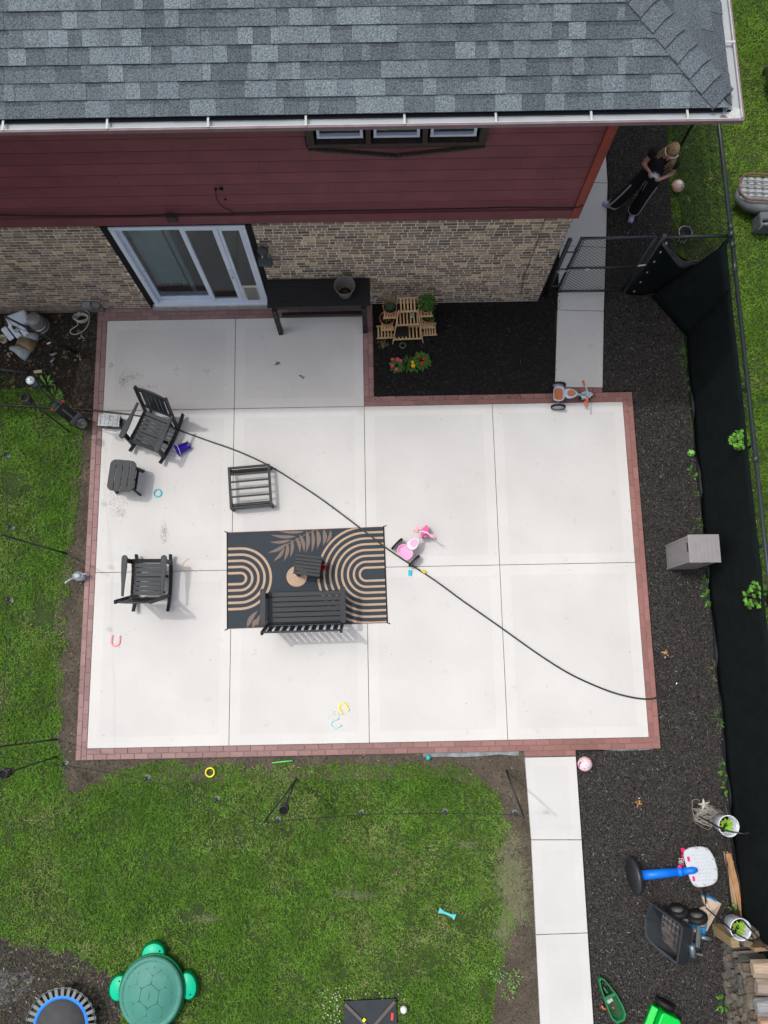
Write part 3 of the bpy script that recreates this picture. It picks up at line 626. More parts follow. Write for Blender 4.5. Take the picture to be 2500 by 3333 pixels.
# ================================================================ dark poly furniture
m_poly=mat('poly_lumber',(.0095,.0145,.0190),.48,var=.22,scale=60,bump=.15,bscale=150,spec=.30)
m_polyD=mat('poly_lumber_matt',(.005,.0065,.008),.6,var=.2,scale=50)
def rocker(label,loc,rz):
    t=T('rocking_chair',label,'rocking chair',loc,rz,'black slatted rocking chairs on the patio')
    R=1.15
    for s in (-1,1):
        g=G(); N=16; vs=[];x=.275*s
        for i in range(N+1):
            y=-.46+.92*i/N; z=R-math.sqrt(R*R-y*y)
            for dx,dz in ((-.021,0),(.021,0),(.021,.075),(-.021,.075)): vs.append((x+dx,y,z+dz))
        fs=[(0,1,2,3),(4*N+3,4*N+2,4*N+1,4*N)]
        for i in range(N):
            for k in range(4): fs.append((4*i+k,4*i+4+k,4*i+4+(k+1)%4,4*i+(k+1)%4))
        g.add(vs,fs); g.build('rocker',m_poly,t,bevel=.005)
        g=G(); g.bar((.275*s,.33,.08),(.285*s,.30,.61),.04,.07,up=(0,1,0)); g.build('front_leg',m_poly,t,bevel=.004)
        g=G(); g.bar((.272*s,-.20,.06),(.262*s,-.385,1.10),.038,.06,up=(0,1,0)); g.build('back_post',m_poly,t,bevel=.008)
        g=G(); pl=[]
        for i in range(9): a=math.pi*i/8; pl.append((.046*math.cos(a),.335+.046*math.sin(a)))
        pl+=[(-.044,.2),(-.036,.05),(-.024,-.1),(-.018,-.26),(.018,-.26),(.022,-.1),(.034,.05),(.044,.2)]
        pl=[(x_*1+.305*s,y_) for x_,y_ in pl]; g.prism(pl,.612,.640); g.build('armrest',m_poly,t,bevel=.004)
    g=G()
    for k in range(8):
        y=.315-k*.072; z=.435-.012*k*.6+.02*((k-3.5)/3.5)**2-(.02 if k==0 else 0); g.box((0,y,z),(.50,.064,.022),(.04*(3-k)*.3 if k else -.35,0,0))
    g.build('seat',m_poly,t,bevel=.004)
    g=G()
    for s in (-1,1): g.box((.235*s,.06,.385),(.03,.52,.07))
    g.box((0,.325,.37),(.56,.03,.09)); g.box((0,-.17,.33),(.54,.03,.06)); g.box((0,.1,.16),(.53,.04,.03)); g.build('seat_frame',m_polyD,t,bevel=.003)
    g=G(); bz0,bz1=.50,1.02; yb=lambda z: -.20-(z-.06)*.178
    for k in range(5):
        x=-.158+k*.079; g.bar((x,yb(bz0),bz0),(x*1.0,yb(bz1)-.012,bz1),.062,.018,up=(0,1,0))
    g.build('back_slats',m_poly,t,bevel=.003)
    n=12
    for z0,z1,cv in ((.985,1.075,.035),(.47,.53,.0)):
        g=G(); vs=[]
        for i in range(n+1):
            x=-.25+.5*i/n; q=cv*(1-(x/.25)**2)
            for z,dz in ((z0,0),(z1,q)):
                for dy in (-.014,.014): vs.append((x,yb(z)+dy-q*.5,z+dz))
        fs=[(0,2,3,1),(4*n+1,4*n+3,4*n+2,4*n)]
        for i in range(n):
            o=4*i
            for a,b in ((0,1),(1,3),(3,2),(2,0)): fs.append((o+a,o+b,o+4+b,o+4+a))
        g.add(vs,fs); g.build('back_rail',m_poly,t,bevel=.003)
    return t
rocker('black rocking chair turned askew, beside the purple bucket',(.955,5.07,0),math.radians(157))
rocker('black rocking chair standing square to the patio over a green stick',(.965,2.565,0),math.radians(-1))
# side table
t=T('side_table','black slatted side table with rounded corners between the rocking chairs','table',(.51,4.265,0),math.radians(-6))
W2,H2=.43,.52; rr=rrect(W2,H2,.10,8)
for k in range(4):
    x0=-W2/2+k*W2/4+.004;x1=x0+W2/4-.008
    # clip rounded rect to the strip
    def clip(poly,a,sg):
        out=[]
        for i in range(len(poly)):
            p=poly[i];q_=poly[(i+1)%len(poly)];pi=(p[0]-a)*sg>=0;qi=(q_[0]-a)*sg>=0
            if pi: out.append(p)
            if pi!=qi: u=(a-p[0])/(q_[0]-p[0]); out.append((a,p[1]+u*(q_[1]-p[1])))
        return out
    pl=clip(clip(rr,x0,1),x1,-1); G().prism(pl,.44,.462).build('slat',m_poly,t,bevel=.003)
for sx in (-1,1):
    for sy in (-1,1): G().bar((.19*sx,.20*sy,0),(.14*sx,.16*sy,.44),.035,.055).build('leg',m_poly,t,bevel=.004)
g=G(); 
for sy in (-1,1): g.box((0,.14*sy,.415),(.36,.03,.05))
for sx in (-1,1): g.box((.165*sx,0,.2),(.03,.34,.045))
g.box((0,0,.22),(.30,.03,.03)); g.build('apron',m_polyD,t,bevel=.003)
# coffee table on rug
t=T('side_table','small square black slatted table standing on the rug','table',(3.495,2.76,.006),math.radians(-8))
for k in range(6): G().box((0,-.1375+k*.055,.445),(.42,.049,.022)).build('slat',m_poly,t,bevel=.003)
for sx in (-1,1):
    for sy in (-1,1): G().bar((.17*sx,.13*sy,0),(.17*sx,.13*sy,.43),.04,.05).build('leg',m_poly,t,bevel=.003)
g=G()
for sy in (-1,1): g.box((0,.145*sy,.40),(.36,.022,.06))
for sx in (-1,1): g.box((.188*sx,0,.40),(.022,.27,.06)); g.box((.17*sx,0,.12),(.03,.24,.04))
g.build('apron',m_polyD,t,bevel=.002)
t=T('toy_watering_can','small red plastic can sticking out from under the square table','toy',(3.70,2.77,.006),.4)
g=G(); g.lathe([(.035,0),(.045,.01),(.048,.09),(.04,.11),(.036,.10),(.0,.02)],(0,0,0),16); g.build('body',mat('red_plastic',(.45,.012,.02),.35),t)
g=G(); g.tube([(.03,0,.08),(.075,0,.09),(.08,0,.04),(.04,0,.02)],.008); g.tube([(-.03,0,.03),(-.10,0,.10)],[.012,.008]); g.build('handle',MATS['red_plastic'],t)
# bench
t=T('garden_bench','black slatted two seat bench standing on the lower edge of the rug','bench',(3.435,2.08,.006),math.radians(.6))
for k in range(6): G().box((0,.235-k*.0795,.42-.004*k),(1.15,.071,.022)).build('seat_slat',m_poly,t,bevel=.004)
for s in (-1,1):
    g=G(); pl=rrect(.086,.56,.035,5); g.prism([(x_+.615*s,y_+.03) for x_,y_ in pl],.610,.636); g.build('armrest',m_poly,t,bevel=.004)
    G().bar((.59*s,.22,0),(.60*s,.22,.61),.04,.075,up=(0,1,0)).build('front_leg',m_poly,t,bevel=.004)
    G().bar((.59*s,-.17,0),(.59*s,-.385,.93),.04,.06,up=(0,1,0)).build('back_post',m_poly,t,bevel=.01)
    G().box((.59*s,.02,.33),(.03,.36,.06)).build('side_rail',m_polyD,t,bevel=.003)
for k in range(10):
    x=-.5+k*.111; G().bar((x,-.262,.45),(x,-.372,.88),.068,.018,up=(0,1,0)).build('back_slat',m_poly,t,bevel=.003)
G().bar((-.57,-.368,.89),(.57,-.368,.89),.028,.075).build('back_rail',m_poly,t,bevel=.004); G().bar((-.57,-.255,.44),(.57,-.255,.44),.026,.05).build('back_rail',m_poly,t,bevel=.004)
g=G(); g.box((0,.265,.375),(1.12,.025,.07)); g.box((0,-.2,.36),(1.12,.025,.06)); g.build('seat_rail',m_polyD,t,bevel=.003)
# open frame table
t=T('slatted_frame','grey slatted table frame without its top, under the hose','table frame',(2.535,4.10,0),math.radians(4))
hw,hh_=.345,.35
for s in (-1,1):
    G().box((hw*s-.02*s,0,.225),(.04,2*hh_,.045)).build('side_rail',m_poly,t,bevel=.003)
    G().box((0,(hh_-.017)*s,.225),(2*hw-.082,.034,.045)).build('end_rail',m_poly,t,bevel=.003)
    G().box((0,(hh_-.05)*s,.10),(2*hw-.06,.03,.16)).build('end_board',m_polyD,t,bevel=.003)
for k in range(5): G().box((0,.225-k*.125,.215),(2*hw-.082,.024,.036)).build('slat',m_poly,t,bevel=.002)
for sx in (-1,1):
    for sy in (-1,1): G().box(((hw-.02)*sx,(hh_-.03)*sy,.10),(.04,.055,.20)).build('leg',m_poly,t,bevel=.003)
# bar table
t=T('bar_table','tall black plank table standing against the brick wall beside the door','table',(3.725,7.155,0),math.radians(.3))
pl=[.105,.10,.135,.125,.105]; y=.285
for k,p_ in enumerate(pl): G().box((0,y-p_/2,.955),(1.66,p_-.006,.028)).build('plank',mat('black_paint',(.009,.0105,.0125),.55,var=.25,scale=30,spec=.4),t,bevel=.003); y-=p_
mb=MATS['black_paint']
for sx in (-1,1):
    for sy in (-1,1): G().box((.725*sx,(.235 if sy>0 else -.30)*1,.47),(.075,.085,.94)).build('leg',mb,t,bevel=.004)
    G().box((.725*sx,-.03,.88),(.05,.45,.09)).build('side_rail',mb,t,bevel=.003)
g=G(); g.box((0,-.255,.90),(1.37,.03,.08)); g.box((0,.25,.90),(1.4,.03,.08)); g.build('apron',mb,t,bevel=.003)
g=G(); g.box((0,-.03,.14),(1.38,.05,.08)); g.build('stretcher',mb,t,bevel=.003)
g=G(); 
for sx in (-1,1):
    for z in (.2,.45,.72,.9): g.ell((.725*sx,-.345,z),.006,6,4)
g.build('bolt_head',mat('bolt',(.4,.4,.4),.3,1),t)
# pots
m_tc=mat('terracotta',(.42,.16,.095),.8,var=.15,scale=14); m_pots=mat('potting_soil',(.012,.010,.008),1,var=.5,scale=60,bump=1)
m_leaf=mat('leaf',(1,1,1),.6,var=.15,scale=20,attr=True,spec=.2)
def pot(name,label,loc,r,h,m,soil=True,fill=.82,cat='plant pot',group=None,rot=None):
    t=T(name,label,cat,loc,0,group,rot)
    g=G(); g.lathe([(r*.62,0),(r*.66,.004),(r*.93,h*.80),(r*.935,h*.82),(r,h*.825),(r,h),(r*.94,h),(r*.90,h*.8),(r*.60,.012),(0,.012)],(0,0,0),36); g.build('pot',m,t)
    if soil: G().lathe([(r*.60,h*.3),(r*.895,h*fill),(0,h*(fill+.01))],(0,0,0),28).build('soil',m_pots,t)
    return t
def foliage(t,c,rx,rz,n,l,w,cols,name='foliage',up=.5,stem=True):
    g=G(); c=Vector(c)
    for k in range(n):
        a=rnd(0,6.283);e=math.asin(min(1,rnd(.0,1)**.6)); rr_=rx*rnd(.25,1)
        p=c+Vector((rr_*math.cos(e)*math.cos(a),rr_*math.cos(e)*math.sin(a),rz*rnd(.3,1)*math.sin(e)))
        d=Vector((math.cos(a)+rnd(-.6,.6),math.sin(a)+rnd(-.6,.6),rnd(-.2,up+.3)))
        q=random.choice(cols);k_=rnd(.6,1.35); g.leaf(p,d,l*rnd(.6,1.3),w*rnd(.7,1.2),col=tuple(v*k_ for v in q),droop=.25)
    if stem:
        for k in range(9):
            a=rnd(0,6.283); g.tube([c,c+Vector((rx*.6*math.cos(a),rx*.6*math.sin(a),rz*.7))],.004,5,col=(.05,.09,.02))
    return g.build(name,m_leaf,t)
b=P(1124,939,1.10); t=T('plant_pot','large empty taupe pot standing on the tall black table','plant pot',(4.155,7.10,.970),0)
m_tp=mat('taupe_plastic',(.155,.135,.125),.6,var=.08)
g=G(); g.lathe([(.105,0),(.108,.004),(.150,.245),(.165,.25),(.168,.275),(.158,.275),(.150,.25),(.102,.012),(0,.012)],(0,0,0),40); g.build('pot_shell',m_tp,t)
g=G()
for k in range(7): a=k*.9; g.lathe([(.008,.0135),(0,.0137)],(.06*math.cos(a),.06*math.sin(a),0),8)
g.lathe([(.09,.0126),(0,.0128)],(0,0,0),24); g.build('drain_floor',mat('pot_dirt',(.085,.062,.045),.9,var=.3,scale=50),t)
# plant stand
m_bam=mat('pine_slat',(.50,.335,.175),.55,var=.18,scale=10,stretch=(4,4,.6))
t=T('plant_stand','tiered pine plant stand with slatted shelves in the mulch by the wall','plant stand',(5.175,6.90,0),math.radians(1.5))
def shelf(x0,x1,y0,y1,z,n):
    g=G(); g.box(((x0+x1)/2,y0+.012,z-.012),(x1-x0,.024,.022)); g.box(((x0+x1)/2,y1-.012,z-.012),(x1-x0,.024,.022))
    for k in range(n): g.box((x0+.03+(x1-x0-.06)*k/(n-1),(y0+y1)/2,z+.004),(.026,y1-y0-.004,.012))
    g.build('shelf',m_bam,t,bevel=.002)
shelf(-.155,.125,-.10,.15,.88,5)
shelf(-.215,.185,-.165,.09,.50,7)
shelf(-.245,.245,-.265,-.02,.14,8)
shelf(-.42,-.19,-.10,.135,.66,5); shelf(.185,.40,-.10,.12,.66,4)
shelf(-.46,-.235,-.17,.07,.34,5) ; shelf(.215,.44,-.16,.08,.34,5)
shelf(-.53,-.25,-.22,.02,.12,5) ; shelf(.26,.50,-.2,.03,.12,5)
for s in (-1,1):
    for y0_,y1_ in ((-.28,-.09),(.02,.14)):
        G().bar((.262*s,y0_,0),(.155*s-.012,y1_,.93),.016,.016,up=(0,1,0)).build('upright',m_bam,t,bevel=.002)
    g=G()
    for z in (.10,.32): g.bar((.235*s,-.12,z-.08),(.40*s,-.12,z-.012),.016,.018,up=(0,1,0))
    g.build('brace',m_bam,t,bevel=.002)
gr='terracotta pots on the plant stand'
GC=[(.035,.085,.02),(.05,.12,.03),(.03,.065,.02)]
def on(x,y): c=math.cos(math.radians(1.5));s=math.sin(math.radians(1.5)); return 5.175+x*c-y*s,6.90+x*s+y*c
x,y=on(-.300,.02); t=pot('potted_plant','terracotta pot with a small grey green herb, upper left of the plant stand',(x,y,.673),.115,.16,m_tc,cat='potted plant',group=gr); foliage(t,(-.01,.02,.13),.085,.11,260,.035,.008,[(.06,.12,.06),(.08,.15,.08),(.05,.1,.04)],up=1)
x,y=on(.298,.0); t=pot('potted_plant','terracotta pot with a bushy bright green herb, upper right of the plant stand',(x,y,.673),.10,.14,m_tc,cat='potted plant',group=gr); foliage(t,(-.0,.05,.15),.15,.14,420,.045,.03,[(.05,.13,.02),(.07,.17,.03),(.035,.09,.015)])
x,y=on(-.350,-.02); t=pot('potted_plant','wide terracotta pot half hidden on the middle left tier of the stand',(x,y,.353),.125,.15,m_tc,cat='potted plant',group=gr); foliage(t,(0,0,.11),.08,.05,50,.05,.02,[(.12,.15,.03),(.05,.11,.02)])
x,y=on(.325,-.03); t=pot('potted_plant','small terracotta pot half hidden on the middle right tier of the stand',(x,y,.353),.09,.12,m_tc,cat='potted plant',group=gr); foliage(t,(.03,0,.1),.10,.05,70,.04,.02,[(.05,.12,.02),(.04,.09,.02)])
x,y=on(-.11,-.14); t=T('plant_tray','shallow black nursery tray on the lowest shelf of the plant stand','tray',(x,y,.153),.05)
g=G(); g.box((0,0,.03),(.23,.16,.06)); g.box((0,0,.061),(.19,.12,.004)); g.build('tray_body',mat('black_plastic',(.010,.010,.011),.5),t,bevel=.01)
x,y=on(.06,-.12); t=T('glass_jar','little pale green glass jar on the plant stand','jar',(x+.01,y+.10,.514),0); G().lathe([(.028,0),(.03,.005),(.03,.06),(.026,.065),(.024,.06),(0,.008)],(0,0,0),18).build('jar_body',mat('pale_glass',(.35,.45,.38),.15),t)
G_=Q(1200,930,6.38)
c=G_(706,1237); t=T('plastic_ring','thin green ring lying in the mulch below the plant stand','ring',(c.x,c.y,0),0); G().lathe([(.045,0),(.052,.0),(.052,.012),(.045,.012)],(0,0,-.01),24).build('hoop',mat('pale_green',(.17,.3,.14),.5),t)
for nm in ('hoop',): pass
# bedding flowers
def flower_plant(label,px,py,heads,hc,leafc,n=26,lw=.05,spread=.11,ll=.10):
    c=G_(px,py,0); t=T('bedding_plant',label,'flowering plant',(c.x,c.y,-.02),0,'flowers planted in the mulch bed')
    g=G()
    for k in range(n):
        a=k*2.399+rnd(-.2,.2); r=spread*math.sqrt(k/n)*.55; z=.03+.07*(1-k/n)
        g.leaf((r*math.cos(a),r*math.sin(a),z),(math.cos(a),math.sin(a),.25),ll*rnd(.7,1.1),lw*rnd(.8,1.2),col=tuple(v*rnd(.75,1.3) for v in leafc),droop=.15)
    g.build('leaves',m_leaf,t)
    for (hx,hy,r) in heads:
        h=G_(hx,hy,.14)-Vector((c.x,c.y,-.02)); g=G()
        for ring,(rr2,zz) in enumerate(((r,0),(r*.75,.006),(r*.5,.012))):
            for k in range(12): a=k*.5236+ring*.26; g.leaf((h.x+.2*rr2*math.cos(a),h.y+.2*rr2*math.sin(a),h.z+zz),(math.cos(a),math.sin(a),.25),rr2*.85,rr2*.42,col=tuple(v*rnd(.85,1.1) for v in hc),droop=.05)
        g.ell((h.x,h.y,h.z+.012),(r*.22,r*.22,.008),8,5,col=(.55,.30,.12) if hc[2]>.05 else (.12,.05,.01))
        g.tube([(h.x*.6,h.y*.6,.02),(h.x,h.y,h.z)],.003,5,col=(.05,.1,.02)); g.build('flower',m_leaf,t)
PK=(.62,.06,.16);LG=(.055,.15,.025);LD2=(.03,.085,.018)
flower_plant('pink flowering plant at the left end of the flower row',590,1680,[(490,1530,.034),(600,1530,.04),(665,1560,.036),(490,1668,.038),(577,1735,.034)],PK,LG,34)
flower_plant('long dark green leaves without flowers between pink and yellow blooms',800,1650,[],PK,LD2,22,.04,.10,.13)
flower_plant('yellow flowering plant in the middle of the flower row',930,1680,[(910,1590,.030),(925,1665,.040)],(.80,.52,.01),LG,14)
flower_plant('red flowering plant at the right end of the flower row',1090,1580,[(1040,1470,.025),(1110,1610,.038),(1180,1530,.028)],(.55,.015,.012),LG,40,.06,.14,.12)
c=P(1245,1135); g=G()
for k in range(14):
    a=rnd(.3,2.4); g.tube([(0,0,0),(.06*math.cos(a)*rnd(.5,1.5),.12*math.sin(a),.03),(.12*math.cos(a),.22*math.sin(a)*rnd(.4,1.1),.02)],.0035,4,col=(.16,.12,.07))
for k in range(16): g.leaf((rnd(-.08,.08),rnd(0,.2),.02),(rnd(-1,1),rnd(-1,1),0),.05,.018,col=(.13,.10,.05))
t=g.build('dry_twig',m_leaf,loc=(c.x,c.y,0)); tag(t,'dry brown twig lying in the mulch left of the plant stand','twig')
# ================================================================ rug
def hx(c,k=1): return tuple(v*k for v in c)
m_rugd=mat('rug_charcoal',(.040,.050,.060),.95,var=.18,scale=30,bump=.4,bscale=300,stretch=(1,8,1)); m_rugt=mat('rug_tan',(.44,.325,.235),.95,var=.1,scale=60,bump=.3,bscale=300); m_rugf=mat('rug_frond',(.185,.145,.125),.95,var=.25,scale=200)
rc=[P(743,1733),P(1252,1714),P(1253,2027),P(742,2048)]
O_=sum(rc,Vector())/4
ang=math.atan2((rc[1]-rc[0]).y,(rc[1]-rc[0]).x)
R_=G(); RW=(rc[1]-rc[0]).length; RH=((rc[1]-rc[2]).length+(rc[0]-rc[3]).length)/2
tg=T('outdoor_rug','charcoal outdoor rug with tan arches, a sun circle and a palm frond','rug',(O_.x,O_.y,0),ang)
inv=Matrix.Rotation(-ang,3,'Z')
f=Q(650,1450,2.5523)
def rl(a,b): return inv@(f(a,b)-O_)
G().box((0,0,.003),(RW,RH,.005)).build('base_weave',m_rugd,tg)
def band(g,c,r,w,side,length,z,n=24):
    # U shape: arc open toward +-x edge
    pts=[];cx,cy=c
    for i in range(n+1):
        a=math.radians(90+180*i/n) if side>0 else math.radians(90-180*i/n)
        pts.append((math.cos(a),math.sin(a)))
    P1=[(length,cy+(r))]+[(cx+r*x,cy+r*y) for x,y in pts]+[(length,cy-r)]
    P2=[(length,cy+(r-w))]+[(cx+(r-w)*x,cy+(r-w)*y) for x,y in pts]+[(length,cy-(r-w))]
    vs=[(x,y,z) for x,y in P1]+[(x,y,z) for x,y in P2]; k=len(P1)
    g.add(vs,[(i,i+1,k+i+1,k+i) for i in range(k-1)])
g=G(); cl=rl(340,1105); cr=rl(1385,1070)
px=lambda n: n/2.5523*(RW/(rc[1]-rc[0]).length)*.00498
for i in range(5): band(g,(cl.x,cl.y),px(56+51.5*i),px(20),-1,-RW/2+.012,.0068)
for i in range(8): band(g,(cr.x,cr.y),px(64+49.5*i),px(18),1,RW/2-.012,.0068)
c=rl(807,1088); g.add([(c.x+px(86)*math.cos(a*.2094),c.y+px(86)*math.sin(a*.2094),.0070) for a in range(30)],[tuple(range(30))])
# arches of the right motif cross others: clip to rug height
hh2=RH/2-.01; g.v=[(x,max(-hh2,min(hh2,y)),z) for x,y,z in g.v]
g.build('arch_pattern',m_rugt,tg)
g=G()
FZ_=[.0066]
def frond(a,b,w):
    FZ_[0]+=.00012
    A=rl(*a);B=rl(*b);d=(B-A);l=d.length;d.normalize();n_=Vector((-d.y,d.x,0)); w=px(w); bend=n_*w*.35
    vs=[]
    for i in range(8):
        t=i/7; m_=A+d*l*t+bend*math.sin(math.pi*t); o=n_*w*.42*math.sin(math.pi*t**.8)
        for p in (m_+o,m_-o): vs.append((p.x,max(-hh2,min(hh2,p.y)),FZ_[0]))
    g.add(vs,[(2*i,2*i+1,2*i+3,2*i+2) for i in range(7)])
for a,b,w in (((870,715),(655,712),26),((800,755),(590,742),32),((760,785),(580,802),30),((725,815),(568,892),34),((705,850),(612,962),34),((730,810),(700,962),36),((765,780),(752,930),34),((800,765),(832,890),36),((830,740),(868,890),36),((890,710),(885,890),40),((935,700),(930,895),34),((975,700),(975,860),44),((1030,695),(1025,835),40),((1090,705),(1050,815),30)): frond(a,b,w)
a=rl(650,865);b=rl(960,700)
g.bar((a.x,a.y,.0102),(b.x,b.y,.0102),.012,.001); g.build('frond_pattern',m_rugf,tg); g=G()
for a,b,w in (((395,1512),(488,1370),44),((440,1512),(505,1440),44),((478,1500),(508,1400),30)): frond(a,b,w)
g.build('frond_pattern',m_rugf,tg)
g=G()
for s in (-1,1): g.box((s*(RW/2),0,.006),(.018,RH+.02,.008))
for sx in (-1,1):
    for sy in (-1,1): g.tube([(sx*RW/2,sy*RH/2,.008),(sx*(RW/2+.03),sy*(RH/2+.01),.012),(sx*(RW/2+.045),sy*(RH/2+.02),.008)],.007,6)
g.build('edge_binding',mat('binding',(.008,.008,.009),.8),tg)
g=G(); 
for s in (-1,1): g.box((0,s*(RH/2-.003),.0065),(RW,.007,.003))
g.build('edge_stitching',mat('stitch',(.30,.13,.07),.9,var=.3,scale=50),tg)
g=G()
# ================================================================ hose
hp=[D(-60,866,.03),D(0,873,.03),D(60,877,.03),D(120,880,.03),D(180,884,.025),D(235,890,.02),D(300,898,.02),D(345,910,.02),D(390,930,.015),D(450,952,.015),D(515,975,.015),D(580,1005,.015),D(640,1042,.015),D(700,1082,.015),D(780,1142,.02),D(835,1184,.02),D(885,1218,.015),D(940,1254,.015),D(1000,1298,.015),D(1080,1354,.015),D(1160,1411,.015),D(1230,1455,.015),D(1300,1487,.015),D(1350,1503,.015),D(1395,1510,.015),D(1425,1505,.02),D(1448,1493,.015),D(1460,1480,.012)]
def smooth(p,k=4):
    o=[]
    for i in range(len(p)-1):
        a=p[max(i-1,0)];b=p[i];c=p[i+1];d=p[min(i+2,len(p)-1)]
        for j in range(k):
            t=j/k; o.append(.5*((2*b)+(c-a)*t+(2*a-5*b+4*c-d)*t*t+(3*b-a-3*c+d)*t**3))
    return o+[p[-1]]
t=T('garden_hose','long black hose lying diagonally across patio and rug to the mulch','hose',(0,0,0))
G().tube(smooth(hp),.0135,8).build('tube',mat('black_rubber',(.012,.015,.019),.38,spec=.6),t)
e0=hp[-1];e1=D(1474,1448,.02)
G().tube([e0,e0.lerp(e1,.25)],.018,10).build('coupling',mat('chrome',(.6,.6,.62),.2,1),t); G().tube([e0.lerp(e1,.25),e1],[.015,.009],8).build('nozzle',MATS['black_rubber'],t)
# ================================================================ trikes
m_blk=mat('tyre_black',(.014,.013,.013),.6)
def trike(label,loc,rz,main,tray,seatc,gripc,framec,whc,steer,wheel_r=.125,pedal=True):
    t=T('toy_tricycle',label,'tricycle',loc,rz,"children's tricycles")
    mm_=lambda n,c,r=.4: mat(n,c,r,var=.05)
    M1=mm_('trike_'+'%d%d'%(main[0]*100,main[2]*100),main);M2=mm_('traym_%d%d'%(tray[0]*100,tray[2]*100),tray);M3=mm_('seatm_%d%d'%(seatc[0]*100,seatc[2]*100),seatc);M4=mm_('gripm_%d%d'%(gripc[0]*100,gripc[2]*100),gripc);M5=mm_('framem_%d%d'%(framec[0]*100,framec[2]*100),framec);M6=mm_('wheelm_%d%d'%(whc[0]*100,whc[2]*100),whc)
    RX=Matrix.Rotation(math.radians(90),3,'X')
    for s in (-1,1):
        w_=G().lathe([(wheel_r*.80,-.016),(wheel_r*.97,-.018),(wheel_r,-.008),(wheel_r,.008),(wheel_r*.97,.018),(wheel_r*.80,.016)],(0,.195*s,wheel_r),32,M=RX).build('wheel',m_blk,t)
        G().lathe([(0,-.013),(wheel_r*.80,-.013),(wheel_r*.80,.013),(.03,.016),(0,.022)] if s<0 else [(0,-.022),(.03,-.016),(wheel_r*.80,-.013),(wheel_r*.80,.013),(0,.013)],(0,.195*s,wheel_r),28,M=RX).build('hub',M6,w_)
    G().tube([(0,-.19,wheel_r),(0,.19,wheel_r)],.012).build('axle',M6,t)
    # bin: hollow rounded tray
    g=G(); a=rrect(.185,.265,.07,6);b=rrect(.165,.245,.06,6);c_=rrect(.15,.225,.055,6);n=len(a)
    vs=[Vector((x*.82,y*.82,.14)) for x,y in a]+[Vector((x,y,.265)) for x,y in a]+[Vector((x,y,.268)) for x,y in b]+[Vector((x*.85,y*.85,.17)) for x,y in c_]
    fs=[]
    for L_ in range(3):
        for i in range(n): fs.append((L_*n+i,L_*n+(i+1)%n,(L_+1)*n+(i+1)%n,(L_+1)*n+i))
    fs.append(tuple(range(n))[::-1]);g.add([v+Vector((-.015,0,0)) for v in vs],fs,0,True); bn=g.build('rear_bin',M1,t)
    g=G(); c2=rrect(.155,.232,.055,6); g.prism([(x-.015,y) for x,y in c2],.172,.200); g.build('bin_liner',M2,bn)
    # seat
    pl=[]
    for i in range(26):
        a=2*math.pi*i/26; x=.175+.115*math.cos(a); y=(.085-.022*math.cos(a))*math.sin(a); pl.append((x,y))
    se=G().prism(pl,.255,.29).build('seat',M6 if main[0]>.5 else M1,t,bevel=.01)
    pl2=[(.185+.070*math.cos(2*math.pi*i/24)*1.0,(.058-.012*math.cos(2*math.pi*i/24))*math.sin(2*math.pi*i/24)) for i in range(24)]
    G().prism(pl2,.288,.297).build('seat_pad',M3,se,bevel=.003)
    G().tube([(.03,0,.17),(.14,0,.23),(.30,0,.25),(.41,0,.24)],.019,10).build('frame',M5,t)
    F=G(); cs,sn=math.cos(steer),math.sin(steer); o=Vector((.435,0,0)); rr_=lambda x,y,z: o+Vector((x*cs-y*sn,x*sn+y*cs,z))
    RS=Matrix.Rotation(steer,3,'Z')@RX
    w_=G().lathe([(.085,-.02),(.108,-.022),(.112,-.008),(.112,.008),(.108,.022),(.085,.02)],rr_(.03,0,.112),30,M=RS).build('wheel',m_blk,t); G().lathe([(0,-.018),(.085,-.018),(.085,.018),(0,.018)],rr_(.03,0,.112),26,M=RS).build('hub',M6,w_)
    g=G(); pl=[]
    for i in range(20):
        a=2*math.pi*i/20; v=Vector((.015+.105*math.cos(a),.062*math.sin(a)*(1-.25*math.cos(a)),0)); v=Matrix.Rotation(steer,3,'Z')@v; pl.append((o.x+v.x,o.y+v.y))
    g.prism(pl,.225,.245); g.build('fender',mat('deep_pink',(.72,.09,.32),.4) if main[0]>.5 else M1,t,bevel=.008)
    G().tube([rr_(.02,0,.12),rr_(-.01,0,.30),rr_(-.03,0,.42)],.017,10).build('fork',M5,t)
    G().tube([rr_(-.055,.10,.455),rr_(-.03,.05,.44),rr_(-.025,0,.43),rr_(-.03,-.05,.44),rr_(-.055,-.10,.455)],.012,10).build('handlebar',M6 if main[0]>.5 else M5,t)
    for s in (-1,1):
        g=G(); g.tube([rr_(-.055,.09*s,.453),rr_(-.068,.172*s,.462)],.018,12); g.lathe([(0,-.004),(.025,-.004),(.025,.004),(0,.004)],rr_(-.069,.175*s,.463),14,M=RS); g.build('grip',M4,t)
    for s in (-1,1):
        p_=G(); p_.tube([rr_(.03,.02*s,.112),rr_(.03,.055*s,.112),rr_(.03+.03*s,.06*s,.14)],.008); p_.box(rr_(.03+.03*s,.115*s,.14),(.055,.09,.022),(0,0,steer)); p_.build('pedal',M4,t,bevel=.004)
    return t
a=P(1293.5,1771.5,.12);b=P(1347.4,1825,.12); m_=(a+b)/2
trike('pink tricycle with black tyres parked beside the rug and hose',(m_.x,m_.y,0),math.radians(44),(.80,.36,.58),(.78,.33,.54),(.78,.36,.54),(.78,.38,.44),(.78,.42,.58),(.60,.60,.62),math.radians(27))
trike('pale grey blue and orange tricycle parked at the end of the shaded path',(7.685,5.585,0),math.radians(-4),(.38,.43,.52),(.42,.13,.045),(.38,.15,.07),(.50,.12,.06),(.20,.42,.40),(.38,.38,.42),math.radians(12))
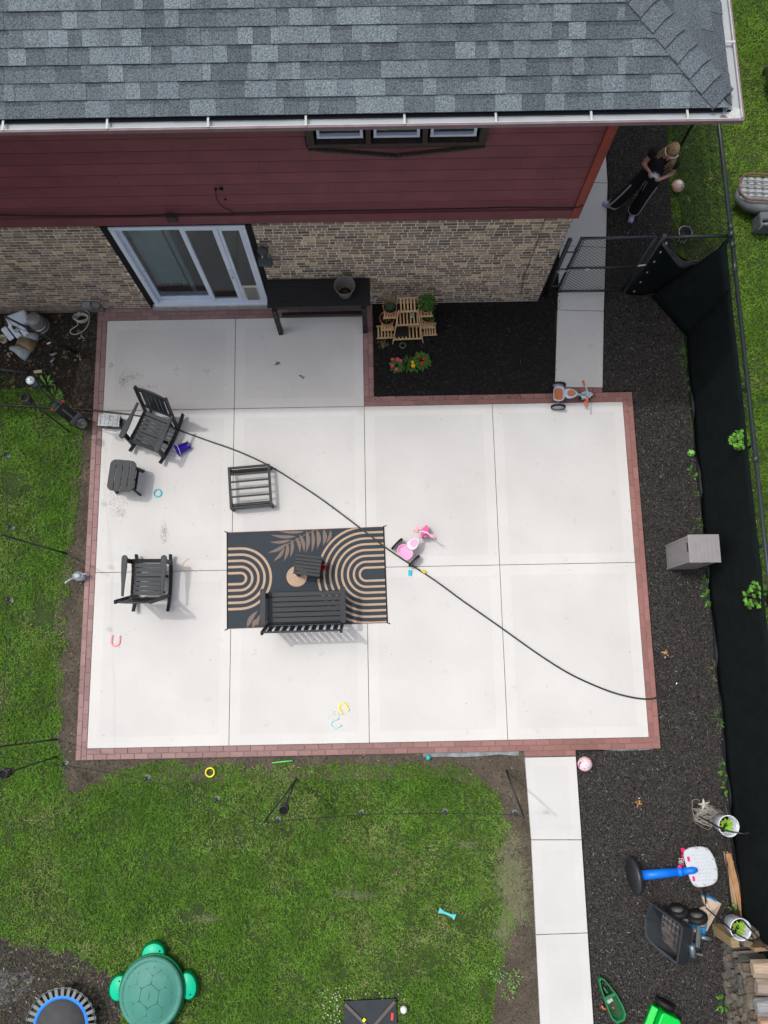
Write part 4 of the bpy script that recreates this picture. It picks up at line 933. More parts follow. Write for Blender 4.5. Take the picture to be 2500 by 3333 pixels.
# ================================================================ small toys
def ring(label,p,R,r,m,name='toy_ring'):
    g=G(); g.tube([(R*math.cos(a*.2618),R*math.sin(a*.2618),r) for a in range(24)],r,10,closed=True); o=g.build(name,m,loc=(p.x,p.y,p.z)); return tag(o,label,'ring')
ring('turquoise toy ring lying on the concrete right of the side table',P(514,1605.6),.062,.011,mat('turquoise',(.02,.45,.55),.4))
ring('yellow toy ring lying on the lawn below the patio',D(454,1668,-.02),.066,.013,mat('toy_yellow',(.75,.62,.04),.4))
def horseshoe(label,p,ang,m,s=1):
    pts=[(-.052,.085,.01),(-.056,.03,.01)]+[(-.0+.058*math.cos(math.radians(a)),-.0+.058*math.sin(math.radians(a)),.01) for a in range(180,361,20)]+[(.056,.03,.01),(.052,.085,.01)]
    g=G(); g.tube(smooth([Vector(q) for q in pts],2),.0145,8); g.v=[(x*s,y*s,z*.8) for x,y,z in g.v]; o=g.build('toy_horseshoe',m,loc=(p.x,p.y,0),rot=(0,0,ang)); return tag(o,label,'toy horseshoe','plastic toy horseshoes')
horseshoe('pink toy horseshoe on the concrete, below the lower rocking chair',D(250,1386),math.radians(-4),mat('toy_pink',(.78,.30,.32),.4),1.15)
horseshoe('yellow toy horseshoe on the concrete beside the pale blue one',D(741,1528),math.radians(208),mat('toy_lemon',(.80,.70,.12),.4),1.08)
horseshoe('pale blue toy horseshoe on the concrete below the yellow one',D(723,1564),math.radians(-70),mat('toy_ice',(.42,.68,.66),.4),1.08)
t=T('toy_bucket','purple castle sand bucket lying on its side by the rocking chair','toy bucket',(*P(598,1462)[:2],.0),0)
ax=(P(625,1450)-P(582,1470)); ax.z=0; ax.normalize(); zc=.075
Mb=Matrix((Vector((-ax.y,ax.x,0)),Vector((0,0,1)),-ax)).transposed()   # local z -> -axis (mouth points left)
m_pur=mat('purple_plastic',(.035,.012,.30),.35,var=.1)
g=G(); g.lathe([(0,-.10),(.060,-.10),(.066,-.09),(.082,.06),(.105,.105),(.108,.11),(.10,.105),(.078,.058),(.060,-.085),(0,-.09)],(0,0,zc),28,M=Mb); g.build('pail',m_pur,t)
for k in range(4): a=k*math.pi/2+.4; G().box(Vector((0,0,zc))+Mb@Vector((.048*math.cos(a),.048*math.sin(a),-.112)),(.035,.035,.03),Mb).build('turret',m_pur,t,bevel=.003)
g=G(); g.tube([Vector((0,0,zc))+Mb@Vector((.105*math.cos(a),.03+.10*math.sin(a),.08-.03*math.sin(a))) for a in [math.pi*i/12 for i in range(13)]],.005,8); g.build('bail_handle',mat('white_plastic',(.72,.73,.75),.4),t)
# tool case
c=(P(90/4.1475+300,600/4.1475+1200,.2)+P(350/4.1475+300,780/4.1475+1200,.2))/2
t=T('storage_case','small grey lidded case standing at the patio edge by the upper rocking chair','case',(.175,5.28,0),math.radians(-4))
G().box((0,0,.085),(.33,.19,.17),tap=1.06).build('case_body',mat('case_dark',(.05,.055,.06),.5),t,bevel=.012)
g=G(); g.box((0,0,.185),(.355,.205,.03)); 
for k in range(5): g.box((-.14+.07*k,0,.203),(.004,.19,.006))
for k in range(3): g.box((0,-.06+.06*k,.2025),(.33,.004,.006))
g.lathe([(.022,.0),(.022,.008),(0,.008)],(0,0,.2),16); g.build('lid',mat('clear_lid',(.24,.27,.29),.18,var=.55,scale=9,spec=.8),t,bevel=.006)
g=G(); g.box((.19,0,.12),(.03,.10,.05)); g.box((0,-.11,.15),(.05,.02,.05)); g.build('latch',m_polyD,t,bevel=.004)
# watering can
c=D(178,1246); t=T('watering_can','pale grey blue watering can standing on the left paver edge','watering can',(c.x-.02,c.y,-.0),math.radians(5))
m_wc=mat('can_plastic',(.42,.46,.50),.4,var=.04)
g=G(); g.lathe([(.085,0),(.09,.005),(.078,.17),(.073,.172),(.075,.16),(.082,.02),(0,.015)],(0,0,0),28,sq=(1,.85)); g.build('can_body',m_wc,t)
g=G(); g.lathe([(.078,.168),(0,.172)],(0,0,0),24,sq=(1,.85)); g.build('can_top',m_wc,t)
g=G(); g.tube([(-.07,-.01,.05),(-.13,-.04,.13),(-.19,-.10,.20)],[.02,.015,.011],10); g.build('spout',m_wc,t)
g=G(); g.tube([(.07,.02,.15),(.12,.02,.16),(.145,.01,.11),(.13,0,.05),(.085,0,.03)],.011,8); g.build('handle',m_wc,t)
# little things on the concrete
g=G(); g.box((0,0,.018),(.055,.09,.034)); 
for k in range(3):
    for s in (-1,1): g.lathe([(.009,0),(.009,.008),(0,.008)],(.014*s,-.028+.028*k,.035),10)
p=P(1334,1865); tag(g.build('toy_brick',mat('toy_cyan',(.01,.50,.62),.35),bevel=.004,loc=(p.x,p.y,0),rot=(0,0,-.08)),'turquoise toy building brick on the concrete below the pink tricycle','toy brick')
p=P(1381,1862); g=G(); g.ell((-.03,.02,.02),(.022,.022,.02),12,8); g.tube([(-.03,.02,.02),(.0,-.015,.02),(.045,.0,.02)],[.018,.014,.006],8); g.tube([(0,-.01,.02),(.02,.03,.015)],[.011,.006],8); g.tube([(-.01,-.01,.02),(.02,-.035,.02)],[.011,.006],8)
tag(g.build('toy_figure',mat('toy_yellow2',(.78,.58,.02),.4),loc=(p.x,p.y,0)),'small yellow toy animal lying against the hose','toy figure')
g=G(); g.tube([(0,0,.012),(.27,.10,.012)],[.012,.006],8); p=P(424,1963); tag(g.build('toy_stick',mat('toy_green',(.10,.70,.10),.4),loc=(p.x,p.y,0)),'short bright green stick lying under the lower rocking chair','toy stick')
p=D(587,1648); p2=D(632,1643); g=G(); g.tube([p+Vector((0,0,-.01)),p2+Vector((0,0,-.005))],[.006,.014],8); tag(g.build('toy_stick',MATS['toy_green']),'long bright green stick lying on the bare soil below the patio','toy stick')
pts=[P(a/4.1475+300,b/4.1475+1750,.004) for a,b in ((1300,285),(1265,310),(1235,345),(1228,375),(1245,400),(1290,410),(1340,430),(1395,458))]
tag(G().tube(smooth(pts),.004,6).build('string',mat('orange_string',(.62,.33,.10),.7)),'short orange string lying on the concrete by the lower rocking chair','string')
p=D(925,1636,-.01); g=G(); g.lathe([(0,0),(.03,.0),(.037,.02),(.035,.045),(.022,.06),(0,.062)],(0,0,0),18); tag(g.build('toy_cup',mat('toy_teal',(.01,.42,.36),.4),loc=p),'teal plastic cap lying on the soil below the patio','toy')
p=D(966,1973,-.02); g=G(); g.prism([(-.135,-.04),(-.06,-.018),(.06,-.018),(.125,-.045),(.13,.045),(.06,.02),(-.06,.02),(-.135,.042)],0,.03); tag(g.build('toy_bone',mat('toy_aqua',(.10,.50,.50),.4),bevel=.006,loc=p,rot=(0,0,math.radians(-22))),'pale turquoise bow shaped toy lying on the lawn','toy')
p=D(872,2179,.02); g=G(); g.ell((0,0,.03),(.052,.052,.062),20,14); tag(g.build('ball',mat('ball_white',(.72,.74,.78),.3,var=.04),loc=p),'small white ball on the lawn beside the black folded board','ball')
# beach ball
def ball_mat():
    m=bpy.data.materials.new('beach_ball');m.use_nodes=True;N=m.node_tree.nodes;L=m.node_tree.links;b=N['Principled BSDF'];b.inputs['Roughness'].default_value=.25
    tc=N.new('ShaderNodeTexCoord');n=N.new('ShaderNodeTexNoise');n.inputs['Scale'].default_value=7;n.inputs['Detail'].default_value=1;L.new(tc.outputs['Object'],n.inputs[0])
    r=N.new('ShaderNodeValToRGB');r.color_ramp.interpolation='CONSTANT';L.new(n.outputs[0],r.inputs[0]);e=r.color_ramp.elements;e[0].color=(.55,.04,.12,1);e[1].position=.36;e[1].color=(.72,.55,.60,1)
    for p,c in ((.57,(.75,.30,.06,1)),(.61,(.70,.55,.62,1)),(.68,(.55,.06,.30,1))): q=e.new(p);q.color=c
    L.new(r.outputs[0],b.inputs['Base Color']);return m
p=P(1905,2487,.10); t=T('ball','pink and white patterned play ball in the mulch beside the path','ball',(p.x,p.y,.085))
G().ell((0,0,0),.112,28,18).build('ball_shell',ball_mat(),t); G().lathe([(.085,.055),(.106,.034)],(0,0,0),28,M=Matrix.Rotation(math.radians(55),3,'Y')@Matrix.Rotation(math.radians(-40),3,'X')).build('blue_band',mat('ball_blue',(.02,.25,.55),.3),t).scale=(1.03,1.03,1.03)
# ================================================================ left planting bed
c=P(38,1058,.15); t=T('plastic_bin','crumpled white plastic bin lying in the left planting bed','bin',tuple(P(54,1050,.15)[:2])+(0,),math.radians(25))
m_wp=mat('milk_plastic',(.50,.55,.60),.35,var=.06)
g=G(); g.box((.04,.05,.11),(.40,.26,.22),(.25,.1,.0),tap=.85); g.build('shell',m_wp,t,bevel=.04)
for k in range(3):
    g=G(); g.bar((-.24+.12*k,.02,.14),(-.20+.13*k,-.20-.02*k,.05),.10,.07); g.build('flute',m_wp,t,bevel=.018)
c=P(108,1055,.15); t=T('metal_pot','upturned grey enamel pot on a dark dish in the left planting bed','pot',(c.x+.03,c.y+.06,0),0)
g=G(); g.lathe([(.155,0),(.165,.01),(.155,.03),(.12,.02),(0,.02)],(0.03,-.02,-.02),32); g.build('dish',mat('dish_dark',(.08,.085,.09),.3,spec=.7),t)
g=G(); g.lathe([(.14,.02),(.135,.10),(.118,.235),(.112,.245),(0,.247)],(0,0,0),32); g.build('pot_body',mat('pot_grey',(.19,.18,.18),.35,var=.2,scale=6,spec=.6),t)
g=G(); g.lathe([(.145,.015),(.15,.03),(.147,.05),(.14,.05)],(.0,0,0),32); g.build('rim',mat('rim_steel',(.5,.5,.5),.25,1),t)
c=P(14,1108); t=T('candle_jar','glass jar with dried yellow wax lying beside the white bin','jar',(c.x,c.y,0)); G().lathe([(.06,0),(.063,.005),(.066,.09),(.060,.09),(.056,.01),(0,.01)],(0,0,0),24).build('glass_wall',mat('jar_cream',(.42,.40,.32),.15),t); G().lathe([(.035,.012),(.04,.03),(.02,.04),(0,.035)],(0,.005,0),16).build('wax',mat('wax',(.22,.20,.06),.5,var=.3,scale=20),t)
fb=Q(0,1000,5.53)
c=fb(450,700,.06); t=T('soil_bag','half empty grey and brown plastic soil bag folded on the ground','bag',(c.x,c.y,0))
g=G(); out=[(370,430),(690,470),(660,580),(540,800),(430,945),(340,890),(250,800),(160,750),(175,705),(290,730),(260,690)]
def bagpart(poly,z,m,nm):
    pl=[fb(a,b,z)-Vector((c.x,c.y,0)) for a,b in poly]; g=G(); n=len(pl); cen=sum(pl,Vector())/n+Vector((0,0,.035)); vs=[p_.copy() for p_ in pl]+[Vector((p_.x,p_.y,-.02)) for p_ in pl]+[p_.lerp(cen,.45)+Vector((0,0,rnd(-.006,.012))) for p_ in pl]+[cen]
    fs=[(i,(i+1)%n,2*n+(i+1)%n,2*n+i) for i in range(n)]+[(n+i,n+(i+1)%n,(i+1)%n,i) for i in range(n)]+[(2*n+i,2*n+(i+1)%n,3*n) for i in range(n)]
    g.add(vs,fs,0,True); return g.build(nm,m,t)
bagpart([(250,690),(300,690),(320,660),(540,790),(430,945),(340,890),(250,800),(160,750),(175,705)],.05,mat('bag_grey',(.26,.29,.31),.35,var=.25,scale=9,bump=.5,bscale=20),'bag_base')
bagpart([(340,520),(650,600),(540,790),(300,680),(270,690)],.075,mat('bag_brown',(.16,.115,.065),.4,var=.4,scale=9,bump=.4,bscale=20),'bag_print')
bagpart([(370,430),(690,470),(650,600),(340,520)],.06,mat('bag_label',(.20,.23,.25),.4,var=.45,scale=25,stretch=(1,6,1)),'bag_top')
# cable coil
t=T('cable_coil','coiled pale grey cable hanging from the outlet box to the ground','cable',(0,0,0))
pts=[fb(a,b,z) for a,b,z in ((1540,60,.3),(1600,110,.15),(1612,180,.03),(1590,300,.01),(1520,410,.01),(1420,470,.01),(1330,490,.01),(1270,460,.01),(1275,410,.01),(1340,360,.01),(1400,320,.01),(1390,260,.01),(1355,200,.01),(1370,160,.03),(1420,140,.06),(1410,100,.15),(1430,90,.25))]
cc=fb(1490,220,.04); g=G(); g.tube(smooth(pts),.008,8); g.tube([cc+Vector((.085*math.cos(a*.3)*(1+.01*a),.075*math.sin(a*.3),.005*a*.4)) for a in range(62)],.008,8)
g.build('cord',mat('cable_pale',(.42,.40,.36),.5),t)
# debris: cans
p=fb(980,850); t=tag(G().tube([(-.05,-.025,.02),(.055,.02,.02)],.022,12).build('crushed_can',mat('tin',(.22,.24,.27),.3,.5,var=.4,scale=30),loc=(p.x,p.y,0)),'small crushed grey can lying in the left planting bed','can','crushed cans in the left bed')
p=fb(962,965); t=tag(G().tube([(-.035,-.04,.02),(.03,.045,.02)],.022,12).build('crushed_can',MATS['tin'],loc=(p.x,p.y,0)),'second crushed grey can, just below the first in the left bed','can','crushed cans in the left bed')
p=fb(885,652); tag(G().box((0,0,.012),(.065,.022,.02),(0,0,.5)).build('white_tag',mat('tag_white',(.7,.72,.72),.5),bevel=.003,loc=(p.x,p.y,0)),'small white plastic piece in the left planting bed','plastic piece')
g=G()
for k in range(26):
    a,b=random.choice(((1400,880),(1450,560),(1500,520),(1330,30),(1250,110),(1400,950),(100,820),(180,860),(1420,900),(1290,150))); q_=fb(a+rnd(-60,60),b+rnd(-40,40)); g.ell((q_.x,q_.y,0),(rnd(.008,.022),rnd(.008,.02),.012),8,5,col=tuple(v*rnd(.7,1.2) for v in (.34,.32,.27)))
for k in range(34):
    q_=P(rnd(5,300),rnd(1020,1330)); g.ell((q_.x,q_.y,-.01),(rnd(.005,.014),rnd(.005,.012),.01),6,4,col=tuple(v*rnd(.5,1.3) for v in (.28,.26,.21)))
stuff(g.build('pebbles',m_leaf),'pale pebbles and shell bits scattered in the left planting bed','pebbles')
g=G()
for k in range(70):
    q_=P(rnd(5,270),rnd(1020,1330)); c_=random.choice([(.16,.11,.05),(.22,.13,.05),(.12,.09,.05)]); s_=rnd(.02,.045)
    for j in range(5): a=j*1.257+k; g.leaf((q_.x,q_.y,.0),(math.cos(a),math.sin(a),.1),s_,s_*.45,col=c_)
stuff(g.build('fallen_leaves',m_leaf),'dry brown leaves fallen in the left planting bed','leaves')
# cable in dirt
t=T('power_adapter','small black adapter with thin cord lying on the soil left of the pavers','adapter',(0,0,0)); p=fb(1510,885); G().box((p.x,p.y,.0),(.085,.05,.035),(0,0,.5)).build('plug_body',m_polyD,t,bevel=.006); G().tube(smooth([fb(a,b,.0) for a,b in ((1545,850),(1575,780),(1580,600),(1600,480),(1650,470),(1700,560))]),.004,5).build('cord',m_cable,t)
# weeds
def weed(px,py,r,n,l,w,label,cols=GC,z=-.03,up=1.,name='weed',cat='weed',grp=None,stretch=1.):
    p=D(px,py,z); g=G()
    for k in range(n):
        a=rnd(0,6.28);q_=r*random.random()**.5; c_=random.choice(cols);kk=rnd(.7,1.4)
        g.leaf((q_*math.cos(a),q_*math.sin(a)*stretch,rnd(.01,.05)),(math.cos(a),math.sin(a),rnd(.1,up)),l*rnd(.6,1.2),w*rnd(.7,1.2),col=tuple(v*kk for v in c_),droop=.2)
    o=g.build(name,m_leaf,loc=p); return tag(o,label,cat,grp)
BG=[(.07,.20,.03),(.10,.26,.04),(.05,.15,.02)]
weed(102,835,.06,12,.16,.045,'pointed bright green weed at the edge of the left bed',BG)
weed(118,860,.10,26,.14,.035,'wide bright green weed beside the black torch',BG)
# ================================================================ fence, gate
m_rail=mat('fence_black',(.020,.026,.030),.35,spec=.6,var=.1); m_wire=mat('fence_wire',(.012,.015,.014),.5); m_bolt=MATS['bolt']
FX=10.06; FZ=1.86
def chain(x0,y0,x1,y1,z0,z1,pitch,r,z_top_barb=True):
    a=np.array([x0,y0]);b=np.array([x1,y1]);L_=np.linalg.norm(b-a);d=(b-a)/L_;nw=int(L_/pitch);nz=int((z1-z0)/pitch)
    V=[];F=[]
    nrm=np.array([-d[1],d[0]])
    for i in range(nw+1):
        for (ph) in (0,):
            ks=np.arange(nz+1); off=((ks+i)%2)*pitch-pitch*.5+i*pitch; off=np.clip(off,0,L_)
            px=a[0]+d[0]*off;py=a[1]+d[1]*off;pz=z0+ks*(z1-z0)/nz
            dep=((ks+i)%2)*2*r-r
            o=len(V)*0
            for k in range(nz+1):
                for t in range(3):
                    an=2.094*t; V.append((px[k]+d[0]*r*math.cos(an)+nrm[0]*(r*math.sin(an)+dep[k]),py[k]+d[1]*r*math.cos(an)+nrm[1]*(r*math.sin(an)+dep[k]),pz[k]))
    n1=(nz+1)*3
    for i in range(nw+1):
        for k in range(nz):
            for t in range(3):
                o=i*n1+k*3; F.append((o+t,o+(t+1)%3,o+3+(t+1)%3,o+3+t))
    g=G(); g.v=V; g.f=F; g.m=[0]*len(F); g.s=[False]*len(F); g.c=[(1,1,1)]*len(F); return g
# side fence (runs along the mulch bed)
t=T('chain_link_fence','tall black chain link fence with dark privacy screen along the right side','fence',(0,0,0))
FY0,FY1=-6.2,13.
g=G(); g.tube([(FX,FY0,FZ),(FX,7.5,FZ)],.030,12); g.tube([(FX,7.5,FZ),(FX-.02,FY1,FZ)],.030,12); g.build('top_rail',m_rail,t)
chain(FX+.035,FY0,FX+.035,FY1,.0,FZ+.02,.036,.0030).build('wire_mesh',m_wire,t)
for y in (-4.6,-2.1,.35,2.75,5.1,7.5,10.1,12.4):
    g=G(); g.tube([(FX+.015,y,-.05),(FX+.015,y,FZ+.02)],.036 if y==7.5 else .026,12); 
    if y==7.5: g.ell((FX-.02,y,FZ+.04),.05,14,8)
    g.build('post',m_rail,t)
g=G()
for y in (7.35,7.65,4.0): g.tube([(FX,y-.05,FZ),(FX,y+.05,FZ)],.040,12)
g.tube([(FX,6.9,FZ),(FX,7.12,FZ)],.034,12); g.build('rail_sleeve',m_rail,t)
m_scr=mat('screen_fabric',(.0075,.011,.0115),.95,var=.2,scale=6,bump=.3,bscale=250,spec=.08)
def screen(name,f,nu,nv,m,par):
    vs=[];fs=[]
    for i in range(nu+1):
        for j in range(nv+1): vs.append(f(i/nu,j/nv))
    for i in range(nu):
        for j in range(nv): a=i*(nv+1)+j; fs.append((a,a+nv+1,a+nv+2,a+1))
    g=G(); g.add(vs,fs,0,True); o=g.build(name,m,par); s=o.modifiers.new('s','SOLIDIFY'); s.thickness=.003; return o
def fs_(u,v):
    y=FY0+(7.48-FY0)*u; z=.02+(FZ-.07)*v; x=FX-.062+.010*math.sin(y*5)*(1-v)+.02*math.sin(y*1.7+1)*math.sin(v*3.1)+.012*math.sin(y*11+v*6)*math.sin(v*3.14)-.03*(1-v)**3
    z-=.02*abs(math.sin(y*1.27))*v
    return (x,y,z)
screen('privacy_screen',fs_,240,10,m_scr,t)
def fh(u,v):
    y=FY0+(7.3-FY0)*u; return (FX-.075-.035*(1-v)+.009*math.sin(y*4.1)+.006*math.sin(y*9),y,-.02+.10*v)
screen('screen_hem',fh,200,2,mat('screen_hem_m',(.016,.020,.021),.7,var=.3,scale=20),t)
g=G()
for i in range(30):
    y=FY0+.3+i*.45; g.ell((FX-.05,y,rnd(1.76,1.79)),(.008,.008,.006),6,4)
    if i%2: g.ell((FX-.13,y,.04),(.008,.008,.006),6,4)
g.build('grommet',mat('grommet',(.5,.5,.5),.3,.8),t)
# short front fence + gate
t=T('fence_panel','short black fence panel with drooping screen fabric right of the gate','fence',(0,0,0))
g=G(); g.tube([(9.03,7.5,FZ-.02),(FX-.03,7.5,FZ-.02)],.024,10); g.build('top_rail',m_rail,t)
g=G(); g.tube([(9.04,7.5,-.05),(9.04,7.5,FZ+.02)],.034,12); g.build('post',m_rail,t)
chain(9.05,7.53,FX-.03,7.53,.0,FZ,.036,.003).build('wire_mesh',m_wire,t)
def fp(u,v):
    top=FZ-.08-.62*math.sin(min(1,u*1.35)*math.pi*.5)**1.3+.18*max(0,u-.75)
    x=9.02+(FX-.08-9.02)*u; z=.0+top*v; return (x,7.47-.03*math.sin(u*7+v*2)-.01,z)
screen('privacy_screen',fp,24,10,m_scr,t)
def fl(u,v):
    top=FZ-.08-.62*math.sin(min(1,u*1.35)*math.pi*.5)**1.3+.18*max(0,u-.75)
    x=9.02+(FX-.08-9.02)*u; return (x,7.45-.05*v-.02*math.sin(u*14),top+.005+.035*math.sin(v*3.1)-.13*v*math.sin(u*3.1))
screen('screen_flap',fl,30,5,mat('screen_flap_m',(.055,.058,.062),.6,var=.4,scale=14),t)
def fb_(u,v):  # slack fabric bridging corner
    a=Vector((9.45+.5*u,7.4-.1*u,.9+.75*u*v)); return (9.98-.55*(1-u)*(1-v),7.40-.75*u,.02+(FZ-.1)*v)
screen('corner_fabric',fb_,10,8,m_scr,t)
g=G()
for z in (.15,.5,.85,1.2,1.5,1.75): g.box((9.10,7.44,z),(.02,.02,.045))
g.build('cable_ties',mat('tie_white',(.55,.55,.53),.5),t)
t=T('gate','black chain link walk gate between the house corner and the fence','gate',(0,0,0))
gx0,gx1,gz=7.79,8.92,1.84
g=G(); 
for z in (.07,.90,gz): g.tube([(gx0,7.5,z),(gx1,7.5,z)],.021,10)
g.tube([(gx0,7.5,.06),(gx0,7.5,gz)],.023,10); g.ell((gx0,7.5,gz),.028); g.tube([(gx1,7.5,.06),(gx1,7.5,gz)],.023,10); g.build('frame',m_rail,t)
chain(gx0+.03,7.52,gx1-.02,7.52,.01,gz,.037,.0036).build('wire_mesh',m_wire,t)
g=G(); g.tube([(gx0+.05,7.5,.1),(gx0+.05,7.5,gz-.05)],.006,6); g.build('tension_bar',m_rail,t)
g=G(); g.tube([(7.62,7.5,-.05),(7.62,7.5,1.80)],.036,12); g.ell((7.62,7.5,1.80),.037); g.build('post',m_rail,t)
g=G()
for z in (.35,.95,1.5): g.tube([(7.62,7.46,z),(7.79,7.46,z)],.012,8); g.ell((gx0,7.5,z),.032)
g.build('hinge',m_rail,t)
g=G(); g.tube([(8.90,7.47,1.0),(9.03,7.47,1.03)],.012,8); g.tube([(gx0+.02,7.46,.93),(7.68,7.42,.86),(7.60,7.42,.95)],.006,6); g.box((8.1,7.46,.92),(.05,.02,.02)); g.build('latch',MATS['tie_white'],t)
# ---- hanging planters on the fence
def hp_(label,c,r,n,spread,spread_off,cols,l,w):
    t=T('hanging_planter',label,'planter',c,0,'planters hung on the screened fence')
    g=G(); g.lathe([(r*.75,-.16),(r,0),(r*1.04,.0),(r*.95,-.01),(r*.9,-.04),(0,-.045)],(0,0,0),28); g.build('pot',mat('planter_dark',(.022,.02,.022),.5),t)
    G().lathe([(r*.9,-.035),(0,-.03)],(0,0,0),24).build('soil',mat('planter_soil',(.035,.028,.022),1,var=.5,scale=60),t)
    [G().tube([(r,q,.0),(r+.05,q,.03),(r+.09,q,-.0)],.008,6).build('hook',m_rail,t) for q in (-.03,.05)]
    g=G()
    for k in range(n):   # palmate leaves made of narrow lobes
        a=rnd(0,6.28);q_=spread*random.random()**.5; p=Vector((q_*math.cos(a)*1.25+spread_off[0],q_*math.sin(a)+spread_off[1],rnd(.02,.14))); c_=random.choice(cols);kk=rnd(.7,1.3)
        hd=rnd(0,6.28)
        for j in range(5):
            b=hd+(j-2)*.62; g.leaf(p,(math.cos(b),math.sin(b),rnd(-.1,.25)),l*(1-.12*abs(j-2)),w,col=tuple(v*kk for v in c_),droop=.15)
        g.tube([(0,0,-.02),p],.0025,4,col=(.08,.12,.03))
    g.build('foliage',m_leaf,t); return t
PG=[(.085,.24,.025),(.11,.30,.03),(.06,.17,.02)]
c=P(2418,1438,1.62); hp_('leafy bright green plant in a planter near the upper part of the fence',P(2422,1442,1.60),.115,60,.135,(-.075,.02),PG,.055,.019)
hp_('sparse leafy plant in a round planter further down the fence',P(2484,1950,1.60),.12,30,.18,(-.13,.04),PG,.06,.020)
# weeds along the fence foot
k=0
for (px,py,r,n,l,w,lb) in ((1475,700,.05,24,.10,.008,'thin grassy weed at the foot of the upper fence screen'),(1482,775,.07,50,.12,.007,'tall grassy weed tuft by the fence screen above the green ball'),(1490,830,.05,30,.08,.008,'low grass tuft at the screen hem above the green ball'),
   (1497,1023,.05,12,.07,.045,'broad leaved green weed below the green ball'),(1508,1060,.04,14,.05,.02,'small light green weed at the screen hem above the storage box'),(1515,1130,.05,26,.07,.01,'wispy pale grass beside the storage box'),
   (1528,1265,.06,34,.10,.012,'upright grassy weed just below the storage box'),(1531,1290,.06,20,.09,.04,'broad leaved weed between storage box and lower fence'),(1540,1310,.04,10,.07,.04,'small round leaved weed at the lower fence hem'),
   (1545,1450,.06,30,.12,.006,'dry yellowish grass tuft at the lower fence hem'),(1555,1550,.06,34,.12,.007,'green grass tuft at the hem beside the hose end'),(1565,1660,.05,22,.07,.03,'bright leafy weed level with the lower patio edge'),(1568,1700,.05,16,.06,.03,'small bright weed above the white bucket')):
    weed(px-3,py,r,n,l,w,lb,BG if 'dry' not in lb else [(.22,.20,.09),(.14,.16,.05)],stretch=1.8); k+=1
for (px,py,r,n,l,w,lb) in ((1110,2110,.12,40,.05,.026,'pale leafy weed at the path edge near the bottom'),(1098,2140,.10,30,.05,.025,'leafy weed between lawn and path, lower one'),(1075,2095,.13,40,.055,.028,'wide light green weed at the lawn corner')):
    weed(px,py,r,n,l,w,lb,[(.10,.20,.05),(.13,.24,.06)])
# green ball with holes
c=P(2253,1472,.07); t=T('toy_ball','lime green openwork toy ball by the fence screen','ball',(c.x,c.y,.03))
g=G(); g.ell((0,0,0),.062,20,12); g.build('ball_core',mat('lime',(.20,.50,.12),.5,var=.1,scale=30),t)
g=G()
for i in range(9): 
    a=i*.9; e=.35+.5*(i%3)/2; d=Vector((math.cos(a)*math.cos(e),math.sin(a)*math.cos(e),math.sin(e))); g.lathe([(.014,.0),(0,.001)],d*.0625,12,M=d.to_track_quat('Z','Y').to_matrix())
g.build('holes',m_blackc,t)
# ---- storage box
t=T('storage_box','upright taupe plastic storage box standing in the mulch against the fence','storage box',(9.545,2.83,-.02),math.radians(-.5))
m_box=mat('taupe_resin',(.235,.225,.232),.55,var=.05); m_box2=mat('taupe_resin_dark',(.185,.178,.182),.55,var=.05)
G().box((0,0,.50),(.45,.40,1.0)).build('cabinet',m_box,t,bevel=.008)
g=G(); 
for k in range(22): g.box((-.228,0,.08+k*.041),(.006,.32,.030))
g.build('door',m_box2,t,bevel=.002)
g=G(); 
for s in (-1,1): g.box((-.23,.185*s,.5),(.014,.03,1.0))
g.build('door_frame',m_box,t,bevel=.003)
g=G(); g.box((0,0,1.015),(.475,.43,.03)); 
g.build('lid',m_box,t,bevel=.006)
for k in range(7): G().box((-.168+k*.062,0,1.032),(.058,.36,.006)).build('lid_plank',m_box,t,bevel=.0015)
g=G(); g.box((-.06,-.218,.99),(.03,.012,.03)); g.build('red_tab',mat('tab_red',(.5,.03,.02),.4),t); g=G(); g.box((-.24,.03,.985),(.01,.14,.02)); g.box((0,-.217,.985),(.16,.008,.014)); g.build('handle_slot',m_blackc,t)
# ================================================================ neighbour side
p=P(2405,655); 
t=T('lounge_chair','round grey cushioned lounge chair with rose brown frame and cords on the neighbouring lawn','chair',tuple(P(2503,606,.52)[:2])+(-.03,),math.radians(-4))
fq=Q(1850,350,2.552)
m_fr=mat('rose_frame',(.18,.085,.07),.4); m_cu=mat('cushion_grey',(.36,.38,.39),.9,var=.1,scale=9,bump=.4,bscale=30); m_cd=mat('cushion_side',(.14,.15,.15),.9,var=.15,scale=9)
W3,H3=.98,.50; 
g=G(); rp=rrect(W3,H3,.22,9); g.tube([(x,y,.52) for x,y in rp],.017,8,closed=True); g.build('rim_frame',m_fr,t)
g=G(); 
for i in range(7):
    for j in range(4):
        g.ell((-.39+.13*i,-.16+.108*j,.44),(.072,.060,.06),12,8)
g.build('cushion',m_cu,t)
g=G(); g.lathe([(.1,.12),(.40,.16),(.50,.30),(.49,.42),(.40,.44),(0,.44)],(0,-.06,0),32,sq=(1,.62)); g.build('cushion_side',m_cd,t)
g=G()
for j in range(6): g.tube([(-W3/2+.02,-.19+.076*j,.525),(0,-.185+.075*j,.51),(W3/2-.02,-.19+.076*j,.525)],.005,5)
g.build('cords',m_cable,t)
g=G()
for sx in (-1,1):
    for sy in (-1,1): g.tube([(.28*sx,.1*sy,0),(.25*sx,.08*sy,.2)],.02,8)
g.build('legs_base',m_fr,t)
c=fq(1620,930,.3); t=T('camp_stool','grey fabric camp seat standing under the round lounge chair','stool',tuple(P(2490,712,.3)[:2])+(-.03,),0)
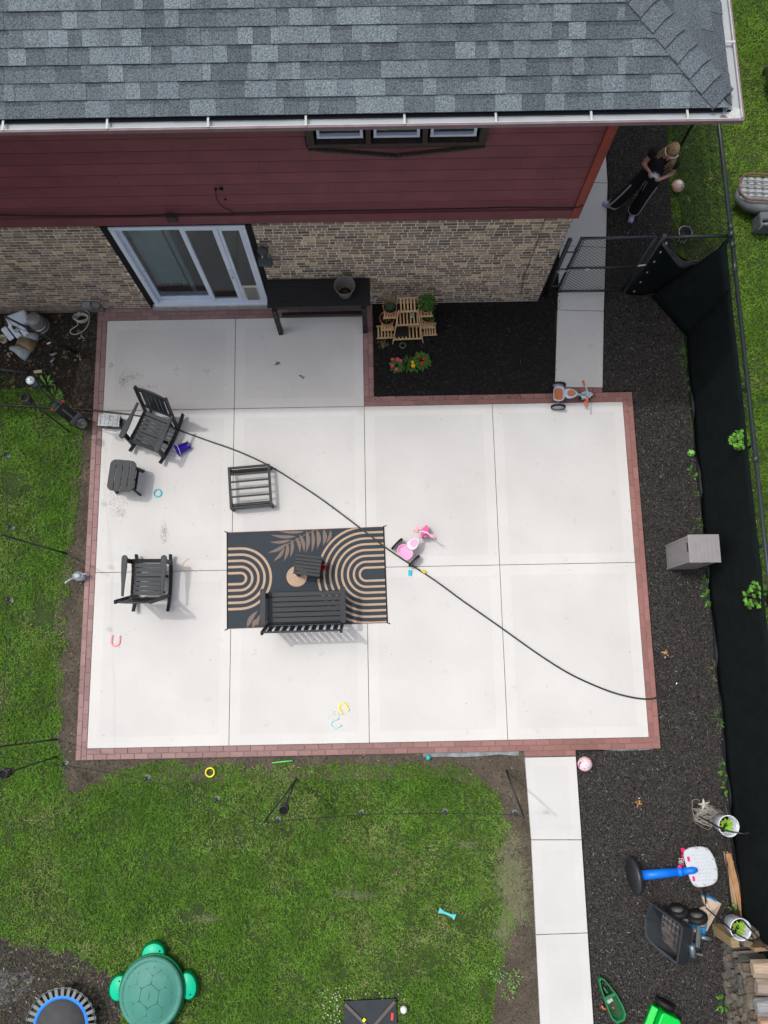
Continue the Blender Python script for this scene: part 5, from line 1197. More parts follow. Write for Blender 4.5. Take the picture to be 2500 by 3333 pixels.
G().box((.1,0,.20),(.40,.26,.36),(.1,0,0)).build('fabric_body',mat('stool_fabric',(.10,.12,.125),.8,var=.2,scale=9),t,bevel=.03); G().box((.1,-.07,.40),(.36,.05,.06)).build('arm_pad',mat('stool_pad',(.035,.04,.045),.8),t,bevel=.02); G().tube([(-.08,-.14,.05),(-.08,-.15,.42),(-.02,-.15,.44)],.015,8).build('side_tube',mat('tube_grey',(.22,.26,.28),.5),t)
c=P(2480,215,.4); t=T('patio_chair','pale grey curved chair shell at the right edge of the neighbouring lawn','chair',tuple(P(2545,165,.6)[:2])+(-.03,),math.radians(48))
g=G(); vs=[];fs=[];n=14
for i in range(n+1):
    a=math.radians(-65+130*i/n)
    for z,r in ((.30,.42),(.9,.50)): vs.append((.0+r*math.sin(a)*1.0,r*math.cos(a)-.4,z))
for i in range(n): fs.append((2*i,2*i+2,2*i+3,2*i+1))
g.add(vs,fs,0,True); o=g.build('shell',mat('shell_grey',(.30,.33,.31),.6),t); s=o.modifiers.new('s','SOLIDIFY'); s.thickness=.05
G().lathe([(.1,.30),(.34,.34),(.36,.42),(0,.43)],(0,-.35,0),24).build('seat',mat('seat_dark',(.03,.025,.022),.8),t); G().tube([(0,-.35,0),(0,-.35,.34)],.03).build('stem',m_fr,t)
c=P(2489,232,.02); t=T('brown_bottle','small brown bottle standing on the grass below the pale chair','bottle',(c.x,c.y,-.03)); G().lathe([(0,0),(.035,0),(.037,.10),(.015,.14),(.014,.17),(0,.17)],(0,0,0),16).build('glass_body',mat('brown_glass',(.08,.02,.01),.15,spec=.8),t); G().lathe([(0,.165),(.016,.165),(.016,.18),(0,.182)],(0,0,0),10).build('cap',mat('cap_pale',(.6,.55,.5),.4),t)
# ball behind fence, charcoal pan
c=fq(918,638,.10); t=T('play_ball','round white play ball with orange bands on the grass behind the fence','ball',(c.x,c.y,.05))
t.scale=(.82,.82,.82); G().ell((0,0,0),.135,24,16).build('ball_shell',mat('ball_orange_white',(.62,.30,.20),.4,scale=5,c2=(.75,.62,.55),stretch=(1,1,4)),t); G().lathe([(.06,.0),(.05,.012),(0,.016)],(0,0,.122),20).build('white_patch',mat('patch_white',(.9,.92,.92),.3),t)
c=P(2237,765,.3); t=T('round_pot','dark round pot with white rim standing on the grass behind the fence panel','pot',(c.x+.02,c.y+.12,0),0)
g=G(); t.scale=(.62,.62,.8); g.lathe([(.10,.05),(.17,.10),(.185,.22),(.19,.235),(.175,.235),(.165,.13),(0,.09)],(0,0,0),30); g.build('bowl',mat('pot_dark',(.05,.055,.06),.4),t); G().lathe([(.183,.225),(.194,.232),(.188,.246),(.178,.24)],(0,0,0),30).build('rim',mat('rim_white',(.62,.62,.58),.4),t)
g=G(); 
for a in (-1.2,-1.9,-2.5): g.box((.14*math.cos(a),.14*math.sin(a)-.03,.07),(.03,.03,.14))
g.build('feet',MATS['rim_white'],t)
# orange fallen leaves on grass
g=G()
for (x,y,n) in ((fq(1185,575).x,fq(1185,575).y,6),(P(2240,648).x,P(2240,648).y,4),(P(2163,2128).x,P(2163,2128).y,8),(P(2080,2610).x,P(2080,2610).y,7),(D(298,1175).x,D(98,840).y,0)):
    for k in range(n): a=k*1.1; g.leaf((x+rnd(-.03,.03),y+rnd(-.05,.05),.01),(math.cos(a),math.sin(a),.2),rnd(.04,.07),.02,col=random.choice([(.50,.26,.06),(.42,.18,.07),(.5,.36,.18)]))
stuff(g.build('fallen_leaves',m_leaf),'a few orange dry leaves on mulch and grass','leaves')
# leaf on shaded slab and toe marks
p=P(905,1184); g=G(); g.leaf((-.06,-.03,.005),(1,.55,.1),.13,.06,col=(.20,.19,.14)); g.leaf((-.06,-.03,.004),(-1,-.8,0),.02,.006,col=(.15,.13,.1)); tag(g.build('dry_leaf',m_leaf,loc=(p.x,p.y,0)),'single grey dry leaf lying on the shaded concrete','leaf')
p=P(982,1232); g=G(); 
for k in range(9): g.leaf((rnd(-.03,.03),rnd(-.05,.05),.004),(rnd(-1,1),rnd(-1,1),0),.04,.016,col=(.10,.08,.07),droop=0)
tag(g.build('leaf_crumbs',m_leaf,loc=(p.x,p.y,0)),'dark crumbled leaf bits on the shaded concrete','leaf')
# ================================================================ person
f4=Q(1900,420,4.608)
m_skin=mat('skin',(.42,.23,.165),.5,var=.06,scale=12); m_cl=mat('black_cloth',(.0085,.008,.010),.85,var=.2,scale=20,bump=.3,bscale=60); m_hair=mat('blond_hair',(.26,.185,.095),.55,var=.4,scale=30,stretch=(1,1,.25),bump=.6,bscale=90)
PT=T('person','woman in black top and black trousers with white stripes holding a controller by the gate','person',(9.18,9.07,0))
po=Vector((9.18,9.07,0))
def V_(q): return q-po
hipC=V_(Vector((9.25,9.10,.93))); ch=V_(Vector((9.31,9.14,1.28))); nk=V_(Vector((9.36,9.165,1.43)))
headc=V_(f4(1325,345,1.57)); 
fwd=Vector((-.60,-.80,0)).normalized(); rgt=Vector((fwd.y,-fwd.x,0))   # her right side
shR=V_(f4(1050,330,1.38)); shL=V_(f4(1375,510,1.38)); 
elR=V_(f4(905,520,1.13)); elL=V_(f4(1325,665,1.13))
haR=V_(f4(990,645,1.19)); haL=V_(f4(1170,745,1.19))
ftR=V_(f4(450,1140,.08)); ftL=V_(f4(745,1240,.08)); toR=V_(f4(300,1100,.05)); toL=V_(f4(720,1320,.05))
hpR=hipC+rgt*.085;hpL=hipC-rgt*.085
knR=(hpR+ftR)*.5+fwd*.03; knL=(hpL+ftL)*.5+fwd*.03
def rem(g,name,m,par,vox,sm=4):
    o=g.build(name,m,par); r=o.modifiers.new('r','REMESH'); r.mode='VOXEL'; r.voxel_size=vox; r.use_smooth_shade=True
    s=o.modifiers.new('s','SMOOTH'); s.iterations=sm; s.factor=.5; return o
g=G()
g.cap(hipC,ch,.125,.13); g.cap(ch,nk,.12,.06); g.cap(nk,headc-Vector((0,0,.04)),.052,.055)
dF=(fwd*.7+Vector((0,0,-.7))).normalized() # face looks down to the controller
upv=Vector((0,0,1))
Mh=Matrix((rgt,(-dF.cross(rgt)).normalized()*-1,dF)).transposed()
g.ell(headc,(.078,.092,.105),18,14)
fc=headc+dF*.055; g.ell(fc,(.060,.060,.070),14,10); g.ell(headc+dF*.108+Vector((0,0,.005)),(.014,.014,.022),8,6)  # nose
g.ell(headc+dF*.085+Vector((0,0,-.045)),(.030,.026,.020),10,8)
for s in (-1,1): g.ell(headc+rgt*.078*s+dF*.01-Vector((0,0,.01)),(.014,.02,.03),8,6)
for a,b,c2 in ((shR,elR,haR),(shL,elL,haL)):
    g.cap(nk-Vector((0,0,.03)),a,.06,.055); g.cap(a,b,.048,.038); g.cap(b,b.lerp(c2,.5),.040,.033); g.cap(b.lerp(c2,.5),c2,.032,.024)
ctl=(haR+haL)*.5+fwd*.03+Vector((0,0,.0)); axc=(haL-haR).normalized()
for s,h in ((1,haR),(-1,haL)):
    inn=axc*s; pal=h+inn*.030+fwd*.028
    g.cap(h,pal,.024,.030); g.ell(pal+fwd*.01,(.034,.034,.020),12,8)
    base=pal
    for k,(ln,zz) in enumerate(((.046,.016),(.050,.004),(.047,-.009),(.038,-.022))):
        a=base+fwd*.028+Vector((0,0,zz)); b=a+fwd*ln*.45+inn*ln*.35; c2=b+inn*ln*.7-fwd*.006; g.cap(a,b,.0095,.009,8); g.cap(b,c2,.009,.0078,8)
    a=pal+Vector((0,0,.018))+inn*.01; b=a+inn*.028+Vector((0,0,.012))+fwd*.008; c2=b+inn*.022-Vector((0,0,.004)); g.cap(a,b,.0115,.010,8); g.cap(b,c2,.010,.0085,8)
for a,b,c2 in ((hpR,knR,ftR),(hpL,knL,ftL)): g.cap(a,b,.080,.055); g.cap(b,c2,.054,.036)
rem(g,'body',m_skin,PT,.0055,3)
for s in (-1,1):
    e=headc+dF*.108+rgt*.028*s+Vector((0,0,.012)); G().ell(e,.010,10,8).build('eye',mat('eye_white',(.6,.6,.6),.2),PT)
G().ell(headc+dF*.112-Vector((0,0,.035)),(.018,.018,.006),10,6).build('lips',mat('lips',(.35,.08,.07),.5),PT)
g=G(); g.cap(hipC+Vector((0,0,.03)),ch,.145,.15,16); g.cap(ch,nk-Vector((0,0,.06)),.135,.085,16); g.cap(ch-rgt*.05,shL,.09,.075); g.cap(ch+rgt*.05,shR,.09,.075); g.cap(nk-Vector((0,0,.05)),shR,.082,.072); g.cap(nk-Vector((0,0,.05)),shL,.082,.072); g.cap(shR,shR.lerp(elR,.25),.068,.064); g.cap(shL,shL.lerp(elL,.25),.068,.064); g.ell(ch+fwd*.07-Vector((0,0,.04))+rgt*.06,.075); g.ell(ch+fwd*.07-Vector((0,0,.04))-rgt*.06,.075)
rem(g,'top',m_cl,PT,.010,3)
g=G(); g.cap(hipC+Vector((0,0,.10)),hipC,.13,.145,16); g.ell(hipC-fwd*.05-Vector((0,0,.06)),(.15,.15,.11))
for a,b,c2 in ((hpR,knR,ftR),(hpL,knL,ftL)): g.cap(a,b,.112,.098,16); g.cap(b,c2+Vector((0,0,.05)),.098,.100,16)
rem(g,'trousers',m_cl,PT,.010,3)
m_str=mat('stripe_white',(.36,.38,.38),.8,var=.1)
for s,(a,b,c2) in ((1,(hpR,knR,ftR)),(-1,(hpL,knL,ftL))):
    sd=(rgt*.55*s+fwd*.85).normalized(); 
    if s<0: sd=(-rgt*.95+fwd*.32).normalized()
    g=G(); pts=[a+sd*.114-Vector((0,0,.08)),a.lerp(b,.55)+sd*.110,b+sd*.104,b.lerp(c2,.5)+sd*.106,c2+Vector((0,0,.05))+sd*.106]
    for i in range(4): g.bar(pts[i],pts[i+1],.030,.010,up=sd)
    g.build('stripe',m_str,PT,bevel=.002)
    g=G(); g.tube([c2+Vector((.099*math.cos(q),.099*math.sin(q),.045)) for q in [6.283*i/18 for i in range(18)]],.009,6,closed=True); g.build('cuff',m_str,PT)
g=G()
for s in (-1,1): g.tube(smooth([hipC+fwd*.135+rgt*.018*s+Vector((0,0,.06)),hipC+fwd*.158+rgt*.02*s-Vector((0,0,.02)),hipC+fwd*.165+rgt*.025*s-Vector((0,0,.16))]),.004,6)
g.build('drawstring',m_str,PT)
m_shoe=mat('lilac_foam',(.42,.36,.58),.6,var=.06)
for a,b in ((ftR,toR),(ftL,toL)):
    d=(b-a);d.z=0;d.normalize(); a0=Vector((a.x,a.y,.045)); g=G(); g.cap(a0-d*.03,a0+d*.06,.042,.050,14); g.cap(a0+d*.06,a0+d*.145-Vector((0,0,.005)),.050,.050,14); g.ell(a0+d*.14+Vector((0,0,-.01)),(.052,.052,.035)); g.box(a0+d*.06-Vector((0,0,.035)),(.09,.24,.02),(0,0,math.atan2(d.y,d.x)-math.pi/2)); o=rem(g,'shoe',m_shoe,PT,.008,3)
    g=G(); g.cap(a0+Vector((0,0,.02)),a0+Vector((0,0,.09)),.038,.036,12); g.build('sock',mat('sock',(.38,.50,.55),.8),PT)
# hair: scalp cap + long strands
g=G(); g.ell(headc+Vector((0,0,.022))-dF*.022,(.096,.104,.098),20,14); g.ell(headc-dF*.06+Vector((0,0,.01)),(.085,.09,.09),16,12)
for k in range(52):
    u=rnd(-1,1); sgn=1 if u>0 else -1; st_=headc+rgt*(.05+.04*abs(u))*sgn+dF*rnd(-.03,.05)+Vector((0,0,rnd(.01,.06)))
    fr=rnd(0,1); en=(nk+rgt*sgn*rnd(.06,.15)+fwd*rnd(.02,.13)-Vector((0,0,rnd(.10,.34)))) if sgn>0 else (nk-rgt*rnd(.05,.19)+fwd*rnd(-.02,.14)-Vector((0,0,rnd(.12,.38))))
    md=st_.lerp(en,.45)+rgt*.03*sgn+fwd*.035+Vector((0,0,.03)); g.tube(smooth([st_,md,en],3),[.018,.017,.015,.013,.011,.009,.005],6)
for k in range(18):
    st_=headc-dF*.05+rgt*rnd(-.06,.06); en=nk-fwd*rnd(.08,.13)+rgt*rnd(-.12,.12)-Vector((0,0,rnd(.05,.25))); g.tube(smooth([st_,st_.lerp(en,.5)-fwd*.05,en],3),[.02,.019,.017,.015,.012,.009,.006],6)
for k in range(26):   # combed ridges over the crown
    a=rnd(-1.2,1.2); p0=headc+Vector((0,0,.118))+rgt*.02*a; pts=[headc+Vector((0,0,.022))-dF*.022+ (Matrix.Rotation(a*.9,3,dF)@(Matrix.Rotation(math.radians(-95+170*i/6),3,rgt)@Vector((0,0,1))))*.102 for i in range(7)]
    g.tube(pts,[.004,.008,.009,.009,.009,.008,.004],5)
g.build('hair',m_hair,PT)
g=G(); pts=[]
for i in range(11):
    a=math.radians(-78+156*i/10); v=(dF*math.cos(a)+rgt*math.sin(a)).normalized(); pts.append(headc+Vector((0,0,.052))+v*.119)
g.tube(pts,.008,8); g.build('headband',mat('band_white',(.75,.72,.75),.4),PT)
g=G(); g.ell(elR.lerp(haR,.42)+Vector((0,0,.028))-fwd*.0,(.014,.014,.010),8,6); g.ell(shL.lerp(elL,.65)+Vector((0,0,.030)),(.022,.022,.014),8,6); g.build('tattoo',mat('tattoo_ink',(.10,.10,.13),.6,var=.5,scale=90),PT)
c=po+ctl+Vector((0,0,.028)); t=T('game_controller','light grey drone controller held in both hands of the woman','controller',c,math.atan2(axc.y,axc.x))
G().box((0,0,0),(.135,.075,.024),(.25,0,0)).build('controller_body',mat('ctrl_grey',(.30,.36,.42),.35),t,bevel=.008)
for s in (-1,1): G().ell((.045*s,.01,.018),(.012,.012,.01),10,6).build('joystick',m_polyD,t)
G().box((.0,.045,.012),(.10,.02,.05),(-.5,0,0)).build('phone_clamp',mat('phone_dark',(.01,.012,.03),.2,spec=.8),t,bevel=.004)
# ================================================================ poles, torches, string lights
m_pole=mat('pole_black',(.012,.014,.015),.4,spec=.6)
def pole(label,b,t,h,r,name='light_pole',cat='pole',grp='slim black light poles around the lawn',lowr=None):
    B=P(*b,-.05);Tp=P(*t,h); o=B.copy(); g=G(); g.tube([Vector((0,0,0)),(Tp-B)*.3,Tp-B],[lowr or r*1.5,lowr or r*1.4,r],8); 
    TT=T(name,label,cat,o,0,grp); g.build('shaft',m_pole,TT); G().tube([Tp-B,Tp-B+Vector((0,0,.03))],[r*1.5,r*.6],8).build('tip',m_pole,TT); return Tp
K_=KD
tM=pole('slim black light pole standing in the lawn beside the middle torch',(640*K_,1684*K_),(570*K_,1776*K_),2.6,.011)
tL2=pole('slim black pole leaning out of frame at the lower left lawn',(122*K_,1597*K_),(-4*K_,1613*K_),2.2,.011)
tL1=pole('slim black pole across the lawn at left, level with the watering can',(142*K_,1195*K_),(3*K_,1155*K_),2.1,.011)
tR=pole('slim black light pole leaning beside the path at the lawn corner',(1094*K_,1664*K_),(1132*K_,1766*K_),2.3,.012)
tB=pole('thick black pole leaning over the left planting bed',(250,1148),(20,1032),2.0,.016)
def torch(label,b,t,h,solar=False):
    B=P(*b,-.05);Tp=P(*t,h); d=(Tp-B); TT=T('garden_torch',label,'garden torch',B,0,'black garden torches in the lawn'); M=d.to_track_quat('Z','Y').to_matrix(); L_=d.length
    g=G(); g.tube([Vector((0,0,0)),d*.12],.016,8); g.tube([d*.12,d*(1-.34/L_)],.012,8); g.build('shaft',m_pole,TT)
    base=d*(1-.34/L_)
    G().lathe([(.012,0),(.022,.01),(.05,.10),(.062,.17),(.055,.175),(0,.17)],base,20,M=M).build('bowl',m_pole,TT)
    g=G()
    for k in range(10):
        for s in (-1,1):
            pts=[base+M@Vector((.062*math.cos(a),.062*math.sin(a),z)) for a,z in [(k*.628+s*i*.22,.17+.028*i) for i in range(6)]]; g.tube(pts,.004,4)
    g.lathe([(.060,.30),(.068,.305),(.066,.325),(.058,.325)],base,22,M=M); g.build('cage',m_pole,TT)
    if solar:
        G().lathe([(.066,.325),(.062,.34),(.03,.352),(0,.353)],base,22,M=M).build('solar_cap',mat('solar_cap_m',(.35,.42,.46),.2,spec=.8),TT); G().ell(base+M@Vector((0,0,.365)),.022,10,6).build('finial',mat('finial_m',(.8,.82,.85),.2),TT); G().lathe([(.05,.18),(.05,.3)],base,16,M=M).build('flame_glass',mat('flame_glass_m',(.35,.40,.42),.2),TT)
    else: G().lathe([(.058,.29),(.03,.26),(0,.25)],base,20,M=M).build('wick_cup',m_blackc,TT)
torch('black torch with pale solar cap beside the upper rocking chair',(258,1377),(98,1237),1.95,True)
torch('black open cage torch leaning over the lawn next to the black hose',(228,1407),(78,1292),1.62)
torch('short black cage torch standing in the lawn below the patio',(640*K_,1682*K_),(612*K_,1752*K_),1.5)
torch('black cage torch at the lower left frame edge',(122*K_,1634*K_),(4*K_,1673*K_),1.6)
m_bulb=glass('bulb_glass2',(.86,.89,.90),.22)
def bulb(p,lab):
    t=T('light_bulb',lab,'light bulb',p,0,'clear bulbs of the string light'); s_=rnd(-.15,.15)
    G().lathe([(0,-.115),(.025,-.11),(.042,-.085),(.045,-.06),(.036,-.03),(.022,-.005)],(0,0,0),18).build('globe',m_bulb,t)
    G().lathe([(.024,-.012),(.028,.0),(.024,.045),(.01,.055),(0,.055)],(0,0,0),14).build('socket',m_pole,t)
    G().tube([(0,0,-.02),(.004,0,-.05),(-.004,0,-.08)],.004,5).build('filament',mat('filament',(.35,.25,.12),.4),t)
def string(label,pts):
    g=G(); out=[]
    for i in range(len(pts)-1):
        a,b=pts[i],pts[i+1]; L_=(b-a).length
        for k in range(8): u=k/8; out.append(a.lerp(b,u)-Vector((0,0,.10*L_*u*(1-u))))
    g.tube(out+[pts[-1]],.0045,5); tag(g.build('light_string',m_cable),label,'light string','string light cables over the lawn')
b1=[D(133,1652,2.12),D(313,1683,2.05),D(465,1729,2.15)]; b2=[D(598,1775,2.50),D(780,1760,2.25),D(963,1757,2.15),D(1115,1760,2.2)]
string('thin black light cable from the left frame edge to the lawn pole',[P(-60,2455,2.25)]+b1+[tM]); string('thin black light cable from the lawn pole to the path corner pole',[tM]+b2+[tR])
b3=[D(8,980,2.05),D(17,1137,2.08),D(14,1295,2.05)]; string('thin black light cable running along the left frame edge',[D(-10,820,2.2)]+b3+[D(12,1440,2.1),D(-5,1613,2.2)])
for p_,l in zip(b1,('clear bulb over the soil corner at the lower left of the patio','clear bulb over the lawn edge left of the yellow ring','clear bulb over the lawn right below the yellow ring')): bulb(p_-Vector((0,0,.05)),l)
for p_,l in zip(b2,('clear bulb beside the top of the lawn pole','clear bulb over the middle of the lawn','clear bulb over the right part of the lawn','clear bulb by the pole next to the path')): bulb(p_-Vector((0,0,.05)),l)
for p_,l in zip(b3,('clear bulb at the left frame edge, topmost one','clear bulb at the left frame edge above the slim pole','clear bulb at the left frame edge level with the watering can')): bulb(p_-Vector((0,0,.05)),l)
q_=P(47,1067,1.5); bulb(q_,'clear bulb hanging over the crumpled white bin'); string('thin cable with one bulb hanging over the white bin',[P(22,1036,1.75),q_+Vector((0,0,.05)),P(92,1080,1.2)])
# upright black device beside the torch
c=P(258,1378); t=T('garden_box','tall black box with red knobs and clear side cup standing at the lawn corner','box',(c.x-.03,c.y+.03,-.03),math.radians(-38))
G().box((0,0,.46),(.11,.20,.92)).build('cabinet',mat('box_black',(.013,.014,.014),.55),t,bevel=.006)
G().box((-.02,0,.925),(.07,.16,.012)).build('top_plate',m_polyD,t); G().box((.058,.0,.55),(.006,.03,.5)).build('label_strip',mat('strip_grey',(.15,.15,.13),.5),t); G().ell((-.04,-.1,.86),(.028,.02,.028),10,6).build('knob',mat('red_knob',(.55,.03,.015),.4),t); G().ell((.03,.105,.9),(.028,.02,.02),10,6).build('knob',MATS['red_knob'],t)
G().lathe([(.07,0),(.075,.10),(.068,.10),(.062,.01),(0,.01)],(.16,.02,.12),20).build('clear_cup',mat('cup_clear',(.20,.21,.18),.2,spec=.8),t); G().box((.07,.02,.2),(.02,.22,.30)).build('metal_bracket',mat('bracket_steel',(.25,.28,.30),.35,.6),t)
# metal fence rail bit at left, small sign
a=D(-20,795,.05);b=D(60,805,.05); tag(G().tube([a,b],.022,8).build('metal_rail',mat('rail_dark',(.03,.04,.045),.4)),'dark metal rail lying at the edge of the left bed','rail')
p=P(122,1208,.15); t=T('garden_marker','small pale garden marker plate between lawn and left bed','garden marker',(p.x,p.y,-.03),.1); G().box((0,0,.16),(.13,.05,.012),(.5,0,0)).build('plate',mat('plate_cream',(.34,.32,.22),.6),t); G().tube([(-.05,0,0),(-.05,0,.16)],.005).build('stake',m_pole,t)
# ================================================================ bottom left: sandbox, trampoline, board
c=P(487,3238,.27); t=T('turtle_sandbox','green turtle shaped sandbox with domed teal lid on the lawn','sandbox',(c.x,c.y-.01,-.05),math.radians(-8))
m_g1=mat('turtle_green',(.0,.46,.25),.4,var=.05); m_g2=mat('turtle_deep',(.0,.13,.035),.45,var=.08); m_g3=mat('lid_teal',(.055,.215,.17),.5,var=.1,scale=5,bump=.15,bscale=90)
def epoly(rx,ry,n=40,cx=0,cy=0): return [(cx+rx*math.cos(6.2832*i/n),cy+ry*math.sin(6.2832*i/n)) for i in range(n)]
g=G(); g.lathe([(.92,0),(1.0,.14),(1.02,.2),(.96,.2),(0,.18)],(0,0,0),44,sq=(.475,.52)); g.build('basin',m_g2,t)
for lab,(fx,fy,fa,rx,ry,hx_) in {'a':(-.08,.50,20,.17,.15,.08),'b':(.50,.13,-70,.19,.13,.0),'c':(-.50,-.02,85,.18,.14,.0),'d':(.22,-.52,10,.17,.13,0)}.items():
    F=T('flipper','',''); 
    for k in ('label','category'): del F[k]
    F.parent=t; F.location=(fx,fy,0); F.rotation_euler=(0,0,math.radians(fa))
    g=G(); g.lathe([(.95,0),(1.02,.1),(.98,.16),(.9,.17)],(0,0,0),30,sq=(rx*1.05,ry*1.1)); g.build('flipper_side',m_g2,F); G().lathe([(.98,.160),(.9,.172),(0,.174)],(0,0,0),30,sq=(rx,ry)).build('flipper_top',m_g1,F); G().ell((rx*.62 if lab!='c' else .10,.02,.176),(.013,.013,.006),8,5).build('drain_hole',m_blackc,F)
g=G(); g.lathe([(1.0,.21),(1.0,.25),(.97,.275),(.90,.28),(.86,.262),(.84,.262),(.70,.30),(.45,.335),(.2,.348),(0,.35)],(0,0,0),56,sq=(.462,.505)); ld=g.build('lid',m_g3,t)
g=G(); Zl=lambda x,y: .355-.09*((x/.40)**2+(y/.44)**2)
def sh(pts): 
    g.tube([(x,y,Zl(x,y)) for x,y in pts],.0055,5)
hexr=.155; cen=(0,0)
def hexa(cx,cy,r,rot=0,skip=()):
    for k in range(6):
        if k in skip: continue
        a=math.radians(60*k+rot);b=math.radians(60*k+60+rot); sh([(cx+r*math.cos(a),cy+r*1.1*math.sin(a)),(cx+r*math.cos(b),cy+r*1.1*math.sin(b))])
hexa(0,0,.15,30)
for k in range(6):
    a=math.radians(60*k+30); x,y=.15*math.cos(a),.165*math.sin(a); x2,y2=.24*math.cos(a),.265*math.sin(a); sh([(x,y),(x2,y2)])
    for s in (-1,1): b=math.radians(60*k+30+s*20); sh([(x2,y2),(.335*math.cos(b),.37*math.sin(b))])
sh([(0,-.38),(.0,0),(0,.38)])
for k in range(16): a=6.283*k/16; g.bar((.40*math.cos(a),.437*math.sin(a),.276),(.452*math.cos(a),.494*math.sin(a),.268),.005,.012)
g.build('shell_ridges',mat('ridge_teal',(.04,.14,.12),.5),ld)
G().ell((-.02,-.62,.14),(.16,.14,.12)).build('head',m_g1,t)
c=P(197,3340,.22); t=T('mini_trampoline','mini trampoline with blue ring and black mat at the bottom left corner','trampoline',(c.x,c.y,-.05),0)
G().tube([(.50*math.cos(i*.131),.50*math.sin(i*.131),.25) for i in range(48)],.018,8,closed=True).build('rim',m_pole,t)
G().lathe([(.355,.262),(.36,.268),(.395,.268),(.40,.262)],(0,0,0),48).build('blue_ring',mat('tramp_blue',(.01,.20,.75),.5),t)
G().lathe([(.36,.255),(.36,.262),(0,.255)],(0,0,0),48).build('jump_mat',mat('tramp_mat',(.055,.057,.060),.8,bump=.2,bscale=200),t)
for k in range(32):
    a=6.283*k/32; G().bar((.385*math.cos(a),.385*math.sin(a),.262),(.515*math.cos(a),.515*math.sin(a),.262),.045,.006).build('strap',mat('strap_grey',(.17,.19,.19),.7),t)
for k in range(6): a=6.283*k/6+.3; G().tube([(.47*math.cos(a),.47*math.sin(a),.25),(.49*math.cos(a),.49*math.sin(a),0)],.016).build('leg',m_pole,t)
a=P(1118,3262,.05);b=P(1290,3254,.05); W4=(b-a).length; an=math.atan2((b-a).y,(b-a).x); c=(a+b)/2+Vector((math.sin(an),-math.cos(an),0))*W4/2
t=T('folded_board','black square folded board with crossed straps lying on the lawn','folded table',(c.x,c.y,-.04),an)
G().box((0,0,.035),(W4,W4,.05)).build('panel',mat('board_black',(.022,.027,.032),.5,var=.15),t,bevel=.008)
g=G(); 
for s in (-1,1): g.bar((s*(W4/2-.02),W4/2-.03,.075),(0,0,.075),.045,.02); g.bar((s*(W4/2-.02),-W4/2+.03,.075),(0,0,.075),.045,.02)
g.build('brace',mat('brace_taupe',(.10,.085,.08),.6),t,bevel=.004)
G().box((-.095,.135,.087),(.04,.05,.003),(0,0,-.65)).build('yellow_label',mat('label_yellow',(.75,.68,.02),.5),t); G().box((W4/2-.07,.155,.0615),(.036,.10,.003),(0,0,-.12)).build('red_label',mat('label_red',(.65,.05,.06),.5),t)
g=G()
for k in range(60):
    p=P(rnd(1050,1110) if k<50 else rnd(1110,1330),rnd(3215,3333) if k<50 else rnd(3210,3262),.005); g.ell(p,(.009,.009,.006),6,4,col=(.6,.62,.5))
stuff(g.build('clover_blossoms',m_leaf),'tiny white clover blossoms in the lawn beside the black board','clover')
# ================================================================ right bottom
# toy hoop lying down
t=T('toy_basketball_hoop','toppled toy basketball hoop with white backboard, blue pole and black base','basketball hoop',(0,0,0))
f5=Q(2000,2700,3.318)
m_bl=mat('hoop_blue',(.005,.16,.72),.35,var=.05); m_bb=mat('board_white',(.50,.54,.58),.4,var=.03); m_rd=mat('hoop_pink',(.75,.02,.12),.4)
A=f5(235,500,.27); B=f5(720,455,.30); C_=f5(850,440,.36); ax=(B-A).normalized()
M=ax.to_track_quat('Z','Y').to_matrix()
bt=(Matrix.Rotation(math.radians(-20),3,'Y')@ax)
Mb=Vector((.98,.08,-.06)).normalized().to_track_quat('Z','Y').to_matrix()
G().lathe([(.0,-.05),(.24,-.05),(.27,-.03),(.27,.0),(.20,.05),(.08,.08),(0,.08)],A-ax*.02,36,M=Mb).build('base',mat('hoop_base',(.022,.026,.03),.4,spec=.5),t)
G().tube([A+ax*.04,A.lerp(B,.5),B],[.072,.066,.060],18).build('lower_pole',m_bl,t)
g=G(); g.tube([B-ax*.06,B+ax*.02],[.068,.068],18); g.build('collar',m_bl,t); G().tube([B,C_,C_+ax*.06],[.054,.052,.030],16).build('upper_pole',m_bl,t); G().ell(B-ax*.02+Vector((0,.08,.02)),(.035,.025,.025),10,6).build('knob',m_rd,t)
zb_=.33; bp=[f5(a,b,zb_) for a,b in ((760,230),(820,198),(900,186),(970,190),(1030,225),(1075,300),(1105,400),(1118,500),(1105,555),(1060,595),(980,618),(900,622),(855,600),(825,550),(800,480),(785,420),(765,350),(750,280))]
bp=smooth(bp+[bp[0]],3)[:-1]
n=len(bp); g=G(); cen=sum(bp,Vector())/n
vs=[Vector((v.x,v.y,zb_-.03)) for v in bp]+[Vector((v.x,v.y,zb_)) for v in bp]+[v.lerp(cen,.05)+Vector((0,0,.012)) for v in bp]
g.add(vs,[tuple(range(n))[::-1]]+[(L*n+i,L*n+(i+1)%n,(L+1)*n+(i+1)%n,(L+1)*n+i) for L in (0,1) for i in range(n)]+[tuple(range(2*n,3*n))]); g.build('backboard',m_bb,t)
g=G()
for j in range(9):
    x0_=835+17*min(j,5)+( -3*(j-5) if j>5 else 0); 
    for k in range(4):
        p=f5(x0_+k*38,243+j*39-k*4,zb_+.017); g.box(p,(.030,.006,.006),(0,0,.1)); g.box(p+Vector((-.008,0,.0)),(.008,.014,.007))
g.build('embossed_ribs',mat('board_shade',(.48,.51,.55),.5),t)
for a,b in ((800,320),(856,532)): G().box(f5(a,b,zb_+.018),(.036,.068,.012),(0,0,.12)).build('pink_clip',m_rd,t,bevel=.004)
g=G()
for a,b in ((885,203),(995,214),(1070,320),(1098,425),(1085,545),(975,597),(883,602)): g.box(f5(a,b,zb_+.014),(.05,.018,.005),(0,0,rnd(-1,1)))
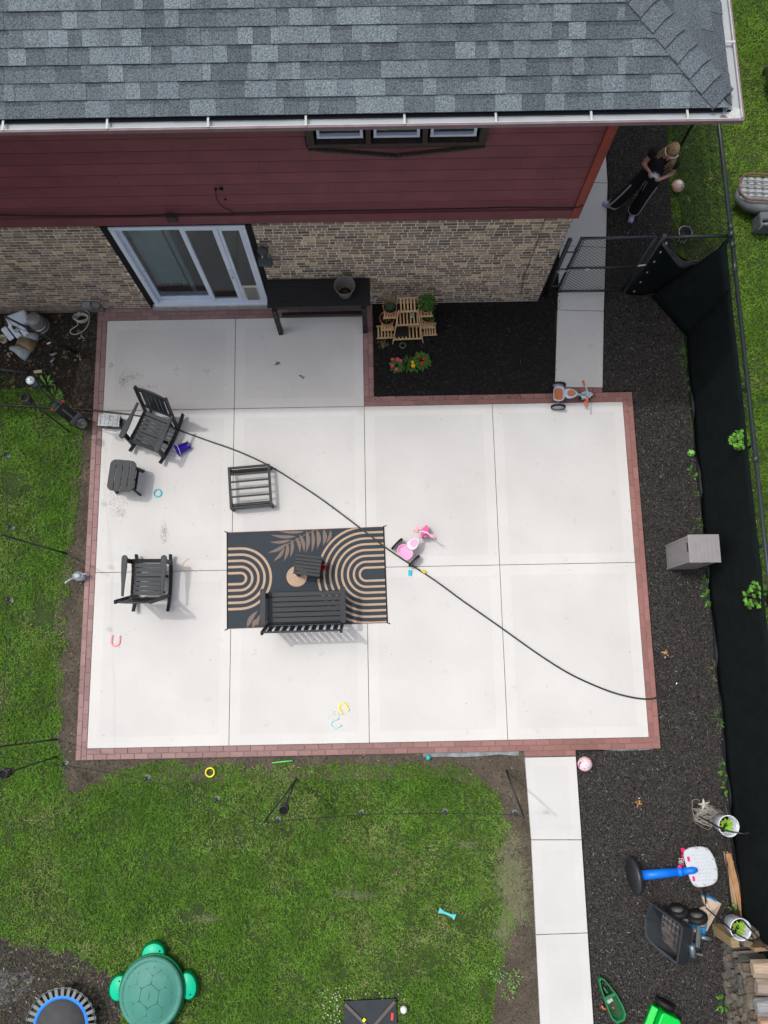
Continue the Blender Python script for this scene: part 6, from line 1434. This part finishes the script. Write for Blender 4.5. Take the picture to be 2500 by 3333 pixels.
g.build('edge_slots',mat('slot_grey',(.35,.36,.36),.5),t)
g=G(); cc=f5(800,330,.14); g.tube([cc+Vector((.0,.15*math.cos(a),.12*math.sin(a)))+Vector((-.05,0,0)) for a in [6.283*i/20 for i in range(20)]],.014,8,closed=True); g.tube([f5(742,215,.25),f5(742,250,.2)],.03,8); g.build('rim',m_rd,t)
g=G()
for k in range(9): c_=f5(720+rnd(-14,25),335+rnd(-15,35),.14); g.tube([c_+Vector((.018*math.cos(a),.022*math.sin(a),.01*math.sin(2*a))) for a in [6.283*i/10 for i in range(10)]],.003,4,closed=True)
g.build('net',mat('net_white',(.6,.6,.58),.8),t)
# rods on the ground
for i,(a,b,l) in enumerate((((2352,2566),(2393,2786),'black rod lying closest to the fence behind the upper bucket'),((2356,2705),(2378,2952),'black rod lying beside the wooden planks'),((2270,2668),(2299,2950),'black rod lying under the toppled hoop backboard'))):
    A=P(*a,.03);B=P(*b,.05); tag(G().tube([A,A.lerp(B,.5),B],.015,8).build('metal_rod',m_pole),l,'rod','black rods lying by the fence')
# shepherd hooks and buckets
def hook(label,b,mid,tip,h,zt,grp='black shepherd hooks by the fence'):
    B=P(*b,-.05); M_=P(*mid,h); E_=P(*tip,zt); TT=T('shepherd_hook',label,'garden hook',B,0,grp)
    pts=smooth([Vector((0,0,0)),(M_-B)*.5,(M_-B),(M_-B).lerp(E_-B,.5)+Vector((0,0,.10)),E_-B],4); G().tube(pts,.011,8).build('shaft',m_pole,TT); G().tube(smooth([E_-B,E_-B+Vector((.04,-.01,-.05)),E_-B+Vector((.0,.0,-.09)),E_-B+Vector((-.03,.0,-.06))]),.008,6).build('hook_end',m_pole,TT)
hook('black shepherd hook holding the upper white bucket',(2267,2652),(2354,2700),(2440,2714),1.20,1.35)
hook('black shepherd hook holding the lower white bucket',(2292,2950),(2392,3035),(2448,3064),1.15,1.30)
hook('second shepherd hook crossing the lower white bucket from the left',(2375,2945),(2430,3010),(2496,3090),1.2,1.6)
def bucket(label,cx,cy,z,sc,seed,hd):
    c=P(cx,cy,z); t=T('hanging_bucket',label,'bucket',c,0,'white buckets hung as planters')
    m_w=mat('bucket_white',(.66,.70,.76),.35,var=.03)
    g=G(); g.lathe([(.118,-.30),(.138,-.05),(.140,-.02),(.148,-.02),(.148,0),(.138,0),(.132,-.05),(.112,-.285),(0,-.285)],(0,0,0),36); g.build('pail',m_w,t)
    G().lathe([(.118,-.20),(0,-.19)],(0,0,0),24).build('soil',m_pots,t)
    random.seed(seed); g=G()
    for k in range(12): a=k*2.4; g.leaf((.02*math.cos(a),.02*math.sin(a),-.12+.01*(k%4)),(math.cos(a),math.sin(a),.6),.10,.045,col=tuple(v*rnd(.8,1.2) for v in (.20,.36,.03)),droop=.1)
    for k in range(6): a=rnd(0,6.28); g.tube([(0,0,-.19),(.05*math.cos(a),.05*math.sin(a),-.1)],.004,5,col=(.12,.25,.03))
    g.build('seedling',m_leaf,t)
    d=Vector((math.cos(hd),math.sin(hd),0)); pts=[Vector((-d.y,d.x,0))*(.146*math.cos(a))+d*(.05*math.sin(a))+Vector((0,0,.12*math.sin(a)-.01)) for a in [math.pi*i/14 for i in range(15)]]
    G().tube(pts,.004,6).build('bail_handle',mat('bail_steel',(.6,.6,.6),.3,.5),t); G().tube(pts[4:7],.013,8).build('grip',m_w,t)
bucket('white bucket with seedling hanging above the toppled hoop',2373,2689,1.02,1,3,-.6)
bucket('white bucket with seedling hanging over the corner of the firewood stack',2412,3026,1.02,1,5,-1.0)
random.seed(11)
# star garland
f6=Q(2200,2550,5.53)
t=T('wire_garland','tangled pale wire garland with a silver star topper in the mulch','garland',(0,0,0))
g=G(); c=f6(515,385,.10); pts=[]
M=Matrix.Rotation(-.35,3,'Z')
for k in range(10): a=math.radians(36*k+90+8); r=.105 if k%2==0 else .042; pts.append((r*math.cos(a),r*math.sin(a)))
vs=[c+Vector((x,y,0)) for x,y in pts]+[c+Vector((0,0,.025)),c-Vector((0,0,.025))]; g.add(vs,[(i,(i+1)%10,10) for i in range(10)]+[((i+1)%10,i,11) for i in range(10)]); g.build('star',mat('star_silver',(.42,.43,.36),.35,.2),t)
g=G(); a0=f6(350,560,.03); a1=f6(850,600,.03)
for k in range(46):
    s_=a0+Vector((rnd(-.05,.05),rnd(-.1,.1),rnd(0,.05))); e_=a1+Vector((rnd(-.06,.03),rnd(-.03,.06),rnd(0,.04))); m_=s_.lerp(e_,.45)+Vector((0,rnd(-.14,.15),rnd(.02,.12))); m2=s_.lerp(e_,.75)+Vector((0,rnd(-.08,.08),rnd(.02,.08))); g.tube(smooth([s_,m_,m2,e_],3),.0028,4)
g.tube(smooth([f6(a,b,.02) for a,b in ((430,320),(380,285),(300,310),(295,430),(310,520),(335,620),(380,665))]),.0035,4); g.build('wire_branches',mat('wire_pale',(.36,.34,.30),.5),t)
G().tube([f6(380,470,.02),f6(490,510,.02)],.035,8).build('cone_foot',mat('foot_dark',(.03,.05,.07),.4),t)
# planks
def plank(label,a,b,w_,z,m,rot=0):
    A=P(*a,z);B=P(*b,z+.01); g=G(); g.bar(A,B,w_,.025); o=g.build('wood_plank',m,bevel=.003); return tag(o,label,'plank','wooden planks lying by the fence')
m_pl=mat('plank_pine',(.36,.20,.095),.7,var=.3,scale=6,stretch=(6,1,1)); m_pl2=mat('plank_pale',(.34,.24,.15),.7,var=.25,scale=6,stretch=(6,1,1))
plank('pine plank leaning along the fence foot between hoop and bucket',(2370,2778),(2423,2992),.085,.04,m_pl); plank('pale plank lying under the pine plank nearest the mulch',(2362,2772),(2392,2950),.07,.0,m_pl2); plank('short pale plank under the pine plank by the lower bucket',(2405,2922),(2431,3010),.07,.01,m_pl2)
# paper bag
t=T('paper_bag','crumpled cream paper sack with blue print lying behind the tipped cart','sack',(0,0,0))
def poly3(pts,m,nm,z=.02,cz=.07):
    pl=[f5(a,b,z) for a,b in pts]; n=len(pl); cen=sum(pl,Vector())/n+Vector((0,0,cz)); g=G(); vs=pl+[Vector((q.x,q.y,-.03)) for q in pl]+[q.lerp(cen,.5)+Vector((0,0,rnd(-.012,.015))) for q in pl]+[cen]
    g.add(vs,[(i,(i+1)%n,2*n+(i+1)%n,2*n+i) for i in range(n)]+[(n+i,n+(i+1)%n,(i+1)%n,i) for i in range(n)]+[(2*n+i,2*n+(i+1)%n,3*n) for i in range(n)]); return g.build(nm,m,t)
m_pap=mat('kraft_cream',(.52,.42,.34),.8,var=.08,scale=8,bump=.8,bscale=14)
poly3([(945,715),(975,708),(1040,722),(1100,765),(1155,803),(1125,870),(1090,935),(1000,1095),(945,1140),(930,1060),(960,1000),(930,900),(925,850),(985,832),(960,780)],m_pap,'sack_front')
poly3([(765,985),(820,985),(890,1010),(905,1120),(860,1105),(800,1050)],m_pap,'sack_tail',.02,.05)
poly3([(795,1000),(880,1010),(890,1085),(830,1080)],mat('print_blue',(.01,.18,.45),.6),'blue_print',.05,.03); poly3([(930,1060),(1000,1040),(985,1130),(940,1145)],MATS['print_blue'],'blue_print',.05,.03); poly3([(950,712),(1035,715),(1110,765),(1095,780),(1025,735),(960,728)],MATS['print_blue'],'blue_edge',.045,.02)
# tipped cart: tub opening towards the left
t=T('dump_cart','tipped black plastic garden dump cart with muddy ribbed tub','garden cart',(0,0,0))
m_tub=mat('tub_black',(.028,.034,.040),.5,var=.2,scale=6,spec=.5); m_mudt=mat('tub_mud',(.10,.08,.07),.9,var=.5,scale=10,c2=(.02,.022,.024))
rim=[f5(395,792,.52),f5(322,960,.20),f5(328,1150,.12),f5(400,1250,.12),f5(680,1470,.30),f5(745,1060,.62),f5(700,1010,.62),f5(480,850,.58)]
flr=[f5(520,900,.16),f5(505,1010,.10),f5(510,1150,.07),f5(530,1200,.07),f5(700,1385,.10),f5(735,1060,.28),f5(715,1030,.28),f5(560,920,.20)]
rin=[v.lerp((sum(rim,Vector())/8),.10)+Vector((.0,0,-.005)) for v in rim]
out=[v.copy() for v in flr]; out=[v+Vector((.06,0,-.03)) for v in out]
n=8; g=G(); g.add(rim+rin+flr,[(i,(i+1)%n,n+(i+1)%n,n+i) for i in range(n)]+[(n+i,n+(i+1)%n,2*n+(i+1)%n,2*n+i) for i in range(n)],0,False)
ot=[f5(470,870,.08),f5(400,1000,.02),f5(400,1150,.0),f5(450,1230,.0),f5(800,1450,.05),f5(850,1070,.30),f5(800,1020,.28),f5(600,900,.12)]
g.add(rim+ot,[((i+1)%n,i,n+i,n+(i+1)%n) for i in range(n)]+[tuple(range(n,2*n))],0,False)
o=g.build('tub',m_tub,t,bevel=.012)
g=G(); g.add([v+Vector((-.0,0,.004)) for v in flr],[tuple(range(n))]); g.build('tub_floor',m_mudt,t)
g=G()
for k in range(5):
    u=.12+k*.19; a=flr[1].lerp(flr[4],u)+Vector((0,0,.012)); b=flr[0].lerp(flr[5],u)+Vector((0,0,.012)); g.bar(a,b,.028,.02)
for k in range(4):
    u=.1+k*.24; a=flr[0].lerp(flr[2],u)+Vector((0,0,.012)); b=flr[5].lerp(flr[4],u)+Vector((0,0,.012)); g.bar(a,b,.020,.018)
g.build('tub_ribs',m_tub,t)
def wheel(c,ax,r,w_):
    M=Vector(ax).normalized().to_track_quat('Z','Y').to_matrix(); o=G().lathe([(r*.55,-w_*.5),(r*.85,-w_*.55),(r,-w_*.25),(r,w_*.25),(r*.85,w_*.55),(r*.55,w_*.5)],c,30,M=M).build('wheel',m_blk,t); G().lathe([(0,-w_*.3),(r*.55,-w_*.4),(r*.58,w_*.4),(r*.3,w_*.25),(.03,w_*.45),(0,w_*.45)],c,24,M=M).build('rim',mat('hub_steel',(.45,.46,.47),.25,.7),o)
wheel(f5(680,885,.20),(-.12,.88,.30),.155,.085); wheel(f5(890,945,.20),(-.12,.88,.30),.155,.085)
g=G(); g.bar(f5(655,945,.22),f5(1000,1030,.22),.035,.04); g.bar(f5(905,1030,.2),f5(890,1270,.2),.04,.03); g.bar(f5(925,1030,.2),f5(915,1270,.2),.015,.03); g.bar(f5(880,1340,.12),f5(955,1355,.12),.03,.03); g.build('frame',mat('frame_grey',(.09,.11,.12),.5),t,bevel=.003)
g=G(); g.tube([f5(835,1240,.2),f5(850,1370,.15)],.045,12); g.tube([f5(930,1160,.12),f5(1040,1185,.1)],.032,12); g.build('handle_tube',mat('tube_steel',(.16,.21,.25),.3,.4),t)
# green wheeled toy
a=Q(1900,3120,4.88); c=a(1290,900,.2); t=T('green_cart','bright green plastic wheeled toy cart at the bottom edge','toy cart',(c.x-.03,c.y-.22,-.02),math.radians(-27))
m_gr=mat('cart_green',(.0,.50,.05),.35,var=.05); 
G().prism([(-.16,-.25),(.15,-.25),(.15,.22),(.10,.26),(-.13,.26),(-.16,.22)],.05,.32).build('cart_body',m_gr,t,bevel=.02); G().box((-.21,.05,.12),(.10,.40,.22),(0,-.3,0)).build('side_tray',m_gr,t,bevel=.012)
G().lathe([(0,-.03),(.07,-.03),(.13,-.035),(.15,-.015),(.15,.015),(.13,.035),(.07,.03),(0,.03)],(-.10,.34,.15),28,M=Matrix.Rotation(math.radians(90),3,'X')).build('wheel',m_blk,t); G().box((-.24,-.10,.22),(.06,.09,.01),(0,0,.6)).build('sticker',mat('sticker_pale',(.45,.5,.45),.5),t)
# hand spreader
c=a(430,640,.05); t=T('hand_spreader','green hand held seed spreader with orange lever in the mulch by the path','spreader',(c.x,c.y,.0),math.radians(22))
m_sp=mat('spreader_green',(.015,.16,.055),.4,var=.08)
ol=[(-.055,.33),(-.085,.22),(-.10,.05),(-.115,-.12),(-.11,-.24),(-.06,-.31),(.05,-.31),(.11,-.25),(.12,-.12),(.10,.05),(.06,.20),(.02,.31),(-.02,.345)]
def offs(pl,k,dy=0): cx=sum(x for x,y in pl)/len(pl);cy=sum(y for x,y in pl)/len(pl); return [(cx+(x-cx)*k,cy+(y-cy)*(1-(1-k)*.45)) for x,y in pl]
ii=offs(ol,.80); n=len(ol); g=G(); vs=[(x,y,.02) for x,y in ol]+[(x,y,.12) for x,y in ol]+[(x,y,.12) for x,y in ii]+[(x*.9,y*.96,.04) for x,y in ii]
g.add(vs,[(L*n+i,L*n+(i+1)%n,(L+1)*n+(i+1)%n,(L+1)*n+i) for L in range(3) for i in range(n)]); g.build('shell',m_sp,t)
G().prism([(-.08,-.27),(.07,-.27),(.09,-.10),(.075,.03),(-.075,.03),(-.09,-.1)],.035,.045).build('hopper_floor',mat('spreader_dark',(.012,.06,.025),.5,var=.4,scale=12),t)
g=G(); g.bar((-.09,.055,.09),(.085,.055,.09),.045,.05); g.build('cross_wall',m_sp,t,bevel=.006)
G().box((-.03,.0,.06),(.095,.07,.02),(0,0,.1)).build('paper_label',mat('label_paper',(.38,.40,.36),.7,var=.3,scale=40),t); G().box((-.02,.14,.06),(.025,.09,.03),(0,0,.2)).build('trigger',m_sp,t,bevel=.004); g=G(); g.tube([(-.12,-.08,.08),(-.16,-.06,.09),(-.17,-.01,.09)],.014); g.build('lever',mat('lever_orange',(.62,.12,.03),.4),t); G().ell((-.02,-.12,.06),(.012,.018,.01)).build('dial',MATS['lever_orange'],t)
# ================================================================ firewood stack
m_wd=mat('firewood',(1,1,1),.9,var=.3,scale=9,stretch=(.5,3,3),attr=True,bump=.5,bscale=40)
protos=[]
WC=[(.20,.165,.115),(.155,.14,.11),(.26,.19,.11),(.11,.095,.075),(.17,.15,.125),(.22,.15,.075),(.13,.125,.11),(.24,.205,.155)]
def log(k):
    n=random.choice([3,4,4,5,6]); r=.060; pl=[]
    for i in range(n): a=6.283*i/n+rnd(-.3,.3); pl.append((r*rnd(.75,1.1)*math.cos(a),r*rnd(.75,1.15)*math.sin(a)))
    g=G(); L_=.40; c=WC[k%8]; m0=sum(c)/3; c=tuple(v*.62+m0*.38 for v in c); vs=[(-L_/2+rnd(-.01,.01),y,z) for y,z in pl]+[(L_/2,y*rnd(.9,1.05),z*rnd(.9,1.05)) for y,z in pl]
    g.add(vs,[tuple(range(n))],0,False,c); g.add(vs,[tuple(range(n,2*n))[::-1]],0,False,c); g.add(vs,[(i,n+i,n+(i+1)%n,(i+1)%n) for i in range(n)],0,False,tuple(v*.75 for v in c))
    o=g.build('split_log',m_wd,bevel=.003); return tag(o,'split grey brown log stacked with its cut end facing the mulch','log','split logs in the firewood stack')
protos=[log(k) for k in range(16)]; used=set(); cnt=0
for r in range(9):
    ny=19
    for j in range(ny):
        y=-3.02-j*.106-(.056 if r%2 else 0); z=.055+r*.098
        if r==8 and j<2: continue
        k=random.randrange(16)
        if k in used: o=protos[k].copy(); COL.objects.link(o)
        else: o=protos[k]; used.add(k)
        o.location=(9.83+rnd(-.03,.03)+.0*r,y+rnd(-.008,.008),z+rnd(-.006,.006)); o.rotation_euler=(rnd(0,6.28),rnd(-.04,.04),rnd(-.05,.05)); o.scale=(1,rnd(.92,1.15),rnd(.92,1.1)); cnt+=1
for k in range(16):
    if k not in used: bpy.data.objects.remove(protos[k])
m_wl=mat('long_log',(.30,.25,.20),.85,var=.35,scale=5,stretch=(.6,6,6),bump=.4,bscale=30)
labs=['pale split log laid across the stack top, nearest the bucket','grey brown split log, second across the stack top','bluish grey split log, third across the stack top','reddish split log, fourth across the stack top','brown grey split log, fifth across the stack top','tan split log at the bottom edge of the frame']
cols=[(.36,.28,.21),(.27,.22,.18),(.24,.24,.25),(.36,.23,.17),(.23,.21,.19),(.34,.22,.15)]
for k in range(6):
    y=-3.03-k*.235; g=G(); n=5; pl=[(.11,-.02),(.07,.06),(-.05,.075),(-.115,.01),(-.08,-.05),(.06,-.055)]; n=6; vs=[(-.30,a_,b_) for a_,b_ in pl]+[(0,a_*1.06,b_+.01) for a_,b_ in pl]+[(.32,a_*.95,b_) for a_,b_ in pl]
    g.add(vs,[tuple(range(n)),tuple(range(2*n,3*n))[::-1]]+[(L*n+i,(L+1)*n+i,(L+1)*n+(i+1)%n,L*n+(i+1)%n) for L in (0,1) for i in range(n)]); 
    mm_=mat('top_log_%s'%'abcdef'[k],cols[k],.85,var=.3,scale=5,stretch=(.6,6,6),bump=.4,bscale=30)
    o=g.build('split_log',mm_,loc=(9.96+(k%2)*.03,y,.985),rot=(rnd(-.2,.2),0,rnd(-.06,.06)),bevel=.006); tag(o,labs[k],'log','logs laid across the stack top')
def block(label,x,y,z,d,rz,c):
    g=G(); g.box((0,0,0),d,None,0,c,tap=.88); o=g.build('wood_block',m_wd,bevel=.006,loc=(x,y,z),rot=(rnd(-.1,.1),0,rz)); tag(o,label,'wood block','loose wood blocks at the stack front')
c=f5(1180,1165,.35); block('light tan wood block at the left front corner of the stack',9.60,-2.80,.32,(.13,.16,.64),.1,(.32,.24,.13))
block('weathered wood block beside the tan one at the stack front',9.76,-2.78,.36,(.14,.15,.70),-.1,(.18,.15,.11)); block('tan board standing under the lower white bucket',9.96,-2.84,.42,(.40,.06,.84),.05,(.30,.20,.11))
block('grey wood block resting against the fence by the stack',9.93,-2.70,.30,(.12,.10,.55),.4,(.20,.175,.14))
weed(1560,2165,.07,30,.10,.03,'bright green weed at the foot of the firewood stack',BG)
weed(1580,1955,.03,30,.07,.03,'small green weed by the screen behind the planks',BG)
